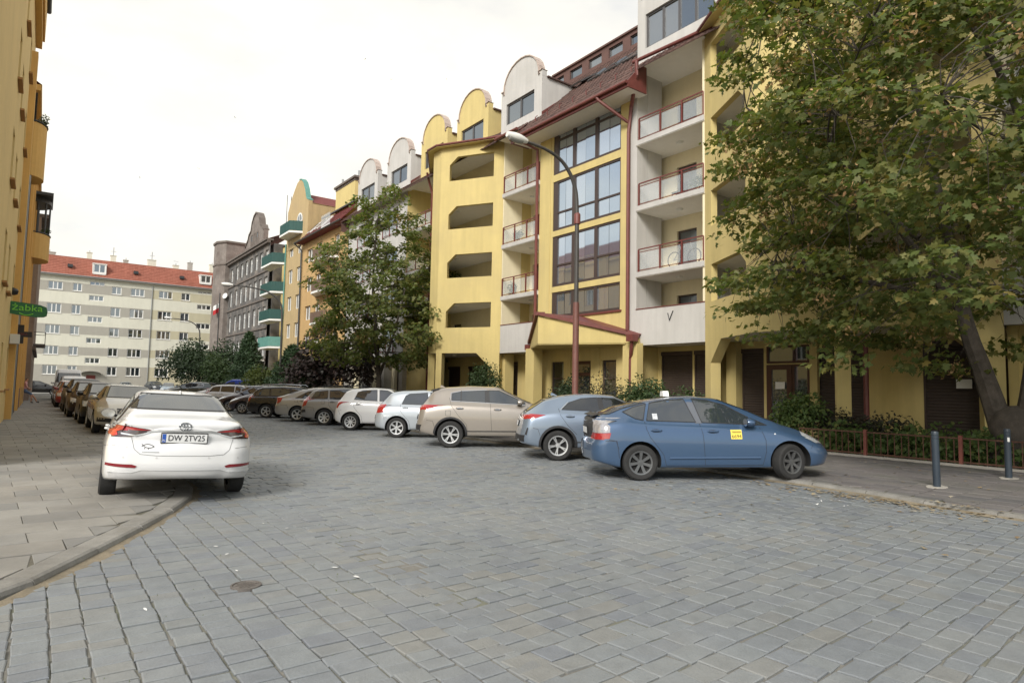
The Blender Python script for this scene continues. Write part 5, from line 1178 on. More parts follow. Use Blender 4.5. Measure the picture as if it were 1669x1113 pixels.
    for sg in (-1, 1):
        h, n, _, _ = B.bvh.ray_cast(Vector((mx, sg * 3, mz)), Vector((0, -sg, 0))); h = h or Vector((mx, sg * S['W'] / 2, mz)); m = MB(); yy = h.y + sg * 0.14
        prof = [(0.012, -0.09), (0.062, -0.075), (0.078, -0.02), (0.07, 0.045), (0.035, 0.085), (0.004, 0.095)]
        b = len(m.v)
        m.lathe(prof, (0, 0, 0), (1, 0, 0), 14); m.v = [(mx + p[0] * 0.95, yy + p[1] * 1.35, mz + 0.03 + p[2] * 0.92) for p in m.v]
        mm = m.build('wing_mirror', S.get('mirror_m', pm), root, local=True, smooth=True); a = MB(); a.tube([(mx + 0.04, h.y - sg * 0.01, mz - 0.02), (mx + 0.01, yy - sg * 0.05, mz)], 0.022, 6); a.build('mirror_arm', M_plastic, mm, local=True)
        g = MB(); g.lathe([(0.0005, -0.0925), (0.070, -0.092)], (0, 0, 0), (1, 0, 0), 14); g.v = [(mx + p[0] * 0.95 - 0.004, yy + p[1] * 1.4, mz + 0.03 + p[2] * 0.95) for p in g.v]; g.build('mirror_glass', M_chrome, mm, local=True)
    add_wheels(root, S, *S['wheel'], steer=S.get('steer', 0))
    if S.get('fin'):
        x, z = S['fin']; f = MB(); f.prism([(x - 0.07, 0, z - 0.015), (x + 0.09, 0, z - 0.015), (x - 0.02, 0, z + 0.045), (x - 0.06, 0, z + 0.055)], (0, 0.024, 0)); f.build('roof_antenna', S.get('fin_m', pm), root, local=True)
    if S.get('rails'):
        (xa, xb, y, z) = S['rails']
        for sg in (-1, 1): r = MB(); r.tube([(xa, sg * y, z - 0.06), (xa + 0.1, sg * y, z), ((xa + xb) / 2, sg * y, z + 0.03), (xb - 0.1, sg * y, z - 0.005), (xb, sg * y, z - 0.07)], 0.018, 6); r.build('roof_rail', S.get('rail_m', M_plastic), root, local=True, smooth=True)
    if S.get('rplate'):
        z, txt = S['rplate']; h, n, _, _ = B.bvh.ray_cast(Vector((-4, 0, z)), Vector((1, 0, 0))); plate(root, h + Vector((-0.006, 0, 0)), (0, math.atan2(-n.z, -n.x) if n.x < 0 else math.atan2(n.z, n.x), 0) if False else (0, -math.asin(max(-1, min(1, abs(n.z)))) * (1 if n.z * (-1 if n.x > 0 else 1) > 0 else -1) * -1, 0), txt)
    if S.get('fplate'):
        h, n, _, _ = B.bvh.ray_cast(Vector((9, 0, S['fplate'])), Vector((-1, 0, 0))); plate(root, h + Vector((0.006, 0, 0)), (0, 0, math.pi))
    root['body'] = 0; del root['body']
    return root, B
def put(root, x, y, hd, z=0.0, pitch=0.0, roll=0.0):
    root.rotation_mode = 'ZYX' if False else 'XYZ'
    root.location = (x, y, z); root.rotation_euler = (roll, pitch, hd)

def spec(kind, **k):
    if kind == 'sedan':
        S = dict(W=1.78, ro=1.03, wb=2.70, fo=0.90, R=0.318, top=[(-1.03, 1.02), (-0.92, 1.075), (-0.42, 1.12), (-0.30, 1.145), (0.36, 1.385), (0.75, 1.425), (1.15, 1.435), (1.75, 1.40), (2.55, 1.02), (2.75, 0.97), (3.25, 0.86), (3.6, 0.66)],
            belt=[(-1.03, 0.93), (0, 0.955), (1.5, 0.92), (2.6, 0.88), (3.6, 0.62)], sill=[(-1.03, 0.33), (-0.4, 0.24), (2.5, 0.22), (3.6, 0.27)], wt=[(-1.03, 0.70), (-0.45, 0.70), (-0.25, 0.645), (0.4, 0.56), (1.8, 0.56), (2.6, 0.66), (3.6, 0.62)],
            rear=[(0.2, 0.10), (0.36, 0.03), (0.5, 0.0), (0.68, 0.015), (0.80, 0.075), (0.95, 0.06), (1.06, 0.02), (1.2, 0.1)], front=[(0.2, 0.08), (0.45, 0.0), (0.7, 0.06), (0.9, 0.2)], rc=0.30, rbow=0.07,
            side_glass=[[(-0.12, 1.0), (0.36, 1.27), (0.95, 1.34), (0.98, 0.97)], [(1.06, 0.965), (1.03, 1.345), (1.55, 1.33), (2.25, 1.02), (2.25, 0.945)]], rear_glass=[(-0.64, 1.175), (-0.49, 1.375), (0.49, 1.375), (0.64, 1.175)], windscreen=[(-0.60, 1.04), (-0.48, 1.365), (0.48, 1.365), (0.60, 1.04)],
            seams=[[(0.0, 1.0), (0.02, 0.8), (0.42, 0.5), (0.45, 0.28)], [(1.02, 0.95), (1.05, 0.28)], [(2.28, 0.92), (2.22, 0.6), (2.2, 0.28)], [(0.45, 0.28), (2.2, 0.28)]], handles=[(0.2, 0.88), (1.2, 0.86)], mirror=(2.05, 0.98), wheel=(M_alloy, 10, 'thin'),
            tail=[dict(side=[(-0.80, 0.86), (-0.6, 0.93), (-0.62, 0.98), (-0.9, 0.97)], rear=[(0.45, 0.86), (0.80, 0.84), (0.84, 0.97), (0.5, 0.96)])], head=[dict(front=[(0.45, 0.64), (0.82, 0.66), (0.84, 0.78), (0.5, 0.72)], side=[(3.2, 0.68), (3.5, 0.64), (3.45, 0.74), (3.1, 0.8)])],
            extra=[('grille', 'front', [(-0.42, 0.5), (0.42, 0.5), (0.46, 0.68), (-0.46, 0.68)], M_plastic), ('air_intake', 'front', [(-0.6, 0.30), (0.6, 0.30), (0.55, 0.42), (-0.55, 0.42)], M_plastic)], fin=(0.45, 1.40), rplate=None, fplate=0.45)
    elif kind == 'hatch':
        S = dict(W=1.71, ro=0.72, wb=2.6, fo=0.86, R=0.308, top=[(-0.72, 0.96), (-0.66, 1.02), (-0.22, 1.40), (0.1, 1.45), (0.8, 1.475), (1.4, 1.44), (2.3, 1.06), (2.55, 0.98), (3.1, 0.86), (3.46, 0.64)],
            belt=[(-0.72, 0.94), (0, 0.98), (1.5, 0.93), (2.5, 0.88), (3.46, 0.6)], sill=[(-0.72, 0.32), (-0.35, 0.24), (2.5, 0.22), (3.46, 0.27)], wt=[(-0.72, 0.60), (-0.2, 0.55), (1.5, 0.56), (2.4, 0.64), (3.46, 0.6)],
            rear=[(0.2, 0.10), (0.36, 0.02), (0.5, 0.0), (0.66, 0.03), (0.85, 0.07), (1.02, 0.09), (1.2, 0.1)], front=[(0.2, 0.08), (0.45, 0.0), (0.7, 0.06), (0.9, 0.2)], rc=0.26, rbow=0.06, st=0.04,
            side_glass=[[(0.14, 1.03), (0.24, 1.28), (0.36, 1.345), (0.92, 1.38), (0.98, 1.0)], [(1.06, 1.0), (1.01, 1.38), (1.35, 1.36), (2.08, 1.04), (2.1, 0.98)]], rear_glass=[(-0.55, 1.06), (-0.45, 1.36), (0.45, 1.36), (0.55, 1.06)], windscreen=[(-0.58, 1.07), (-0.47, 1.39), (0.47, 1.39), (0.58, 1.07)],
            seams=[[(0.1, 1.03), (0.12, 0.8), (0.38, 0.5), (0.42, 0.28)], [(1.02, 0.99), (1.05, 0.28)], [(2.12, 0.96), (2.1, 0.6), (2.08, 0.28)], [(0.42, 0.28), (2.08, 0.28)]], handles=[(0.26, 0.92), (1.18, 0.9)], mirror=(1.95, 1.0), wheel=(M_alloy, 6, 'wide'),
            tail=[dict(side=[(-0.70, 0.76), (-0.42, 0.78), (-0.34, 1.02), (-0.62, 1.02)], rear=[(0.52, 0.76), (0.80, 0.76), (0.76, 1.04), (0.56, 1.0)])], head=[dict(front=[(0.42, 0.62), (0.78, 0.62), (0.78, 0.80), (0.5, 0.74)], side=[(3.0, 0.70), (3.36, 0.62), (3.3, 0.74), (2.95, 0.84)])],
            extra=[('grille', 'front', [(-0.4, 0.58), (0.4, 0.58), (0.42, 0.70), (-0.42, 0.70)], M_plastic), ('air_intake', 'front', [(-0.5, 0.30), (0.5, 0.30), (0.5, 0.42), (-0.5, 0.42)], M_plastic)], rplate=(0.62, None), fplate=0.5)
    elif kind == 'wagon':
        S = spec('hatch'); S.update(W=1.78, ro=0.98, wb=2.7, fo=0.9, R=0.316, top=[(-0.98, 0.98), (-0.92, 1.04), (-0.60, 1.36), (-0.3, 1.45), (0.6, 1.485), (1.45, 1.45), (2.4, 1.04), (2.65, 0.98), (3.25, 0.86), (3.6, 0.64)], belt=[(-0.98, 0.95), (0, 0.97), (1.5, 0.93), (2.6, 0.88), (3.6, 0.6)], sill=[(-0.98, 0.34), (-0.4, 0.24), (2.6, 0.22), (3.6, 0.27)],
            wt=[(-0.98, 0.62), (-0.5, 0.57), (1.5, 0.57), (2.5, 0.66), (3.6, 0.62)], side_glass=[[(-0.55, 1.04), (-0.42, 1.3), (0.06, 1.36), (0.10, 1.03)], [(0.18, 1.03), (0.14, 1.365), (0.98, 1.39), (1.04, 1.0)], [(1.12, 1.0), (1.07, 1.39), (1.42, 1.37), (2.2, 1.02), (2.2, 0.98)]], rear_glass=[(-0.56, 1.08), (-0.48, 1.38), (0.48, 1.38), (0.56, 1.08)], windscreen=[(-0.6, 1.06), (-0.48, 1.39), (0.48, 1.39), (0.6, 1.06)],
            seams=[[(0.14, 1.02), (0.16, 0.8), (0.40, 0.5), (0.44, 0.28)], [(1.08, 0.99), (1.1, 0.28)], [(2.22, 0.96), (2.2, 0.28)], [(0.44, 0.28), (2.2, 0.28)]], handles=[(0.3, 0.92), (1.24, 0.9)], mirror=(2.02, 1.0), rails=(-0.4, 1.5, 0.52, 1.53),
            tail=[dict(side=[(-0.96, 0.74), (-0.72, 0.78), (-0.62, 1.1), (-0.78, 1.16)], rear=[(0.58, 0.74), (0.84, 0.74), (0.74, 1.12), (0.60, 1.1)])], head=[dict(front=[(0.42, 0.62), (0.8, 0.62), (0.82, 0.80), (0.5, 0.74)], side=[(3.15, 0.70), (3.5, 0.62), (3.45, 0.74), (3.05, 0.84)])])
    elif kind == 'suv':
        S = spec('hatch'); S.update(W=1.85, ro=0.93, wb=2.67, fo=0.88, R=0.348, top=[(-0.93, 1.06), (-0.86, 1.12), (-0.52, 1.50), (-0.2, 1.585), (0.5, 1.63), (1.25, 1.60), (2.15, 1.17), (2.4, 1.09), (3.1, 0.98), (3.55, 0.72)], belt=[(-0.93, 1.06), (0, 1.14), (1.5, 1.08), (2.6, 0.98), (3.55, 0.68)], sill=[(-0.93, 0.42), (-0.4, 0.30), (2.6, 0.28), (3.55, 0.36)],
            wt=[(-0.93, 0.64), (-0.4, 0.60), (1.4, 0.60), (2.3, 0.68), (3.55, 0.64)], side_glass=[[(0.02, 1.24), (0.02, 1.42), (0.3, 1.475), (0.90, 1.50), (0.92, 1.19)], [(1.03, 1.18), (1.01, 1.50), (1.28, 1.495), (1.98, 1.18), (1.98, 1.13)]], rear_glass=[(-0.60, 1.14), (-0.50, 1.47), (0.50, 1.47), (0.60, 1.14)], windscreen=[(-0.62, 1.18), (-0.5, 1.52), (0.5, 1.52), (0.62, 1.18)],
            side_black=[[(0.88, 1.18), (0.88, 1.505), (1.05, 1.505), (1.05, 1.17)]], seams=[[(-0.04, 1.3), (0.02, 1.1), (0.2, 0.85), (0.43, 0.6), (0.45, 0.44)], [(1.05, 1.15), (1.09, 0.44)], [(2.05, 1.08), (2.05, 0.44)], [(0.45, 0.44), (2.05, 0.44)]], handles=[(0.25, 1.03), (1.25, 1.0)], mirror=(1.85, 1.16), cladding=0.05,
            tail=[dict(side=[(-0.92, 1.0), (-0.62, 0.99), (-0.28, 1.11), (-0.7, 1.12)], rear=[(0.42, 0.99), (0.80, 0.98), (0.86, 1.11), (0.5, 1.08)])], head=[dict(front=[(0.5, 0.8), (0.84, 0.8), (0.84, 0.95), (0.6, 0.92)], side=[(3.0, 0.85), (3.45, 0.78), (3.4, 0.92), (2.9, 0.98)])], rplate=(0.78, None), fplate=0.55, rails=(-0.3, 1.3, 0.55, 1.66), fin=(-0.28, 1.59))
    elif kind == 'prius':
        S = spec('hatch'); S.update(W=1.725, ro=0.86, wb=2.7, fo=0.90, R=0.315, top=[(-0.86, 1.06), (-0.80, 1.13), (-0.3, 1.295), (0.25, 1.41), (0.75, 1.475), (1.1, 1.49), (1.5, 1.455), (2.05, 1.25), (2.65, 0.985), (3.1, 0.86), (3.4, 0.72), (3.6, 0.55)], belt=[(-0.86, 0.98), (-0.3, 1.04), (0.3, 0.985), (1.5, 0.94), (2.5, 0.89), (3.6, 0.52)], sill=[(-0.86, 0.34), (-0.4, 0.22), (2.6, 0.20), (3.6, 0.24)],
            wt=[(-0.86, 0.62), (-0.4, 0.56), (0.6, 0.53), (1.5, 0.54), (2.5, 0.64), (3.6, 0.56)], rear=[(0.2, 0.10), (0.34, 0.02), (0.5, 0.0), (0.66, 0.02), (0.72, 0.07), (1.08, 0.05), (1.2, 0.1)], rc=0.26, fc=0.52, rtop=0.035,
            side_glass=[[(-0.26, 1.20), (-0.06, 1.285), (0.18, 1.345), (0.08, 1.055), (-0.06, 1.085)], [(0.14, 1.05), (0.25, 1.36), (0.55, 1.41), (0.88, 1.43), (1.03, 1.02)], [(1.14, 1.015), (1.03, 1.432), (1.3, 1.41), (1.62, 1.32), (2.02, 1.10), (2.02, 0.975)], [(2.07, 0.97), (2.06, 1.085), (2.33, 0.96)]], rear_glass=[(-0.56, 1.16), (-0.46, 1.36), (0.46, 1.36), (0.56, 1.16)], windscreen=[(-0.6, 1.05), (-0.46, 1.41), (0.46, 1.41), (0.6, 1.05)],
            seams=[[(0.10, 1.03), (0.12, 0.9), (0.18, 0.76), (0.41, 0.46), (0.46, 0.26)], [(1.09, 1.01), (1.13, 0.8), (1.16, 0.26)], [(2.18, 0.93), (2.26, 0.7), (2.26, 0.5), (2.2, 0.27)], [(0.46, 0.26), (2.2, 0.265)], [(-0.62, 0.70), (-0.42, 0.70), (-0.38, 0.4)]], handles=[(0.30, 0.88), (1.32, 0.86)], mirror=(1.98, 0.99), wheel=(M_dalloy, 7, 'wide'), steer=R(20),
            tail=[dict(side=[(-0.82, 0.72), (-0.55, 0.74), (-0.52, 0.84), (-0.80, 0.83)], rear=[(0.56, 0.72), (0.83, 0.72), (0.80, 0.83), (0.56, 0.83)]), dict(side=[(-0.80, 0.835), (-0.54, 0.845), (-0.53, 0.95), (-0.62, 1.04), (-0.79, 1.07)], rear=[(0.56, 0.835), (0.80, 0.835), (0.76, 1.10), (0.56, 1.10)], m=M_tclear)],
            head=[dict(front=[(0.52, 0.62), (0.74, 0.64), (0.74, 0.74), (0.58, 0.71)], side=[(2.98, 0.77), (3.34, 0.62), (3.36, 0.70), (3.0, 0.84)])], extra=[('tailgate_panel', 'rear', [(-0.55, 0.74), (0.55, 0.74), (0.55, 1.10), (-0.55, 1.10)], M_plastic), ('air_intake', 'front', [(-0.4, 0.30), (0.4, 0.30), (0.45, 0.42), (-0.45, 0.42)], M_plastic)], rplate=(0.86, None))
    elif kind == 'van':
        S = spec('hatch'); S.update(W=1.95, ro=0.95, wb=3.3, fo=0.95, R=0.335, top=[(-0.95, 2.25), (-0.9, 2.35), (0.5, 2.42), (2.3, 2.38), (2.75, 2.1), (3.35, 1.42), (3.75, 1.2), (4.25, 0.85)], belt=[(-0.95, 1.25), (2.5, 1.2), (3.4, 1.1), (4.25, 0.8)], sill=[(-0.95, 0.42), (0, 0.3), (3.3, 0.3), (4.25, 0.36)], wt=[(-0.95, 0.80), (2.3, 0.78), (3.3, 0.80), (4.25, 0.72)], rear=[(0.2, 0.05), (0.5, 0.0), (2.4, 0.03)], rc=0.15,
            side_glass=[[(2.2, 1.3), (2.15, 1.85), (2.75, 1.82), (3.2, 1.3)]], rear_glass=[(-0.7, 1.3), (-0.62, 1.95), (0.62, 1.95), (0.7, 1.3)], windscreen=[(-0.78, 1.4), (-0.68, 2.08), (0.68, 2.08), (0.78, 1.4)], seams=[[(2.1, 2.0), (2.1, 0.4)], [(3.3, 1.2), (3.2, 0.5)]], handles=[(2.25, 1.1)], mirror=(3.05, 1.3), tail=[dict(rear=[(0.8, 0.8), (0.93, 0.8), (0.9, 1.3), (0.8, 1.3)])], head=[dict(front=[(0.5, 0.85), (0.88, 0.85), (0.86, 1.1), (0.6, 1.02)])], rplate=None, fplate=0.6)
    S.update(k); return S
# ---------------------------------------------------------------- the cars in the street
HD = R(-34.6)
G_right = 'cars parked at an angle along the right kerb'; G_left = 'cars parked in a row along the left kerb'
# white saloon in front
P_white = paint('white_car_paint', (0.67, 0.675, 0.68))
S = spec('sedan', fin=None, rplate=(0.845, 'DW 2TV25'), tail=[], W=1.79, wm=[(-1.03, 0.83), (-0.6, 0.875), (0, 0.895), (1.5, 0.895), (2.8, 0.895), (3.6, 0.86)])
S['extra'] = []
S['glass'] = M_cglass; S['mirror_m'] = M_plastic
cor, B = make_car('parked_car', S, P_white, 'white saloon seen from behind with number plate DW 2TV25, half on the left kerb', 'car')
def rearp(name, q, m, off=0.006, rd=0, mirror=True, step=0.05):
    for sg in ((-1, 1) if mirror else (1,)): raw(name, B.patch([(sg * a, b) for a, b in q], 'rear', off, step, rd), m, cor)
M_bright = mat('bright_red_lens', (0.55, 0.03, 0.025), 0.1, var=0.1, scale=25, spec=0.9, coat=1.0, coord='obj'); M_smoke = mat('smoked_lens', (0.06, 0.04, 0.04), 0.12, var=0.1, spec=0.8, coat=1.0)
for sg in (-1, 1):
    tl = raw('tail_light', merge(B.patch([(sg * a, b) for a, b in ((0.36, 0.925), (0.40, 0.945), (0.60, 0.975), (0.80, 0.985), (0.85, 0.97), (0.85, 0.855), (0.80, 0.838), (0.60, 0.845), (0.47, 0.885))], 'rear', 0.006, 0.04), B.patch([(-0.90, 0.85), (-0.74, 0.87), (-0.66, 0.93), (-0.70, 0.98), (-0.92, 0.985)], 'side', 0.006, 0.05, 0, sg)), M_smoke, cor)
    raw('red_band', merge(B.patch([(sg * a, b) for a, b in ((0.37, 0.93), (0.60, 0.97), (0.80, 0.98), (0.845, 0.965), (0.845, 0.92), (0.60, 0.93))], 'rear', 0.010, 0.04), B.patch([(-0.92, 0.92), (-0.70, 0.93), (-0.72, 0.972), (-0.92, 0.975)], 'side', 0.010, 0.05, 0, sg)), M_redlens, tl)
    raw('brake_lamp', B.patch([(sg * a, b) for a, b in ((0.70, 0.925), (0.80, 0.925), (0.835, 0.90), (0.835, 0.865), (0.78, 0.85), (0.735, 0.865), (0.75, 0.905))], 'rear', 0.012, 0.04), M_bright, tl)
    raw('light_strip', B.strip([(sg * 0.40, 0.905), (sg * 0.55, 0.865), (sg * 0.62, 0.875), (sg * 0.70, 0.885)], 0.016, 'rear', 1, 0.011), M_clear, tl)
    raw('reflector', merge(B.patch([(sg * a, b) for a, b in ((0.52, 0.472), (0.84, 0.488), (0.84, 0.522), (0.56, 0.515), (0.50, 0.495))], 'rear', 0.006, 0.05)), M_deepred, cor)
    raw('bumper_crease', B.strip([(sg * 0.42, 0.50), (sg * 0.52, 0.545), (sg * 0.82, 0.555)], 0.006, 'rear', 1, 0.003), M_gapline, cor) if False else None
raw('chrome_strip', B.strip([(-0.42, 0.912), (-0.30, 0.932), (0.30, 0.932), (0.42, 0.912)], 0.020, 'rear', 1, 0.014), M_zinc, cor)
raw('boot_gap', merge(B.strip([(-0.60, 0.985), (-0.585, 0.82), (-0.55, 0.70), (-0.48, 0.64), (-0.30, 0.625), (0.30, 0.625), (0.48, 0.64), (0.55, 0.70), (0.585, 0.82), (0.60, 0.985)], 0.0055, 'rear', 1, 0.003), B.strip([(-0.62, 0.72), (-0.76, 0.735), (-0.86, 0.73)], 0.005, 'rear', 1, 0.003), B.strip([(0.62, 0.72), (0.76, 0.735), (0.86, 0.73)], 0.004, 'rear', 1, 0.003)), mat('grey_panel_gap', (0.16, 0.16, 0.16), 0.8, var=0), cor)
# lower bumper: a raised lip and a grey lower panel
raw('bumper_lip', B.strip([(-0.82, 0.43), (-0.56, 0.43), (-0.45, 0.465), (0.45, 0.465), (0.56, 0.43), (0.80, 0.43)], 0.034, 'rear', 1, 0.014, 0.04), P_white, cor)
raw('lower_bumper', B.patch([(-0.78, 0.335), (0.78, 0.335), (0.80, 0.40), (0.56, 0.405), (0.45, 0.445), (-0.45, 0.445), (-0.56, 0.405), (-0.80, 0.40)], 'rear', 0.008, 0.04), mat('grey_white_plastic', (0.50, 0.50, 0.50), 0.4, var=0.04), cor)
# emblem, fish symbol and small badge
M_dkchrome = mat('dark_chrome', (0.30, 0.31, 0.32), 0.25, 0.9, var=0)
em = MB(); c = B.bvh.ray_cast(Vector((-4, 0, 0.985)), Vector((1, 0, 0)))[0]
def ell(m, cy, cz, a, b, r):
    P = []
    for t in np.linspace(0, 2 * math.pi, 25):
        h, n, _, _ = B.bvh.ray_cast(Vector((-4, cy + a * math.cos(t), 0.99 + cz + b * math.sin(t))), Vector((1, 0, 0))); P.append(h + (n if n.x < 0 else -n) * 0.008)
    m.tube(P, r, 6)
ell(em, 0, 0, 0.072, 0.044, 0.007); ell(em, 0, -0.002, 0.020, 0.041, 0.006); ell(em, 0, 0.020, 0.050, 0.020, 0.006); em.build('emblem', M_dkchrome, cor, local=True, smooth=True)
fs = []
up_f = [(0.47, 0.735), (0.43, 0.762), (0.375, 0.76), (0.335, 0.735)]; dn_f = [(0.47, 0.76), (0.43, 0.722), (0.375, 0.715), (0.335, 0.735)]
raw('fish_symbol', merge(B.strip(chaikin(up_f, 2), 0.008, 'rear', 1, 0.004), B.strip(chaikin(dn_f, 2), 0.008, 'rear', 1, 0.004), B.strip([(0.395, 0.712), (0.40, 0.70)], 0.007, 'rear', 1, 0.004), B.strip([(0.435, 0.72), (0.44, 0.706)], 0.007, 'rear', 1, 0.004)), M_ink, cor)
raw('dealer_strip', B.strip([(0.28, 0.668), (0.46, 0.668)], 0.010, 'rear', 1, 0.004), M_zinc, cor)
raw('parking_sensor', merge(*[B.patch([(y + 0.012 * math.cos(t), 0.60 + 0.012 * math.sin(t)) for t in np.linspace(0, 2 * math.pi, 8, endpoint=False)], 'rear', 0.004, 0.05) for y in (-0.66, -0.3, 0.3, 0.66)]), mat('grey_sensor', (0.55, 0.55, 0.55), 0.4, var=0), cor)
sh_ = MB(); sh_.lathe([(0.03, 0), (0.028, 0.012), (0.012, 0.05), (0.002, 0.055)], (-0.0, 0, 0), (0, 0, 1), 10); sh_.v = [(0.42 + p[0] * 1.6, p[1], 1.385 + p[2]) for p in sh_.v]; sh_.build('roof_antenna', P_white, cor, local=True, smooth=True)
MB().box(WORLD, -0.45, 0.1, -0.5, -0.28, 0.24, 0.34).build('exhaust_box', M_plastic, cor, local=True)
put(cor, 1.63, 10.2, R(90 - 5), z=0.015, roll=R(2.4))

# blue hybrid hatchback (taxi)
P_blue = paint('blue_car_paint', (0.052, 0.100, 0.185), 0.35, 0.3)
S = spec('prius'); pri, B = make_car('parked_car', S, P_blue, 'blue hatchback taxi with white roof sign and yellow door sticker 6694', 'car', G_right)
for sg in (-1, 1):
    P_ = []
    for x in np.linspace(0.52, 2.15, 12):
        h = B.bvh.ray_cast(Vector((x, sg * 3, 0.395)), Vector((0, -sg, 0)))[0]; P_.append(h + Vector((0, sg * 0.006, 0)))
    mbar = MB(); mbar.tube(P_, 0.020, 8); mbar.build('side_moulding', P_blue, pri, local=True, smooth=True)
raw('pillar', merge(*[B.patch([(1.02, 1.0), (0.90, 1.44), (1.05, 1.44), (1.15, 1.0)], 'side', 0.0035, 0.08, 0, sg) for sg in (-1, 1)]), mat('grey_pillar', (0.11, 0.12, 0.14), 0.4, var=0), pri)
stk = raw('door_sticker', B.patch([(1.63, 0.725), (1.83, 0.725), (1.83, 0.885), (1.63, 0.885)], 'side', 0.006, 0.06, 0, -1), mat('yellow_sticker', (0.86, 0.66, 0.10), 0.4, var=0.02), pri)
h = B.bvh.ray_cast(Vector((1.73, -3, 0.79)), Vector((0, 1, 0))); ty = h[0].y
tt = link('sticker_lettering', text_mesh('6694', 0.088, 0.001, M_ink), stk, (1.73, ty - 0.011, 0.772)); tt.rotation_euler = (R(90) + math.asin(h[1].z) * -1, 0, 0)
sl_ = MB(); sl_.box(WORLD, 1.65, 1.81, ty - 0.010, ty - 0.008, 0.845, 0.868); sl_.build('sticker_line', mat('ochre_print', (0.45, 0.34, 0.08), 0.5, var=0.1), stk, local=True)
sp = MB(); sp.prism([(-0.80, 0, 1.115), (-0.80, 0, 1.14), (-0.60, 0, 1.185), (-0.58, 0, 1.165)], (0, 0.001, 0)); sp = MB(); sp.box(Fr((-0.75, 0, 1.145), (1, 0, 0.30), (0, 1, 0)), -0.05, 0.08, -0.52, 0.52, -0.008, 0.008); sp.build('rear_spoiler', M_plastic, pri, local=True)
ts = MB(); prof = [(-0.12, 0.0), (-0.11, 0.05), (-0.07, 0.10), (0.07, 0.10), (0.11, 0.05), (0.12, 0.0)]
ts.prism([(0.62 - 0.08 * 0.0 + 0.0, y, 1.478 + z) for y, z in prof], (0.11, 0, -0.0)); ts = ts.build('taxi_sign', mat('white_sign_plastic', (0.82, 0.82, 0.80), 0.35, var=0.03), pri, local=True)
MB().tube([(0.50, 0.0, 1.455), (0.40, 0.0, 1.56)], 0.005, 5).build('roof_antenna', M_plastic, pri, local=True)
raw('door_badge', B.patch([(2.42, 0.80), (2.45, 0.80), (2.45, 0.822), (2.42, 0.822)], 'side', 0.005, 0.05, 0, -1), M_clear, pri)
raw('window_sticker', B.patch([(0.26, 1.07), (0.35, 1.07), (0.35, 1.17), (0.26, 1.17)], 'side', 0.008, 0.06, 0, -1), M_clear, pri)
put(pri, 9.29 - 0.125, 8.43 + 0.085, HD, z=0.0, pitch=R(-1.2))

# grey blue crossover
P_gb = paint('grey_blue_car_paint', (0.20, 0.25, 0.32), 0.45, 0.3)
S = spec('suv', W=1.826, ro=0.86, wb=2.65, fo=0.88, R=0.332, top=[(-0.86, 1.02), (-0.80, 1.07), (-0.28, 1.35), (0.1, 1.45), (0.7, 1.495), (1.3, 1.46), (2.2, 1.06), (2.45, 1.0), (3.1, 0.9), (3.53, 0.68)], belt=[(-0.86, 0.99), (0, 1.08), (1.5, 1.0), (2.6, 0.92), (3.53, 0.62)], sill=[(-0.86, 0.38), (-0.4, 0.28), (2.6, 0.26), (3.53, 0.32)],
    side_glass=[[(0.10, 1.13), (0.26, 1.28), (0.55, 1.375), (0.92, 1.40), (0.96, 1.09)], [(1.06, 1.08), (1.02, 1.40), (1.32, 1.38), (2.02, 1.08), (2.02, 1.03)]], side_black=[[(0.93, 1.08), (0.90, 1.405), (1.05, 1.405), (1.08, 1.07)]], rear_glass=[(-0.56, 1.09), (-0.46, 1.33), (0.46, 1.33), (0.56, 1.09)], windscreen=[(-0.6, 1.09), (-0.48, 1.40), (0.48, 1.40), (0.6, 1.09)],
    tail=[dict(side=[(-0.84, 0.93), (-0.55, 0.92), (-0.27, 1.01), (-0.62, 1.03)], rear=[(0.36, 0.95), (0.80, 0.91), (0.84, 1.02), (0.42, 1.0)])], handles=[(0.28, 0.98), (1.24, 0.95)], mirror=(1.9, 1.06), wheel=(M_alloy, 5, 'twin'), rplate=(0.80, None), rails=None, fin=(-0.02, 1.45), side_chrome=[[(0.06, 1.12), (0.24, 1.29)]], glass=M_tint, seams=[[(0.02, 1.15), (0.06, 1.0), (0.22, 0.78), (0.42, 0.58)], [(1.05, 1.06), (1.08, 0.42)], [(2.06, 1.0), (2.05, 0.42)]],
    extra=[('rear_skirt', 'rear', [(-0.8, 0.36), (0.8, 0.36), (0.84, 0.56), (-0.84, 0.56)], M_plastic), ('skid_plate', 'rear', [(-0.5, 0.40), (0.5, 0.40), (0.6, 0.46), (0.5, 0.47), (-0.5, 0.47), (-0.6, 0.46)], M_chrome), ('vent', 'side', [(-0.74, 0.58), (-0.70, 0.56), (-0.665, 0.72), (-0.69, 0.73)], M_plastic)])
xc, _ = make_car('parked_car', S, P_gb, 'grey blue crossover with black arches, parked between the blue taxi and a beige car', 'car', G_right)
put(xc, 9.48 + 0.46, 11.0 + 0.66, R(-35), pitch=R(-0.8))
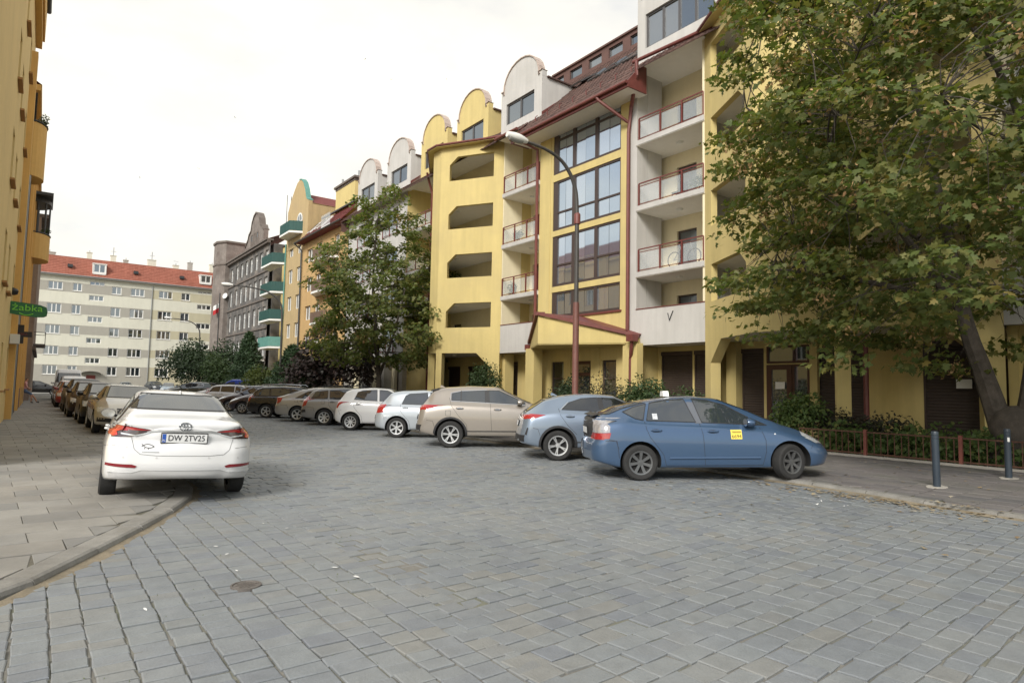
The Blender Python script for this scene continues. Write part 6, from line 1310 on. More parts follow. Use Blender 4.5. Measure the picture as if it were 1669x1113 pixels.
# beige off-roader
P_be = paint('beige_car_paint', (0.30, 0.27, 0.235), 0.35, 0.3)
S = spec('suv', wheel=(M_alloy, 6, 'twin'), extra=[('rear_skirt', 'rear', [(-0.84, 0.42), (0.84, 0.42), (0.88, 0.60), (-0.88, 0.60)], M_plastic), ('reflector', 'rear', [(0.5, 0.61), (0.84, 0.60), (0.84, 0.65), (0.55, 0.65)], M_deepred), ('bumper_trim', 'rear', [(-0.5, 0.66), (0.5, 0.66), (0.5, 0.69), (-0.5, 0.69)], M_chrome)], side_chrome=[[(0.0, 1.22), (0.92, 1.175), (1.98, 1.115)], [(-0.01, 1.25), (0.0, 1.43), (0.3, 1.49), (0.95, 1.515)]], rails=None, handle_m=M_chrome)
be, Bb = make_car('parked_car', S, P_be, 'beige off-roader with black arches and red tail lamps, next to a small silver hatchback', 'car', G_right)
raw('side_divider', merge(*[Bb.strip([(0.27, 1.22), (0.27, 1.48)], 0.03, 'side', sg, 0.007) for sg in (-1, 1)]), M_plastic, be)
sp = MB(); sp.box(Fr((-0.44, 0, 1.522), (1, 0, 0.28), (0, 1, 0)), -0.11, 0.10, -0.54, 0.54, -0.02, 0.016); sp.build('rear_spoiler', M_plastic, be, local=True)
put(be, 8.88 + 0.46, 14.65 + 0.66, R(-35), pitch=R(-0.8))
# silver hatchback
P_si = paint('silver_car_paint', (0.44, 0.48, 0.52), 0.4, 0.3)
sv, _ = make_car('parked_car', spec('hatch', glass=M_cglass), P_si, 'small silver hatchback with tall red tail lamps and six spoke wheels', 'car', G_right); put(sv, 9.04 + 0.44, 18.13 + 0.62, R(-35), pitch=R(-0.8))
# white hatchback
S = spec('hatch', W=1.70, ro=0.62, wb=2.51, fo=0.80, R=0.30, top=[(-0.62, 0.98), (-0.56, 1.04), (-0.28, 1.38), (0.0, 1.47), (0.7, 1.51), (1.3, 1.47), (2.2, 1.06), (2.4, 1.0), (2.95, 0.88), (3.31, 0.66)], belt=[(-0.62, 0.95), (0, 1.02), (1.5, 0.95), (2.4, 0.88), (3.31, 0.6)], sill=[(-0.62, 0.32), (-0.35, 0.24), (2.4, 0.22), (3.31, 0.27)], wt=[(-0.62, 0.6), (-0.2, 0.55), (1.4, 0.56), (2.3, 0.64), (3.31, 0.58)],
    tail=[dict(side=[(-0.58, 0.90), (-0.40, 0.89), (-0.22, 1.0), (-0.50, 1.02)], rear=[(0.5, 0.78), (0.78, 0.78), (0.78, 1.0), (0.55, 1.02)])], wheel=(M_alloy, 9, 'thin'), side_glass=[[(0.10, 1.08), (0.2, 1.34), (0.40, 1.40), (0.88, 1.42), (0.92, 1.03)], [(1.0, 1.03), (0.97, 1.42), (1.25, 1.40), (2.0, 1.06), (2.0, 1.0)]])
wh, _ = make_car('parked_car', S, P_white, 'white hatchback with pointed red tail lamps between a silver and a grey car', 'car', G_right); put(wh, 9.02 + 0.44, 21.71 + 0.62, R(-35), pitch=R(-0.8))
P_gr = paint('grey_car_paint', (0.28, 0.275, 0.27), 0.4, 0.3)
S = spec('wagon', wheel=(M_alloy, 7, 'wide'), extra=[('bumper_corner', 'side', [(-0.95, 0.5), (-0.72, 0.52), (-0.74, 0.62), (-0.96, 0.62)], M_plastic)])
gw_, _ = make_car('parked_car', S, P_gr, 'grey estate car with slim upright red tail lamps beside a white hatchback', 'car', G_right); put(gw_, 9.18 + 0.44, 24.67 + 0.64, R(-35), pitch=R(-0.8))
P_ch = paint('champagne_car_paint', (0.40, 0.385, 0.355), 0.4, 0.3)
S = spec('sedan', W=1.76, top=[(-1.03, 1.0), (-0.95, 1.06), (-0.75, 1.10), (0.1, 1.38), (0.7, 1.46), (1.15, 1.475), (1.75, 1.42), (2.55, 1.02), (2.75, 0.97), (3.25, 0.86), (3.6, 0.66)], tail=[dict(side=[(-1.0, 0.80), (-0.70, 0.84), (-0.66, 1.0), (-0.9, 1.02)], rear=[(0.5, 0.78), (0.84, 0.78), (0.84, 1.0), (0.55, 1.0)])], rplate=(0.8, None), wheel=(M_alloy, 5, 'wide'))
ch_, _ = make_car('parked_car', S, P_ch, 'champagne liftback with rounded red tail lamps beside a black estate', 'car', G_right); put(ch_, 9.02 + 0.44, 27.43 + 0.64, R(-35), pitch=R(-0.8))
P_bk = paint('black_car_paint', (0.022, 0.020, 0.020), 0.2, 0.25)
S = spec('wagon', wheel=(M_alloy, 5, 'wide'), tail=[dict(side=[(-0.96, 0.80), (-0.74, 0.80), (-0.70, 1.04), (-0.9, 1.06)], rear=[(0.6, 0.78), (0.84, 0.78), (0.80, 1.04), (0.62, 1.04)])], extra=[('bumper_trim', 'rear', [(-0.7, 0.42), (0.7, 0.42), (0.8, 0.46), (-0.8, 0.46)], M_chrome)], rail_m=M_alloy)
bk_, _ = make_car('parked_car', S, P_bk, 'black estate car with silver roof rails and five spoke wheels', 'car', G_right); put(bk_, 8.66 + 0.44, 30.75 + 0.64, R(-35), pitch=R(-0.8))
# nose out cars further on
P_pu = paint('dark_plum_car_paint', (0.05, 0.04, 0.055), 0.3, 0.25)
def again(src, label, x, y, hd, z=0.0, pm=None, group=None):
    c = copy_tree(src); c['label'] = label
    if group: c['group'] = group
    if pm is not None:
        old = [o for o in c.children if o.name.split('.')[0] == 'body'][0].data.materials[0]
        for o in [c] + list(c.children) + [g for ch in c.children for g in ch.children]:
            if o.type == 'MESH' and any(m == old for m in o.data.materials):
                k = ('pm', o.data.name, pm.name)
                def mk(o=o):
                    d = o.data.copy()
                    for i, m in enumerate(d.materials):
                        if m == old: d.materials[i] = pm
                    return d
                o.data = shared(k, mk)
    c.location = (*g_(x, y), z); c.rotation_euler = (0, 0, hd); return c
OUT = R(143)
again(sv, 'black small car parked nose out behind the black estate', 9.4, 24.6, OUT, pm=P_pu)
again(gw_, 'dark plum estate car nose out with pale headlamp, second behind the black estate', 9.6, 27.2, OUT, pm=P_pu)
P_gl = paint('mid_grey_car_paint', (0.20, 0.22, 0.24), 0.4, 0.3)
again(sv, 'mid grey hatchback nose out beside a white estate', 10.2, 30.6, OUT, pm=P_gl)
again(gw_, 'white estate car with red tail lamp, before the grey hatchback', 8.4, 34.0, R(-40), pm=P_white)
again(gw_, 'white estate car nose out in front of the dark hedge', 10.2, 37.2, OUT, pm=P_white)
P_dk = paint('dark_green_grey_car_paint', (0.06, 0.075, 0.07), 0.3, 0.3)
again(be, 'dark green grey off-roader near the end of the angled row', 9.8, 44.5, OUT, pm=P_dk)
again(gw_, 'black estate car standing on the pavement behind the angled row', 12.3, 26.2, R(62), z=HR, pm=P_bk, group='cars standing behind the row')
P_vb = paint('bright_blue_van_paint', (0.02, 0.05, 0.28), 0.1, 0.3)
S = spec('van', W=1.85, top=[(-0.95, 1.75), (-0.9, 1.82), (0.5, 1.88), (1.7, 1.86), (2.2, 1.68), (2.95, 1.2), (3.3, 1.05), (3.6, 0.85)], wb=2.75, fo=0.85, belt=[(-0.95, 1.1), (2.2, 1.08), (3.0, 1.0), (3.6, 0.75)], sill=[(-0.95, 0.4), (0, 0.3), (2.8, 0.3), (3.6, 0.34)], wt=[(-0.95, 0.74), (1.7, 0.72), (2.9, 0.74), (3.6, 0.66)], side_glass=[[(1.35, 1.15), (1.32, 1.62), (1.95, 1.60), (2.6, 1.15)]], windscreen=[(-0.7, 1.2), (-0.6, 1.66), (0.6, 1.66), (0.7, 1.2)], rear_glass=[(-0.6, 1.15), (-0.55, 1.6), (0.55, 1.6), (0.6, 1.15)], mirror=(2.4, 1.15), seams=[[(1.3, 1.6), (1.3, 0.4)]], handles=[(1.45, 1.0)], tail=[dict(rear=[(0.75, 0.8), (0.88, 0.8), (0.84, 1.2), (0.75, 1.2)])], head=[dict(front=[(0.5, 0.8), (0.82, 0.8), (0.8, 1.0), (0.6, 0.95)])])
bv, _ = make_car('parked_van', S, P_vb, 'bright blue van standing in front of the conifers', 'van'); put(bv, 15.0, 57.5, R(125), z=HR)
# left row, facing the camera
P_go = paint('pale_gold_car_paint', (0.50, 0.47, 0.41), 0.4, 0.3)
S = spec('sedan', W=1.83, head=[dict(front=[(0.46, 0.60), (0.84, 0.62), (0.86, 0.76), (0.5, 0.70)], side=[(3.15, 0.66), (3.5, 0.60), (3.45, 0.72), (3.05, 0.78)])], extra=[('grille', 'front', [(-0.36, 0.36), (0.36, 0.36), (0.40, 0.74), (-0.40, 0.74)], M_plastic), ('air_intake', 'front', [(0.5, 0.36), (0.85, 0.36), (0.85, 0.48), (0.52, 0.46)], M_plastic), ('air_intake', 'front', [(-0.85, 0.36), (-0.5, 0.36), (-0.52, 0.46), (-0.85, 0.48)], M_plastic)], mirror_m=P_go, wheel=(M_alloy, 5, 'wide'))
au, _ = make_car('parked_car', S, P_go, 'pale gold saloon facing the street corner behind the white saloon', 'car', G_left)
put(au, 2.25, 22.1 + 2.7, R(-90), z=0.04, roll=R(-2.3))
P_br = paint('dark_bronze_car_paint', (0.022, 0.019, 0.017), 0.0, 0.28); P_bw = paint('dark_brown_car_paint', (0.03, 0.018, 0.017), 0.0, 0.28); P_db = paint('dark_slate_car_paint', (0.035, 0.042, 0.052), 0.0, 0.28); P_rd = paint('red_car_paint', (0.32, 0.03, 0.035), 0.1, 0.28)
for m_ in ('dark_bronze_car_paint', 'dark_brown_car_paint', 'dark_slate_car_paint'): MATS[m_].node_tree.nodes['Principled BSDF'].inputs['Coat Weight'].default_value = 0.08; MATS[m_].node_tree.nodes['Principled BSDF'].inputs['Specular IOR Level'].default_value = 0.3
def left(src, label, y, pm, x=2.05):
    c = again(src, label, x, y, R(-90), 0.06, pm, G_left); c.location = (x, y + 2.65, 0.04); c.rotation_euler = (R(-2.3), 0, R(-90)); return c
left(sv, 'dark bronze car with black mirror directly behind the pale gold saloon', 27.1, P_br, 2.08)
left(wh, 'dark brown small car with round fog lamp in the left row', 31.9, P_bw, 1.90)
left(be, 'dark slate off-roader taller than its neighbours in the left row', 37.4, P_db, 1.95)
left(sv, 'red car in the left row before the white vans', 43.5, P_rd, 1.7)
left(wh, 'plum red small car in the left row in front of the white vans', 48.6, paint('plum_red_car_paint', (0.16, 0.03, 0.05), 0.2, 0.28), 1.7)
S = spec('van'); wv, _ = make_car('parked_van', S, P_white, 'white high roofed van at the far end of the left row', 'van', 'white vans in the left row'); put(wv, 1.95, 62.0, R(-90))
again(bv, 'low white van in front of the high roofed white van', 2.1, 50.2 + 2.7, R(-90), 0, P_white, 'white vans in the left row')
# across the far end, in front of the banded block
G_far = 'cars in front of the banded block'
again(sv, 'black car half hidden by the ochre house at the far left end', -1.2, 82.0, R(0), 0, P_bk, G_far)
again(cor if False else wh, 'white car facing the street before the brown house door', 5.3, 80.5, R(-90), 0, P_white, G_far)
again(sv, 'silver car facing the street between the white and blue cars', 8.1, 79.0, R(-90), 0, P_si, G_far)
again(be, 'dark blue off-roader in front of the banded block', 10.8, 77.5, R(-80), 0, P_db, G_far)
again(sv, 'pale blue small car beside the dark blue off-roader', 11.2, 69.0, R(-100), 0, paint('pale_blue_car_paint', (0.38, 0.48, 0.58), 0.3, 0.3), G_far)
again(gw_, 'dark grey estate car near the shrubs at the far end', 12.0, 58.0, OUT, 0, P_gl, G_far)
again(be, 'pale green grey off-roader in front of the far shrubs', 11.4, 51.5, OUT, 0, paint('pale_green_grey_car_paint', (0.20, 0.24, 0.22), 0.3, 0.3), G_far)
# ================================================================ TREES AND PLANTS
def leaf_mat(name, cols, trans=0.3, rough=0.55):
    m = mat(name, cols[0][:3], rough, island_cols=cols, var=0.10, scale=1.2, spec=0.35); t = m.node_tree; b = t.nodes['Principled BSDF']; o = [n for n in t.nodes if n.type == 'OUTPUT_MATERIAL'][0]
    tr = t.nodes.new('ShaderNodeBsdfTranslucent'); mx = t.nodes.new('ShaderNodeMixShader'); mx.inputs[0].default_value = trans
    src = b.inputs['Base Color'].links[0].from_socket; g = t.nodes.new('ShaderNodeMix'); g.data_type = 'RGBA'; g.blend_type = 'MULTIPLY'; g.inputs['Factor'].default_value = 1; g.inputs['B'].default_value = (1.25, 1.35, 0.6, 1)
    t.links.new(src, g.inputs['A']); t.links.new(g.outputs['Result'], tr.inputs[0]); t.links.new(b.outputs[0], mx.inputs[1]); t.links.new(tr.outputs[0], mx.inputs[2]); t.links.new(mx.outputs[0], o.inputs[0]); return m
M_maple = leaf_mat('maple_leaf', [(0.095, 0.130, 0.042), (0.135, 0.168, 0.050), (0.105, 0.142, 0.047), (0.19, 0.185, 0.056), (0.12, 0.150, 0.052), (0.26, 0.205, 0.068)], 0.45)
M_seed = leaf_mat('brown_maple_seed', [(0.42, 0.27, 0.13), (0.50, 0.34, 0.18), (0.34, 0.20, 0.10)], 0.25)
M_mid = leaf_mat('street_tree_leaf', [(0.11, 0.150, 0.052), (0.145, 0.185, 0.060), (0.125, 0.162, 0.056), (0.21, 0.20, 0.068), (0.14, 0.170, 0.060)], 0.45)
M_plum = leaf_mat('dark_plum_leaf', [(0.035, 0.025, 0.025), (0.05, 0.032, 0.03), (0.03, 0.03, 0.024)], 0.15)
M_con = leaf_mat('conifer_spray', [(0.030, 0.060, 0.026), (0.040, 0.075, 0.030), (0.034, 0.064, 0.030)], 0.12)
M_con2 = leaf_mat('pale_conifer_spray', [(0.06, 0.10, 0.045), (0.075, 0.115, 0.05)], 0.15)
M_bush = leaf_mat('bush_leaf', [(0.040, 0.070, 0.026), (0.055, 0.090, 0.034), (0.048, 0.078, 0.030)], 0.25)
M_bushy = leaf_mat('yellowish_bush_leaf', [(0.085, 0.115, 0.032), (0.11, 0.135, 0.04), (0.07, 0.10, 0.03)], 0.3)
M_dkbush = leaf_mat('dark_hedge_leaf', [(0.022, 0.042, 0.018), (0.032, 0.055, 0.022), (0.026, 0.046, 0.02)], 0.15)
M_ivy = leaf_mat('ivy_leaf', [(0.06, 0.105, 0.032), (0.10, 0.155, 0.045), (0.07, 0.115, 0.036), (0.17, 0.20, 0.06)], 0.3)
M_bark = mat('bark', (0.085, 0.072, 0.060), 0.95, var=0.4, scale=5, bump=1.0, bscale=14, streak=0.25)
MAPLE = np.array([(0, 0), (-0.06, 0.22), (0.10, 0.50), (0.30, 0.26), (0.55, 0.46), (0.62, 0.16), (1.0, 0.0), (0.62, -0.16), (0.55, -0.46), (0.30, -0.26), (0.10, -0.50), (-0.06, -0.22)], float)
OVAL = np.array([(0, 0), (0.3, 0.22), (0.7, 0.20), (1, 0), (0.7, -0.20), (0.3, -0.22)], float)
SPRAY = np.array([(0, 0.05), (0.5, 0.13), (1, 0.0), (0.5, -0.13), (0, -0.05)], float)
def leaves_np(rg, P, size, shape, up=0.75, droop=0.35, outward=None, ow=0.0):
    """flat leaves at points P: mostly facing up, tips a little down, each turned its own way"""
    n = len(P); N_ = rg.normal(size=(n, 3)) * (1 - up); N_[:, 2] += up
    if outward is not None: N_ += outward * ow
    N_ /= np.linalg.norm(N_, axis=1)[:, None]
    d = rg.normal(size=(n, 3)); d[:, 2] -= droop
    if outward is not None: d += outward * 0.6
    d -= N_ * (d * N_).sum(1)[:, None]; d /= np.linalg.norm(d, axis=1)[:, None] + 1e-9; s_ = np.cross(N_, d)
    sz = size * rg.uniform(0.65, 1.2, n); k = len(shape)
    V = P[:, None] + d[:, None] * (shape[None, :, 0:1] * sz[:, None, None]) + s_[:, None] * (shape[None, :, 1:2] * sz[:, None, None])
    curl = (shape[None, :, 0] ** 2 + 1.2 * shape[None, :, 1] ** 2) * sz[:, None] * rg.uniform(0.05, 0.25, n)[:, None]
    V = V - N_[:, None] * curl[:, :, None]
    return V
def tube_net(mb, a, b, r0, r1, rg, n=5, seg=4, bend=0.12):
    a, b = np.array(a, float), np.array(b, float); L = np.linalg.norm(b - a); path = []; rs = []; off = rg.normal(size=3) * L * bend; off[2] = abs(off[2]) * 0.6
    for i in range(seg + 1):
        t = i / seg; path.append(tuple(a + (b - a) * t + off * math.sin(math.pi * t))); rs.append(r0 + (r1 - r0) * t)
    mb.tube(path, rs, n, caps=False); return path
def tree(name, base, label, limbs, inside, nclus, nleaf, lsize, shape, lm, rg, clus_r, flat=0.45, seeds=0.0, near_single=0, trunk=None, droop=0.35, sec=46, group=None):
    root = thing(name, base, label, 'tree', group); base = np.array(base, float)
    tb = MB()
    for path, rs in trunk: tb.tube(path, rs, 12, caps=False)
    tb.build('trunk', M_bark, root, smooth=True)
    bm_ = MB(); nodes = []
    for path, r0, r1 in limbs:
        P = chaikin([tuple(p) for p in path], 2); k = len(P); bm_.tube(P, [r0 + (r1 - r0) * i / (k - 1) for i in range(k)], 8, caps=False); nodes += [(np.array(p), r0 + (r1 - r0) * i / (k - 1)) for i, p in enumerate(P) if i > k * 0.3]
    C_ = []
    while len(C_) < nclus:
        p = inside(rg)
        if p is not None: C_.append(p)
    C_ = np.array(C_); S_ = C_[rg.choice(len(C_), sec, replace=False)]; sn = []
    NP = np.array([n[0] for n in nodes])
    for s_ in S_:
        d = np.linalg.norm(NP - s_, axis=1) + 0.6 * np.maximum(0, NP[:, 2] - s_[2] + 0.3); i = int(np.argmin(d)); pth = tube_net(bm_, NP[i], s_, min(nodes[i][1] * 0.6, 0.07), 0.018, rg, 6, 5, 0.10); sn += [np.array(q) for q in pth[1:]]
    SN = np.array(sn)
    for c in C_:
        i = int(np.argmin(np.linalg.norm(SN - c, axis=1))); tube_net(bm_, SN[i], c, 0.013, 0.004, rg, 4, 3, 0.12)
    bm_.build('branches', M_bark, root, smooth=True, kind='stuff')
    ctr = C_.mean(0); allP = []; allO = []
    for c in C_:
        k = rg.integers(int(nleaf * 0.6), int(nleaf * 1.4)); q = rg.normal(size=(k, 3)); q /= np.linalg.norm(q, axis=1)[:, None] + 1e-9; q *= (rg.uniform(0, 1, k) ** 0.5)[:, None] * clus_r * rg.uniform(0.7, 1.3); q[:, 2] *= flat
        q[:, 2] -= 0.18 * (np.hypot(q[:, 0], q[:, 1]) / clus_r) ** 2 * clus_r
        allP.append(c + q); o = c - ctr; o[2] *= 0.3; o /= np.linalg.norm(o) + 1e-9; allO.append(np.repeat(o[None], k, 0) + q / clus_r * 0.5)
    P = np.concatenate(allP); O = np.concatenate(allO); V = leaves_np(rg, P, lsize, shape, 0.62, droop, O, 0.25); k = V.shape[1]
    single = np.zeros(len(V), bool)
    if near_single:
        dd = np.linalg.norm(P - np.array([0, 0, CAM_H]), axis=1); dep_ = P[:, :2] @ fwd; lt_ = P[:, :2] @ rgt; dd[(np.abs(lt_) > dep_ * 1.1)] = 1e9; single[np.argsort(dd)[:near_single]] = True
    Vr = V[~single]; np_mesh('crown', Vr.reshape(-1, 3), np.arange(len(Vr) * k).reshape(-1, k), lm, root, kind='stuff', off=base)
    for v in V[single]:
        c = v.mean(0); np_mesh('leaf', v - c, np.arange(k).reshape(1, k), lm, root, loc=c - base)
    if seeds:
        ns = int(nclus * seeds); Q = []
        for c in C_[rg.choice(len(C_), ns, replace=False)]:
            m = rg.integers(26, 60); Q.append(c + rg.normal(size=(m, 3)) * np.array([0.13, 0.13, 0.12]) - np.array([0, 0, 0.08]))
        Q = np.concatenate(Q); Vs = leaves_np(rg, Q, lsize * 0.62, OVAL, 0.2, 1.2); np_mesh('seed_bunches', Vs.reshape(-1, 3), np.arange(len(Vs) * 6).reshape(-1, 6), M_seed, root, kind='stuff', off=base)
    return root
RG = np.random.default_rng(21)
MB0 = (17.45, 4.75, 0.0)
def in_maple(rg):
    p = rg.uniform((-7.4, -7.4, 2.2), (7.4, 7.4, 15.5)); z = p[2]
    prof = np.interp(z, [2.2, 3.0, 4.5, 8, 11, 13.5, 15.6], [4.0, 5.4, 6.5, 6.8, 6.2, 4.4, 1.2]); r = math.hypot(p[0], p[1])
    a = math.atan2(p[1], p[0]); prof *= 1 + 0.10 * math.sin(3 * a + 1.0 + z * 0.5) + 0.06 * math.sin(7 * a + z)
    if r > prof: return None
    if r < prof * 0.5 and rg.random() < 0.8: return None
    if p[0] > 2.5 and rg.random() < 0.55: return None
    if z < 2.9 and (p[0] > 1.5 or rg.random() < 0.5): return None
    q = np.array((p[0] + 16.9, p[1] + 4.6, z))
    if q[0] < 10.0 or (q[0] > 20.2 and q[1] > 8 and rg.random() < 0.6): return None
    t = (q[:2] @ rgt) / (q[:2] @ fwd)                     # the crown ends before the grey balconies
    if t < 0.33 or (t < 0.40 and rg.random() < 0.35): return None
    return q
tree('maple_tree', MB0, 'large spreading maple with forked trunk and brown seed bunches behind the low fence',
     [([(17.44, 4.95, 0.55), (17.42, 5.28, 1.9), (17.45, 5.72, 3.4), (17.2, 6.0, 6.0), (16.7, 6.4, 9.5)], 0.28, 0.05), ([(17.48, 4.62, 0.55), (17.5, 4.36, 2.2), (17.45, 4.1, 5), (17.1, 3.8, 8.5), (16.8, 3.8, 13)], 0.32, 0.06), ([(17.5, 4.3, 2.6), (16.3, 3.6, 4.6), (14.6, 2.4, 7.0)], 0.13, 0.03), ([(17.45, 4.1, 4.4), (18.8, 3.5, 6.4), (20.2, 2.4, 9.0)], 0.13, 0.03), ([(17.3, 6.0, 4.0), (15.6, 6.4, 5.6), (13.6, 6.9, 7.0)], 0.11, 0.03), ([(17.3, 6.0, 3.9), (16.8, 7.9, 4.6), (15.9, 9.8, 5.0)], 0.10, 0.025), ([(17.3, 4.0, 6), (15.8, 4.5, 9), (13.8, 5.4, 11)], 0.10, 0.03), ([(16.9, 6.4, 5.4), (16.4, 8.6, 7.6), (15.6, 10.2, 9.6)], 0.08, 0.025)],
     in_maple, 1050, 66, 0.150, MAPLE, M_maple, RG, 0.64, 0.40, 0.30, 300,
     trunk=[([(17.45, 4.72, -0.1), (17.45, 4.73, 0.12), (17.45, 4.75, 0.4), (17.45, 4.76, 0.8), (17.45, 4.78, 1.1), (17.45, 4.79, 1.3), (17.45, 4.80, 1.42)], [0.74, 0.62, 0.55, 0.53, 0.50, 0.38, 0.10])], droop=0.5)
def in_mid(rg):
    p = rg.uniform((-4.8, -4.8, 3.0), (4.8, 4.8, 15.2)); z = p[2]; prof = np.interp(z, [2.8, 4, 5.5, 8, 11, 13.4, 15.2], [3.0, 4.3, 4.6, 4.3, 3.3, 2.1, 0.5]); r = math.hypot(p[0], p[1]); a = math.atan2(p[1], p[0]); prof *= 1 + 0.16 * math.sin(2 * a + z * 0.9) + 0.08 * math.sin(5 * a - z)
    if r > prof or (r < prof * 0.4 and rg.random() < 0.7): return None
    return np.array((p[0] + 17.4, p[1] + 37.6, z))
tree('street_tree', (17.4, 37.6, 0), 'tall loose street tree with yellowing leaves standing before the pale building wall',
     [([(17.4, 37.6, 1.8), (17.3, 37.9, 4.5), (17.0, 38.3, 8), (17.2, 38.2, 12.5)], 0.17, 0.03), ([(17.4, 37.6, 2.2), (17.8, 36.6, 4.6), (17.9, 35.4, 7.5)], 0.12, 0.03), ([(17.3, 37.7, 3), (16.4, 39.4, 5.2), (15.6, 40.6, 7)], 0.10, 0.03), ([(17.4, 37.6, 2.4), (16.4, 36.4, 4.4), (15.8, 35.0, 5.6)], 0.10, 0.03)],
     in_mid, 380, 56, 0.21, MAPLE, M_mid, RG, 0.66, 0.5, 0.06, 0, trunk=[([(17.4, 37.6, -0.1), (17.4, 37.6, 0.3), (17.4, 37.6, 1.9)], [0.27, 0.2, 0.16])], sec=28)
def bush(name, base, label, rx, ry, h, n, lsize, lm, shape=OVAL, rg=RG, group=None, cat='bush', lobes=7, z0=0.05, twigs=10):
    root = thing(name, base, label, cat, group); b = np.array(base, float); P = []; O = []
    L = [(rg.uniform(-0.55, 0.55) * rx, rg.uniform(-0.55, 0.55) * ry, rg.uniform(0.35, 0.72) * h, rg.uniform(0.4, 0.62)) for _ in range(lobes)]
    for _ in range(n):
        l = L[rg.integers(lobes)]; d = rg.normal(size=3); d /= np.linalg.norm(d) + 1e-9
        if d[2] < -0.4: d[2] *= -0.5
        r = rg.uniform(0.55, 1.05) ** 0.7; p = np.array((l[0] + d[0] * rx * l[3] * r, l[1] + d[1] * ry * l[3] * r, l[2] + d[2] * h * 0.45 * r)); p[2] = max(z0, p[2]); P.append(b + p); O.append(d)
    V = leaves_np(rg, np.array(P), lsize, shape, 0.45, 0.2, np.array(O), 0.5); k = V.shape[1]
    np_mesh('foliage', V.reshape(-1, 3), np.arange(len(V) * k).reshape(-1, k), lm, root, kind='stuff', off=b)
    t = MB()
    for _ in range(twigs):
        l = L[rg.integers(lobes)]; t.tube([(b[0] + rg.uniform(-0.1, 0.1), b[1] + rg.uniform(-0.1, 0.1), b[2]), (b[0] + l[0] * 0.6, b[1] + l[1] * 0.6, b[2] + l[2] * 0.6), (b[0] + l[0] * 1.1, b[1] + l[1] * 1.1, b[2] + min(h, l[2] * 1.3))], [0.02, 0.013, 0.006], 4, caps=False)
    t.build('stems', M_bark, root, kind='stuff'); return root
def conifer(base, label, r, h, n, lm, rg=RG, group='conifers in front of the old houses'):
    root = thing('conifer_tree', base, label, 'conifer', group); b = np.array(base, float); z = rg.uniform(0.02, 1, n) ** 1.25 * h * 0.98; rr = r * (1 - z / h) ** 0.75 * rg.uniform(0.55, 1.05, n) * (1 + 0.12 * np.sin(z * 5)); a = rg.uniform(0, 2 * math.pi, n)
    P = b + np.stack([rr * np.cos(a), rr * np.sin(a), z + 0.1], 1); O = np.stack([np.cos(a), np.sin(a), np.full(n, 0.35)], 1)
    V = leaves_np(rg, P, 0.34, SPRAY, 0.3, -0.2, O * 1.4, 0.4); np_mesh('crown', V.reshape(-1, 3), np.arange(len(V) * 5).reshape(-1, 5), lm, root, kind='stuff', off=b)
    MB().tube([tuple(b), tuple(b + np.array((0, 0, h * 0.9)))], [0.14, 0.02], 6).build('trunk', M_bark, root)
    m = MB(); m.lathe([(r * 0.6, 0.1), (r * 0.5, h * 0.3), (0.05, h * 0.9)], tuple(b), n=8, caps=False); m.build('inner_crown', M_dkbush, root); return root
conifer((15.8, 62.8, 0), 'dark green pointed conifer in front of the sooty brick house', 2.2, 6.3, 9000, M_con)
conifer((16.5, 52.0, 0), 'broad bluish conifer nearer the ochre mansard house', 2.6, 4.6, 9000, M_con)
conifer((16.3, 48.0, 0), 'small pale green conifer beside the street tree', 1.4, 3.5, 4200, M_con2)
bush('big_bush', (15.4, 79.0, 0), 'big dark rounded bush at the far end near the banded block', 5.0, 6.0, 6.4, 11000, 0.32, M_dkbush, cat='bush')
bush('big_bush', (15.6, 69.0, 0), 'dark bush between the big rounded bush and the pointed conifer', 3.0, 3.4, 4.2, 5200, 0.28, M_bush)
bush('shrub', (15.0, 55.5, 0), 'yellowish green shrub between the two conifers', 1.8, 2.0, 2.9, 2400, 0.24, M_bushy)
bush('plum_shrub', (17.3, 45.5, 0), 'dark purple leaved shrub left of the street tree trunk', 3.3, 3.8, 5.0, 5200, 0.26, M_plum, MAPLE)
bush('shrub', (17.4, 50.0, 0), 'dark green shrub behind the purple leaved one', 2.2, 2.2, 3.2, 3000, 0.24, M_dkbush)
bush('shrub', (17.8, 25.9, 0.07), 'spindly pale green shrub before the yellow bay shutters', 1.1, 1.1, 2.75, 2600, 0.13, M_bush, lobes=11, twigs=22)
bush('shrub', (17.6, 33.5, 0.07), 'low green shrubs along the building behind the silver hatchback', 1.1, 3.2, 1.2, 2200, 0.13, M_bush)
bush('shrub', (16.9, 19.4, 0.07), 'dark shrub at the foot of the canopy lamp post', 0.9, 0.9, 2.0, 2400, 0.12, M_dkbush, lobes=8, twigs=16)
bush('shrub', (16.9, 17.0, 0.07), 'twiggy brownish shrub between lamp post and taxi roof sign', 0.9, 1.0, 2.0, 1500, 0.10, leaf_mat('brownish_leaf', [(0.09, 0.075, 0.04), (0.07, 0.075, 0.035), (0.10, 0.08, 0.05)], 0.2), lobes=9, twigs=40)
bush('shrub', (17.0, 15.2, 0.07), 'green feathery shrub right of the twiggy brownish one', 1.0, 1.1, 1.85, 3000, 0.12, M_bush)
bush('shrub', (17.1, 13.6, 0.07), 'low spreading green shrub behind the blue taxi', 0.9, 1.1, 1.6, 2200, 0.12, M_bush)
bush('rose_bush', (17.3, 9.6, 0.07), 'leafy bright green bush at the blue taxi nose', 0.85, 0.95, 1.40, 2600, 0.12, M_ivy)
bush('shrub', (18.0, 8.2, 0.07), 'dark twiggy shrub behind the fence before the shutters', 1.0, 1.4, 1.05, 2400, 0.10, leaf_mat('dark_brown_leaf', [(0.035, 0.032, 0.022), (0.045, 0.04, 0.028), (0.03, 0.036, 0.022)], 0.15), twigs=30)
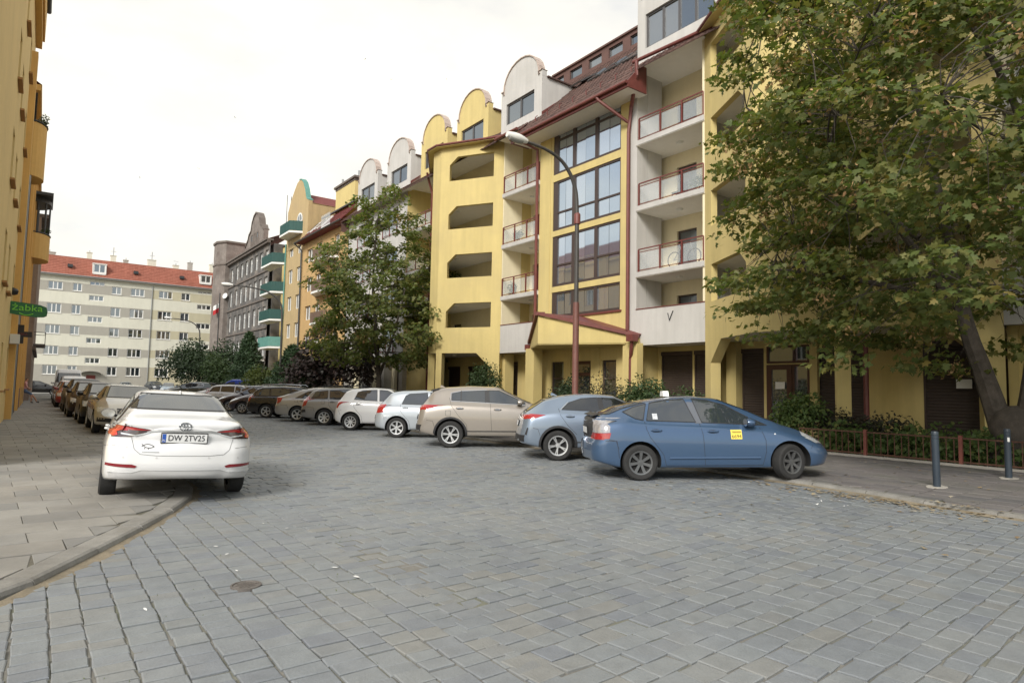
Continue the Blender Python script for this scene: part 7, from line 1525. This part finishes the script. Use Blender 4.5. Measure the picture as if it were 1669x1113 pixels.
M_bedsoil = mat('bed_soil', (0.07, 0.055, 0.042), 0.95, var=0.3, scale=3, bump=0.6, bscale=25)
bs = MB(); bs.box(WORLD, 16.64, 20.85, -6, 80, -0.1, 0.085); tag(bs.build('planting_bed', M_bedsoil), 'dark soil of the planting bed between pavement and building', 'planting bed', kind='structure')
# ivy and ground cover behind the fence
n = 5200; P = np.stack([RG.uniform(16.7, 19.2, n), RG.uniform(0, 8.9, n), np.zeros(n)], 1); P[:, 2] = 0.12 + RG.uniform(0, 1, n) * (0.35 + 0.28 * np.sin(P[:, 1] * 2.1) ** 2 + 0.10 * (P[:, 0] - 16.7)); k2 = RG.uniform(0, 1, n) < 0.55; P[k2, 0] = RG.uniform(16.68, 17.2, k2.sum())
V = leaves_np(RG, P, 0.12, MAPLE, 0.35, 0.3, np.tile(np.array([[-0.8, 0.1, 0.3]]), (n, 1)), 0.5)
tag(np_mesh('ground_cover', V.reshape(-1, 3), np.arange(len(V) * 12).reshape(-1, 12), M_ivy, kind='stuff'), 'ivy and low leafy plants filling the bed behind the low fence', 'ground cover')
n = 3000; P = np.stack([RG.uniform(16.75, 20, n), RG.uniform(9.5, 36, n), RG.uniform(0.1, 0.35, n)], 1); V = leaves_np(RG, P, 0.14, OVAL, 0.5, 0.3)
tag(np_mesh('ground_cover', V.reshape(-1, 3), np.arange(len(V) * 6).reshape(-1, 6), M_bush, kind='stuff'), 'low green plants filling the bed along the building front', 'ground cover')
# litter of fallen leaves and paper scraps by the right kerb
M_dry = leaf_mat('dry_leaf', [(0.26, 0.19, 0.11), (0.34, 0.28, 0.18), (0.20, 0.14, 0.08), (0.42, 0.38, 0.30)], 0.1, 0.8); M_paper = mat('paper_scrap', (0.7, 0.7, 0.68), 0.8, var=0.05)
n = 480; P = np.stack([10.55 - np.abs(RG.normal(0, 0.34, n)), RG.normal(4.6, 0.95, n), np.full(n, 0.022)], 1); m_ = 130; P[:m_, 0] = RG.uniform(7, 16, m_); P[:m_, 1] = RG.uniform(2.5, 8, m_); P[:, 2] = np.where(P[:, 0] > [x_at(KR, y) - 0.02 for y in P[:, 1]], HR + 0.022, 0.022)
V = leaves_np(RG, P, 0.062, MAPLE, 0.9, 0.0); tag(np_mesh('fallen_leaves', V.reshape(-1, 3), np.arange(len(V) * 12).reshape(-1, 12), M_dry, kind='stuff'), 'dry brown leaves scattered along the right kerb', 'leaf litter')
n = 34; P = np.stack([9.6 + RG.normal(0, 0.3, n), 5.0 + RG.normal(0, 0.25, n), np.full(n, 0.02)], 1); P[:12] = np.stack([RG.uniform(0.4, 2.6, 12), RG.uniform(4.8, 9.8, 12), np.full(12, 0.018)], 1); P = P[[i for i in range(n) if P[i, 0] > x_at(KL, max(4, P[i, 1])) + 0.05]]
V = leaves_np(RG, P, 0.05, OVAL, 0.95, 0.0); tag(np_mesh('paper_scraps', V.reshape(-1, 3), np.arange(len(V) * 6).reshape(-1, 6), M_paper, kind='stuff'), 'white paper scraps lying in the joints and gutter', 'litter')
# moss tufts in the joints
n = 700; P = np.stack([RG.uniform(0.2, 2.8, n), RG.uniform(3.4, 9.0, n), np.full(n, -0.006)], 1); g_ = (np.sin(P[:, 0] * 5.3) * np.sin(P[:, 1] * 1.9 + 1) > 0.35); P = P[g_]; P = P[[i for i in range(len(P)) if P[i, 0] > x_at(KL, max(4, P[i, 1])) + 0.12]]
V = leaves_np(RG, P, 0.022, SPRAY, 0.2, -0.6); tag(np_mesh('joint_weeds', V.reshape(-1, 3), np.arange(len(V) * 5).reshape(-1, 5), M_bushy, kind='stuff'), 'tiny green weeds growing in the sett joints', 'weeds')

# ================================================================ STREET FURNITURE
# low fence
M_rust = mat('rusty_brown_fence_paint', hexc(96, 66, 52), 0.7, var=0.25, scale=8); M_redpost = mat('faded_red_post_paint', hexc(124, 72, 62), 0.7, var=0.2, scale=6)
fe = thing('low_fence', (16.55, 5, HR), 'low rusty railing with faded red posts in front of the ivy', 'fence'); FFr = Fr((16.55, 0, 0), (0, 1, 0), (-1, 0, 0))
r = MB(); r.box(FFr, -2, 9.3, -0.012, 0.012, 0.66, 0.69); r.build('rail', M_rust, fe); r = MB(); r.box(FFr, -2, 9.3, -0.012, 0.012, 0.14, 0.17); r.build('rail', M_rust, fe)
for k in range(72):
    u = 9.25 - k * 0.155
    if all(abs(u - p) > 0.05 for p in (7.59, 5.55, 3.5, 1.45, -0.6)): MB().box(FFr, u - 0.009, u + 0.009, -0.022, -0.0125, 0.08, 0.70 + rnd.uniform(-0.01, 0.01)).build('slat', M_rust, fe)
for u in (7.59, 5.55, 3.5, 1.45, -0.6): MB().box(FFr, u - 0.035, u + 0.035, -0.035, 0.035, 0.03, 0.74).build('post', M_redpost, fe)
ke = MB(); ke.box(FFr, -2, 9.4, -0.06, 0.04, 0.0, 0.11); ke.build('base', M_concrete, fe)
# bollards
M_bol = mat('blue_grey_bollard_paint', hexc(46, 56, 66), 0.45, var=0.1, scale=5)
for i, (x, y, lab) in enumerate(((12.3, 4.49, 'plain slim blue grey bollard nearer the road'), (14.96, 4.24, 'slim blue grey bollard with white sticker near the fence'))):
    b = thing('bollard', (x, y, HR), lab, 'bollard', 'bollards on the right pavement'); m = MB(); m.lathe([(0.057, -0.03), (0.057, 0.80), (0.053, 0.805), (0.053, 0.82), (0.057, 0.825), (0.057, 0.855), (0.053, 0.86), (0.053, 0.875), (0.057, 0.88), (0.057, 0.925), (0.05, 0.94), (0.001, 0.945)], (x, y, HR), n=18); m.build('pole', M_bol, b, smooth=True)
    m = MB(); m.prism([(x + 0.20 * math.cos(t) * (1 + 0.25 * math.sin(3 * t)), y + 0.15 * math.sin(t), HR + 0.004) for t in np.linspace(0, 2 * math.pi, 14, endpoint=False)], (0, 0, 0.014)); m.build('footing', M_concrete, b)
    if i: m = MB(); [m.poly([(x - 0.0615 * math.cos(a), y - 0.0615 * math.sin(a), HR + z) for a, z in ((a0, 0.70), (a0 + 0.2, 0.70), (a0 + 0.2, 0.78), (a0, 0.78))]) for a0 in (0.3, 0.5, 0.7)]; m.build('sticker', M_white, b)
    b.rotation_euler = (0, R(-2.0) if not i else R(-1), 0)
# lamp posts
M_pole = mat('dark_lamp_post_paint', hexc(70, 68, 66), 0.5, var=0.12); M_poler = mat('red_brown_lamp_post_paint', hexc(108, 70, 62), 0.6, var=0.2)
def lamp_post(px, py, hx, hy, hz, label, red=False, ztop=None):
    L_ = thing('street_lamp', (px, py, 0), label, 'street lamp', 'curved arm street lamps'); a = Vector((px, py, 0)); h = Vector((hx, hy, hz)); d = Vector((hx - px, hy - py, 0)); zt = ztop or hz - 1.9
    if red:
        m = MB(); m.lathe([(0.13, 0), (0.13, 0.25), (0.115, 0.3), (0.11, 4.6), (0.10, 4.65)], (px, py, 0), n=14); m.build('pole_base', M_poler, L_, smooth=True)
        m = MB(); m.lathe([(0.115, zt - 0.55), (0.115, zt - 0.2), (0.08, zt - 0.15)], (px, py, 0), n=12); m.build('collar', M_redmetal, L_, smooth=True)
    pts = [a + Vector((0, 0, 4.5 if red else 0)), a + Vector((0, 0, zt)), a + Vector((0, 0, zt + 0.9)) + d * 0.05, a + d * 0.28 + Vector((0, 0, zt + 1.6)), a + d * 0.6 + Vector((0, 0, hz - 0.05)), h - d * 0.1 + Vector((0, 0, -0.0)), h]
    pts = chaikin([tuple(p) for p in pts], 2); m = MB(); m.tube(pts, [0.085 - 0.045 * i / (len(pts) - 1) for i in range(len(pts))], 10); m.build('pole', M_pole, L_, smooth=True)
    u = d.normalized(); hd = MB(); s = []
    for k in range(9):
        t = k / 8; s.append((h + u * (-0.12 + 0.82 * t) + Vector((0, 0, 0.02 + 0.05 * t)), 0.035 + 0.115 * math.sin(math.pi * min(1, t * 0.72 + 0.12))))
    hd.tube([p for p, _ in s], [q for _, q in s], 12); hd = hd.build('lamp_head', M_white, L_, smooth=True)
    g = MB(); g.tube([p - Vector((0, 0, 0.06)) for p, _ in s[2:8]], [q * 0.82 for _, q in s[2:8]], 10); g.build('lamp_glass', mat('grey_lamp_glass', (0.30, 0.30, 0.28), 0.25, var=0.1), hd, smooth=True)
    return L_
lamp_post(15.1, 16.65, 12.72, 16.72, 9.9, 'tall street lamp with red brown lower pole before the glazed stairwell', True)
lamp_post(15.4, 51.6, 11.7, 52.6, 9.15, 'street lamp curving out in front of the green balconies')
lamp_post(16.0, 86.9, 12.7, 87.2, 9.3, 'distant street lamp in front of the banded block')
# shop sign and pharmacy cross on the left house
M_sgreen = mat('dark_green_sign', hexc(34, 108, 60), 0.4, var=0.05); M_lgreen = mat('bright_green_sign_letters', hexc(126, 214, 62), 0.4, var=0.03)
zs = thing('shop_sign', (-0.42, 28.5, 4.05), 'green projecting shop sign reading żabka above the left pavement', 'shop sign')
q = [(62, 80), (100, 55), (200, 62), (360, 78), (418, 100), (430, 150), (425, 195), (400, 210), (320, 218), (150, 200), (80, 186), (62, 150)]
pts = [(-0.42 + (x - 246) / 368 * 1.18, 28.5, 4.05 - (y - 137) / 368 * 1.18) for x, y in q]
MB().prism(pts, (0, 0.14, 0)).build('board', M_sgreen, zs)
t = link('lettering', text_mesh('żabka', 0.34, 0.006, M_lgreen), zs, (0.0, -0.008, 0.05)); t.rotation_euler = (R(90), 0, 0); t.data.transform(Matrix.Diagonal((1.12, 0.95, 1, 1)))
sm = MB(); sm.tube([(-0.64 + 0.40 * k / 10, 28.49, 3.91 - 0.07 * math.sin(math.pi * k / 10)) for k in range(11)], 0.016, 6); sm.build('smile', M_lgreen, zs)
MB().box(WORLD, -1.30, -1.0, 28.5, 28.62, 3.95, 4.3).build('bracket', M_white, zs)
pc = thing('pharmacy_cross', (-0.6, 31.0, 3.4), 'dark cross shaped pharmacy display with dim red text below the green sign', 'pharmacy sign')
X0, Z0, a_, b_ = -0.61, 3.30, 0.36, 0.105
MB().prism([(X0 + x, 31.0, Z0 + z) for x, z in ((-b_, -a_), (b_, -a_), (b_, -b_), (a_, -b_), (a_, b_), (b_, b_), (b_, a_), (-b_, a_), (-b_, b_), (-a_, b_), (-a_, -b_), (-b_, -b_))], (0, 0.12, 0)).build('panel', mat('dark_led_panel', (0.02, 0.016, 0.016), 0.4, var=0.1), pc)
t = link('lettering', text_mesh('APTEKA', 0.125, 0.002, mat('dim_red_led', (0.20, 0.02, 0.02), 0.5, var=0)), pc, (X0 + 0.6, -0.006, Z0 - 3.4)); t.rotation_euler = (R(90), 0, 0)
MB().box(WORLD, -1.0, X0 - a_ + 0.01, 31.03, 31.09, Z0 - 0.03, Z0 + 0.03).build('bracket', M_darkmetal, pc)
cm = thing('camera_dome', (-0.86, 29.2, 4.75), 'small dark security camera on the ochre house above the green sign', 'camera'); MB().lathe([(0.02, -0.16), (0.12, -0.12), (0.15, 0.0), (0.1, 0.08), (0.02, 0.1)], (-0.86, 29.2, 4.75), n=12).build('housing', M_plastic, cm, smooth=True); MB().box(WORLD, -1.02, -0.84, 29.15, 29.25, 4.80, 4.86).build('arm', M_darkmetal, cm)
# flag at the far tower
fl = thing('flag_pole', (20.0, 96.5, 0), 'white and red flag on a thin pole by the sooty brick tower', 'flag'); MB().tube([(20.0, 96.5, 0), (20.0, 96.5, 14.2)], 0.05, 6).build('pole', M_darkmetal, fl)
for z, m, nm in ((12.1, M_white, 'white_field'), (11.45, mat('red_flag_cloth', hexc(176, 40, 44), 0.8, var=0.05), 'red_field')):
    f = MB()
    for k in range(6):
        g0, g1 = k / 6, (k + 1) / 6; w_ = lambda t: 0.10 * math.sin(t * 7 + 1); P_ = lambda t, zz: (19.95 - 0.7 * t, 96.45 + w_(t), zz - 0.5 * t)
        f.poly([P_(g0, z), P_(g1, z), P_(g1, z + 0.65), P_(g0, z + 0.65)])
    f.build(nm, m, fl)
# manhole cover
mh = thing('manhole_cover', (1.41, 5.34, 0.0), 'small round rusty utility cover set in the road setts', 'manhole cover'); M_iron = mat('rusty_iron', hexc(104, 99, 95), 0.7, 0.3, var=0.25, scale=20)
MB().lathe([(0.115, -0.03), (0.115, 0.012), (0.100, 0.013), (0.098, 0.006)], (1.41, 5.34, 0), n=24, caps=False).build('rim', M_iron, mh)
m = MB(); m.lathe([(0.097, 0.0), (0.095, 0.009), (0.001, 0.011)], (1.41, 5.34, 0), n=24)
for i in range(-3, 4):
    for j in range(-3, 4):
        if i * i + j * j < 10: m.box(WORLD, 1.41 + i * 0.024 - 0.007, 1.41 + i * 0.024 + 0.007, 5.34 + j * 0.024 - 0.007, 5.34 + j * 0.024 + 0.007, 0.008, 0.015)
m.build('lid', M_iron, mh, kind='stuff')
# birds high over the roofs
M_bird = mat('dark_bird', (0.02, 0.02, 0.022), 0.8, var=0)
def ray_px(x, y, dist):
    a, b = (x - 834.5) / 1042, -(y - 556.5) / 1042; d = CAM_R @ Vector((a, b, -1)); return Vector((0, 0, CAM_H)) + d.normalized() * dist
bw = MB(); bw.poly([(0, -0.02, 0), (0.07, 0.0, 0.01), (0, 0.02, 0), (-0.10, 0.0, 0)])
for sg in (-1, 1): bw.poly([(0.04, sg * 0.01, 0), (-0.03, sg * 0.01, 0), (-0.06, sg * 0.20, 0.07), (0.0, sg * 0.12, 0.06)])
for k, (x, y, lab) in enumerate(((228, 290, 'tiny dark bird lowest in the sky'), (324, 275, 'tiny dark bird above the banded block roof'), (383, 192, 'tiny dark bird alone in the middle of the sky'), (595, 97, 'tiny dark bird highest in the sky'), (638, 130, 'tiny dark bird below the highest one'), (728, 130, 'tiny dark bird nearest the curved gables'))):
    p = ray_px(x, y, 70 + 4 * k); b = bw.build('bird', M_bird, None, local=True) if k == 0 else b0.copy()
    if k == 0: b0 = b
    else: COL.objects.link(b)
    b.location = p; b.rotation_euler = (0.2, 0.1, k * 1.1); tag(b, lab, 'bird', 'birds in the sky')

# ---------------------------------------------------------------- the person resting against the left house
def skin_mesh(name, pts, edges, radii, m, parent, sub=2):
    me = bpy.data.meshes.new(name); me.from_pydata(pts, edges, []); o = link(name, me, None); o.modifiers.new('skin', 'SKIN'); sk = me.skin_vertices[0].data
    for i, r in enumerate(radii): sk[i].radius = (r, r) if not isinstance(r, tuple) else r
    sk[0].use_root = True; sb = o.modifiers.new('sub', 'SUBSURF'); sb.levels = sub; dg = bpy.context.evaluated_depsgraph_get(); dg.update(); m2 = bpy.data.meshes.new_from_object(o.evaluated_get(dg)); bpy.data.objects.remove(o); m2.name = name
    m2.materials.clear(); [m2.materials.append(x) for x in (m if isinstance(m, list) else [m])]; m2.polygons.foreach_set('use_smooth', [True] * len(m2.polygons)); return link(name, m2, parent), m2
pe = thing('person', (-0.62, 51.0, HL), 'person in pink shirt and blue shorts leaning on the left house wall', 'person')
M_skin = mat('skin', hexc(196, 150, 126), 0.6, var=0.05); M_pink = mat('pink_shirt', hexc(206, 158, 160), 0.85, var=0.08); M_short = mat('blue_grey_shorts', hexc(96, 116, 146), 0.85, var=0.1); M_hair = mat('dark_hair', (0.03, 0.024, 0.02), 0.8, var=0.1); M_shoe = mat('dark_shoes', (0.04, 0.04, 0.045), 0.7, var=0.1)
pts = [(0, 0, .78), (0.03, 0, .95), (0.06, 0, 1.12), (0.08, 0, 1.27), (0.10, 0, 1.36), (0.13, 0, 1.50), (0.14, 0, 1.58),
       (0.08, -.17, 1.25), (0.16, -.20, 1.0), (0.32, -.14, .90), (0.40, -.10, .90), (0.08, .17, 1.25), (0.14, .21, 1.0), (0.28, .16, .86), (0.36, .12, .86),
       (0.05, -.10, .76), (0.36, -.13, .62), (0.42, -.13, .34), (0.40, -.13, .07), (0.54, -.14, .035), (0.05, .10, .76), (0.40, .14, .56), (0.60, .16, .30), (0.70, .17, .07), (0.84, .19, .04)]
ed = [(0, 1), (1, 2), (2, 3), (3, 4), (4, 5), (5, 6), (3, 7), (7, 8), (8, 9), (9, 10), (3, 11), (11, 12), (12, 13), (13, 14), (0, 15), (15, 16), (16, 17), (17, 18), (18, 19), (0, 20), (20, 21), (21, 22), (22, 23), (23, 24)]
rad = [.13, .125, .135, .12, .05, .085, .06, .055, .045, .036, .03, .055, .045, .036, .03, .085, .068, .052, .038, .035, .085, .068, .052, .038, .035]
bo_, bm2 = skin_mesh('body', pts, ed, rad, [M_skin, M_pink, M_short, M_shoe, M_hair], pe)
for p in bm2.polygons:
    c = p.center
    p.material_index = 3 if c.z < 0.10 else 4 if (c.z > 1.53 or (c.z > 1.45 and c.x < 0.10)) else 2 if (0.52 < c.z < 0.90 and abs(c.y) < 0.26 and c.x < 0.45 and not (c.z > 0.8 and c.x > 0.2)) else 1 if (0.88 <= c.z < 1.37 and c.x < 0.24) and not (c.z < 1.02 and abs(c.y) > 0.17) else 0
lg = thing('bench_block', (-0.80, 51.0, HL), 'low grey ledge against the left house under the leaning person', 'ledge'); MB().box(WORLD, -0.93, -0.62, 50.6, 51.45, HL, HL + 0.66).build('block', M_concrete, lg)

# ---------------------------------------------------------------- things on the balconies
bk = thing('bicycle', (21.45, 17.0, 6.80), 'bicycle leaning behind the glass of the grey balcony', 'bicycle'); BF = Fr((21.45, 17.0, 6.80), (0, -1, 0), (-1, 0, 0))
for u in (-0.52, 0.52):
    w_ = MB(); w_.tube([BF(u + 0.33 * math.cos(t), 0, 0.36 + 0.33 * math.sin(t)) for t in np.linspace(0, 2 * math.pi, 25)], 0.024, 6); w_ = w_.build('wheel', M_tyre, bk, smooth=True); sp_ = MB()
    for t in np.linspace(0, math.pi, 7)[:-1]: sp_.tube([BF(u + 0.32 * math.cos(t), 0, 0.36 + 0.32 * math.sin(t)), BF(u - 0.32 * math.cos(t), 0, 0.36 - 0.32 * math.sin(t))], 0.004, 4)
    sp_.build('spokes', M_zinc, w_, kind='stuff')
fr_ = MB()
for a, b in (((-0.52, 0.36), (-0.05, 0.34)), ((-0.52, 0.36), (-0.18, 0.82)), ((-0.05, 0.34), (-0.2, 0.9)), ((-0.05, 0.34), (0.36, 0.80)), ((-0.18, 0.82), (0.35, 0.86)), ((0.52, 0.36), (0.33, 0.98))): fr_.tube([BF(a[0], 0, a[1]), BF(b[0], 0, b[1])], 0.017, 6)
fr_.build('frame', M_zinc, bk); MB().tube([BF(-0.30, 0, 0.93), BF(-0.08, 0, 0.95)], [0.05, 0.03], 8).build('saddle', M_plastic, bk); MB().tube([BF(0.34, -0.26, 1.02), BF(0.33, 0, 0.99), BF(0.34, 0.26, 1.02)], 0.014, 6).build('handlebar', M_plastic, bk)
for i, (x, y, z, lab) in enumerate(((-0.45, 33.7, 12.25, 'trailing plants on the upper rounded balcony of the ochre house'), (-0.15, 47.9, 10.2, 'small plants on the lower rounded balcony of the ochre house'))): bush('balcony_plants', (x, y, z), lab, 0.28, 0.9, 0.45, 420, 0.10, M_bush, group=None, cat='plants', twigs=3)
for i, (y, lv, lab) in enumerate(((28.4, 2, 'potted plants on the second balcony from the top left of the stairwell'), (28.9, 1, 'potted plants on the lowest railed balcony left of the stairwell'), (16.2, 2, 'potted plants on the middle grey balcony'))):
    z = 0.956 * (SL[lv] + 0.24) + 0.43; bush('potted_plants', (21.35, y, z), lab, 0.25, 0.5, 0.75, 520, 0.09, M_ivy, cat='plants', twigs=4)
ct_ = thing('folding_chair', (21.9, 17.6, 9.76), 'folded dark cloth draped chair on the grey balcony', 'chair'); CF = Fr((21.9, 17.6, 0.956 * 9.74 + 0.43), (0, -1, 0), (-1, 0, 0)); ct_.location = CF(0, 0, 0)
MB().box(CF, -0.25, 0.25, -0.22, 0.22, 0.42, 0.47).build('seat', M_plastic, ct_); MB().box(CF, -0.25, 0.25, -0.26, -0.22, 0.47, 0.95).build('backrest', M_plastic, ct_)
for a in (-0.23, 0.23):
    for b in (-0.2, 0.2): MB().box(CF, a - 0.015, a + 0.015, b - 0.015, b + 0.015, 0, 0.42).build('leg', M_darkmetal, ct_)
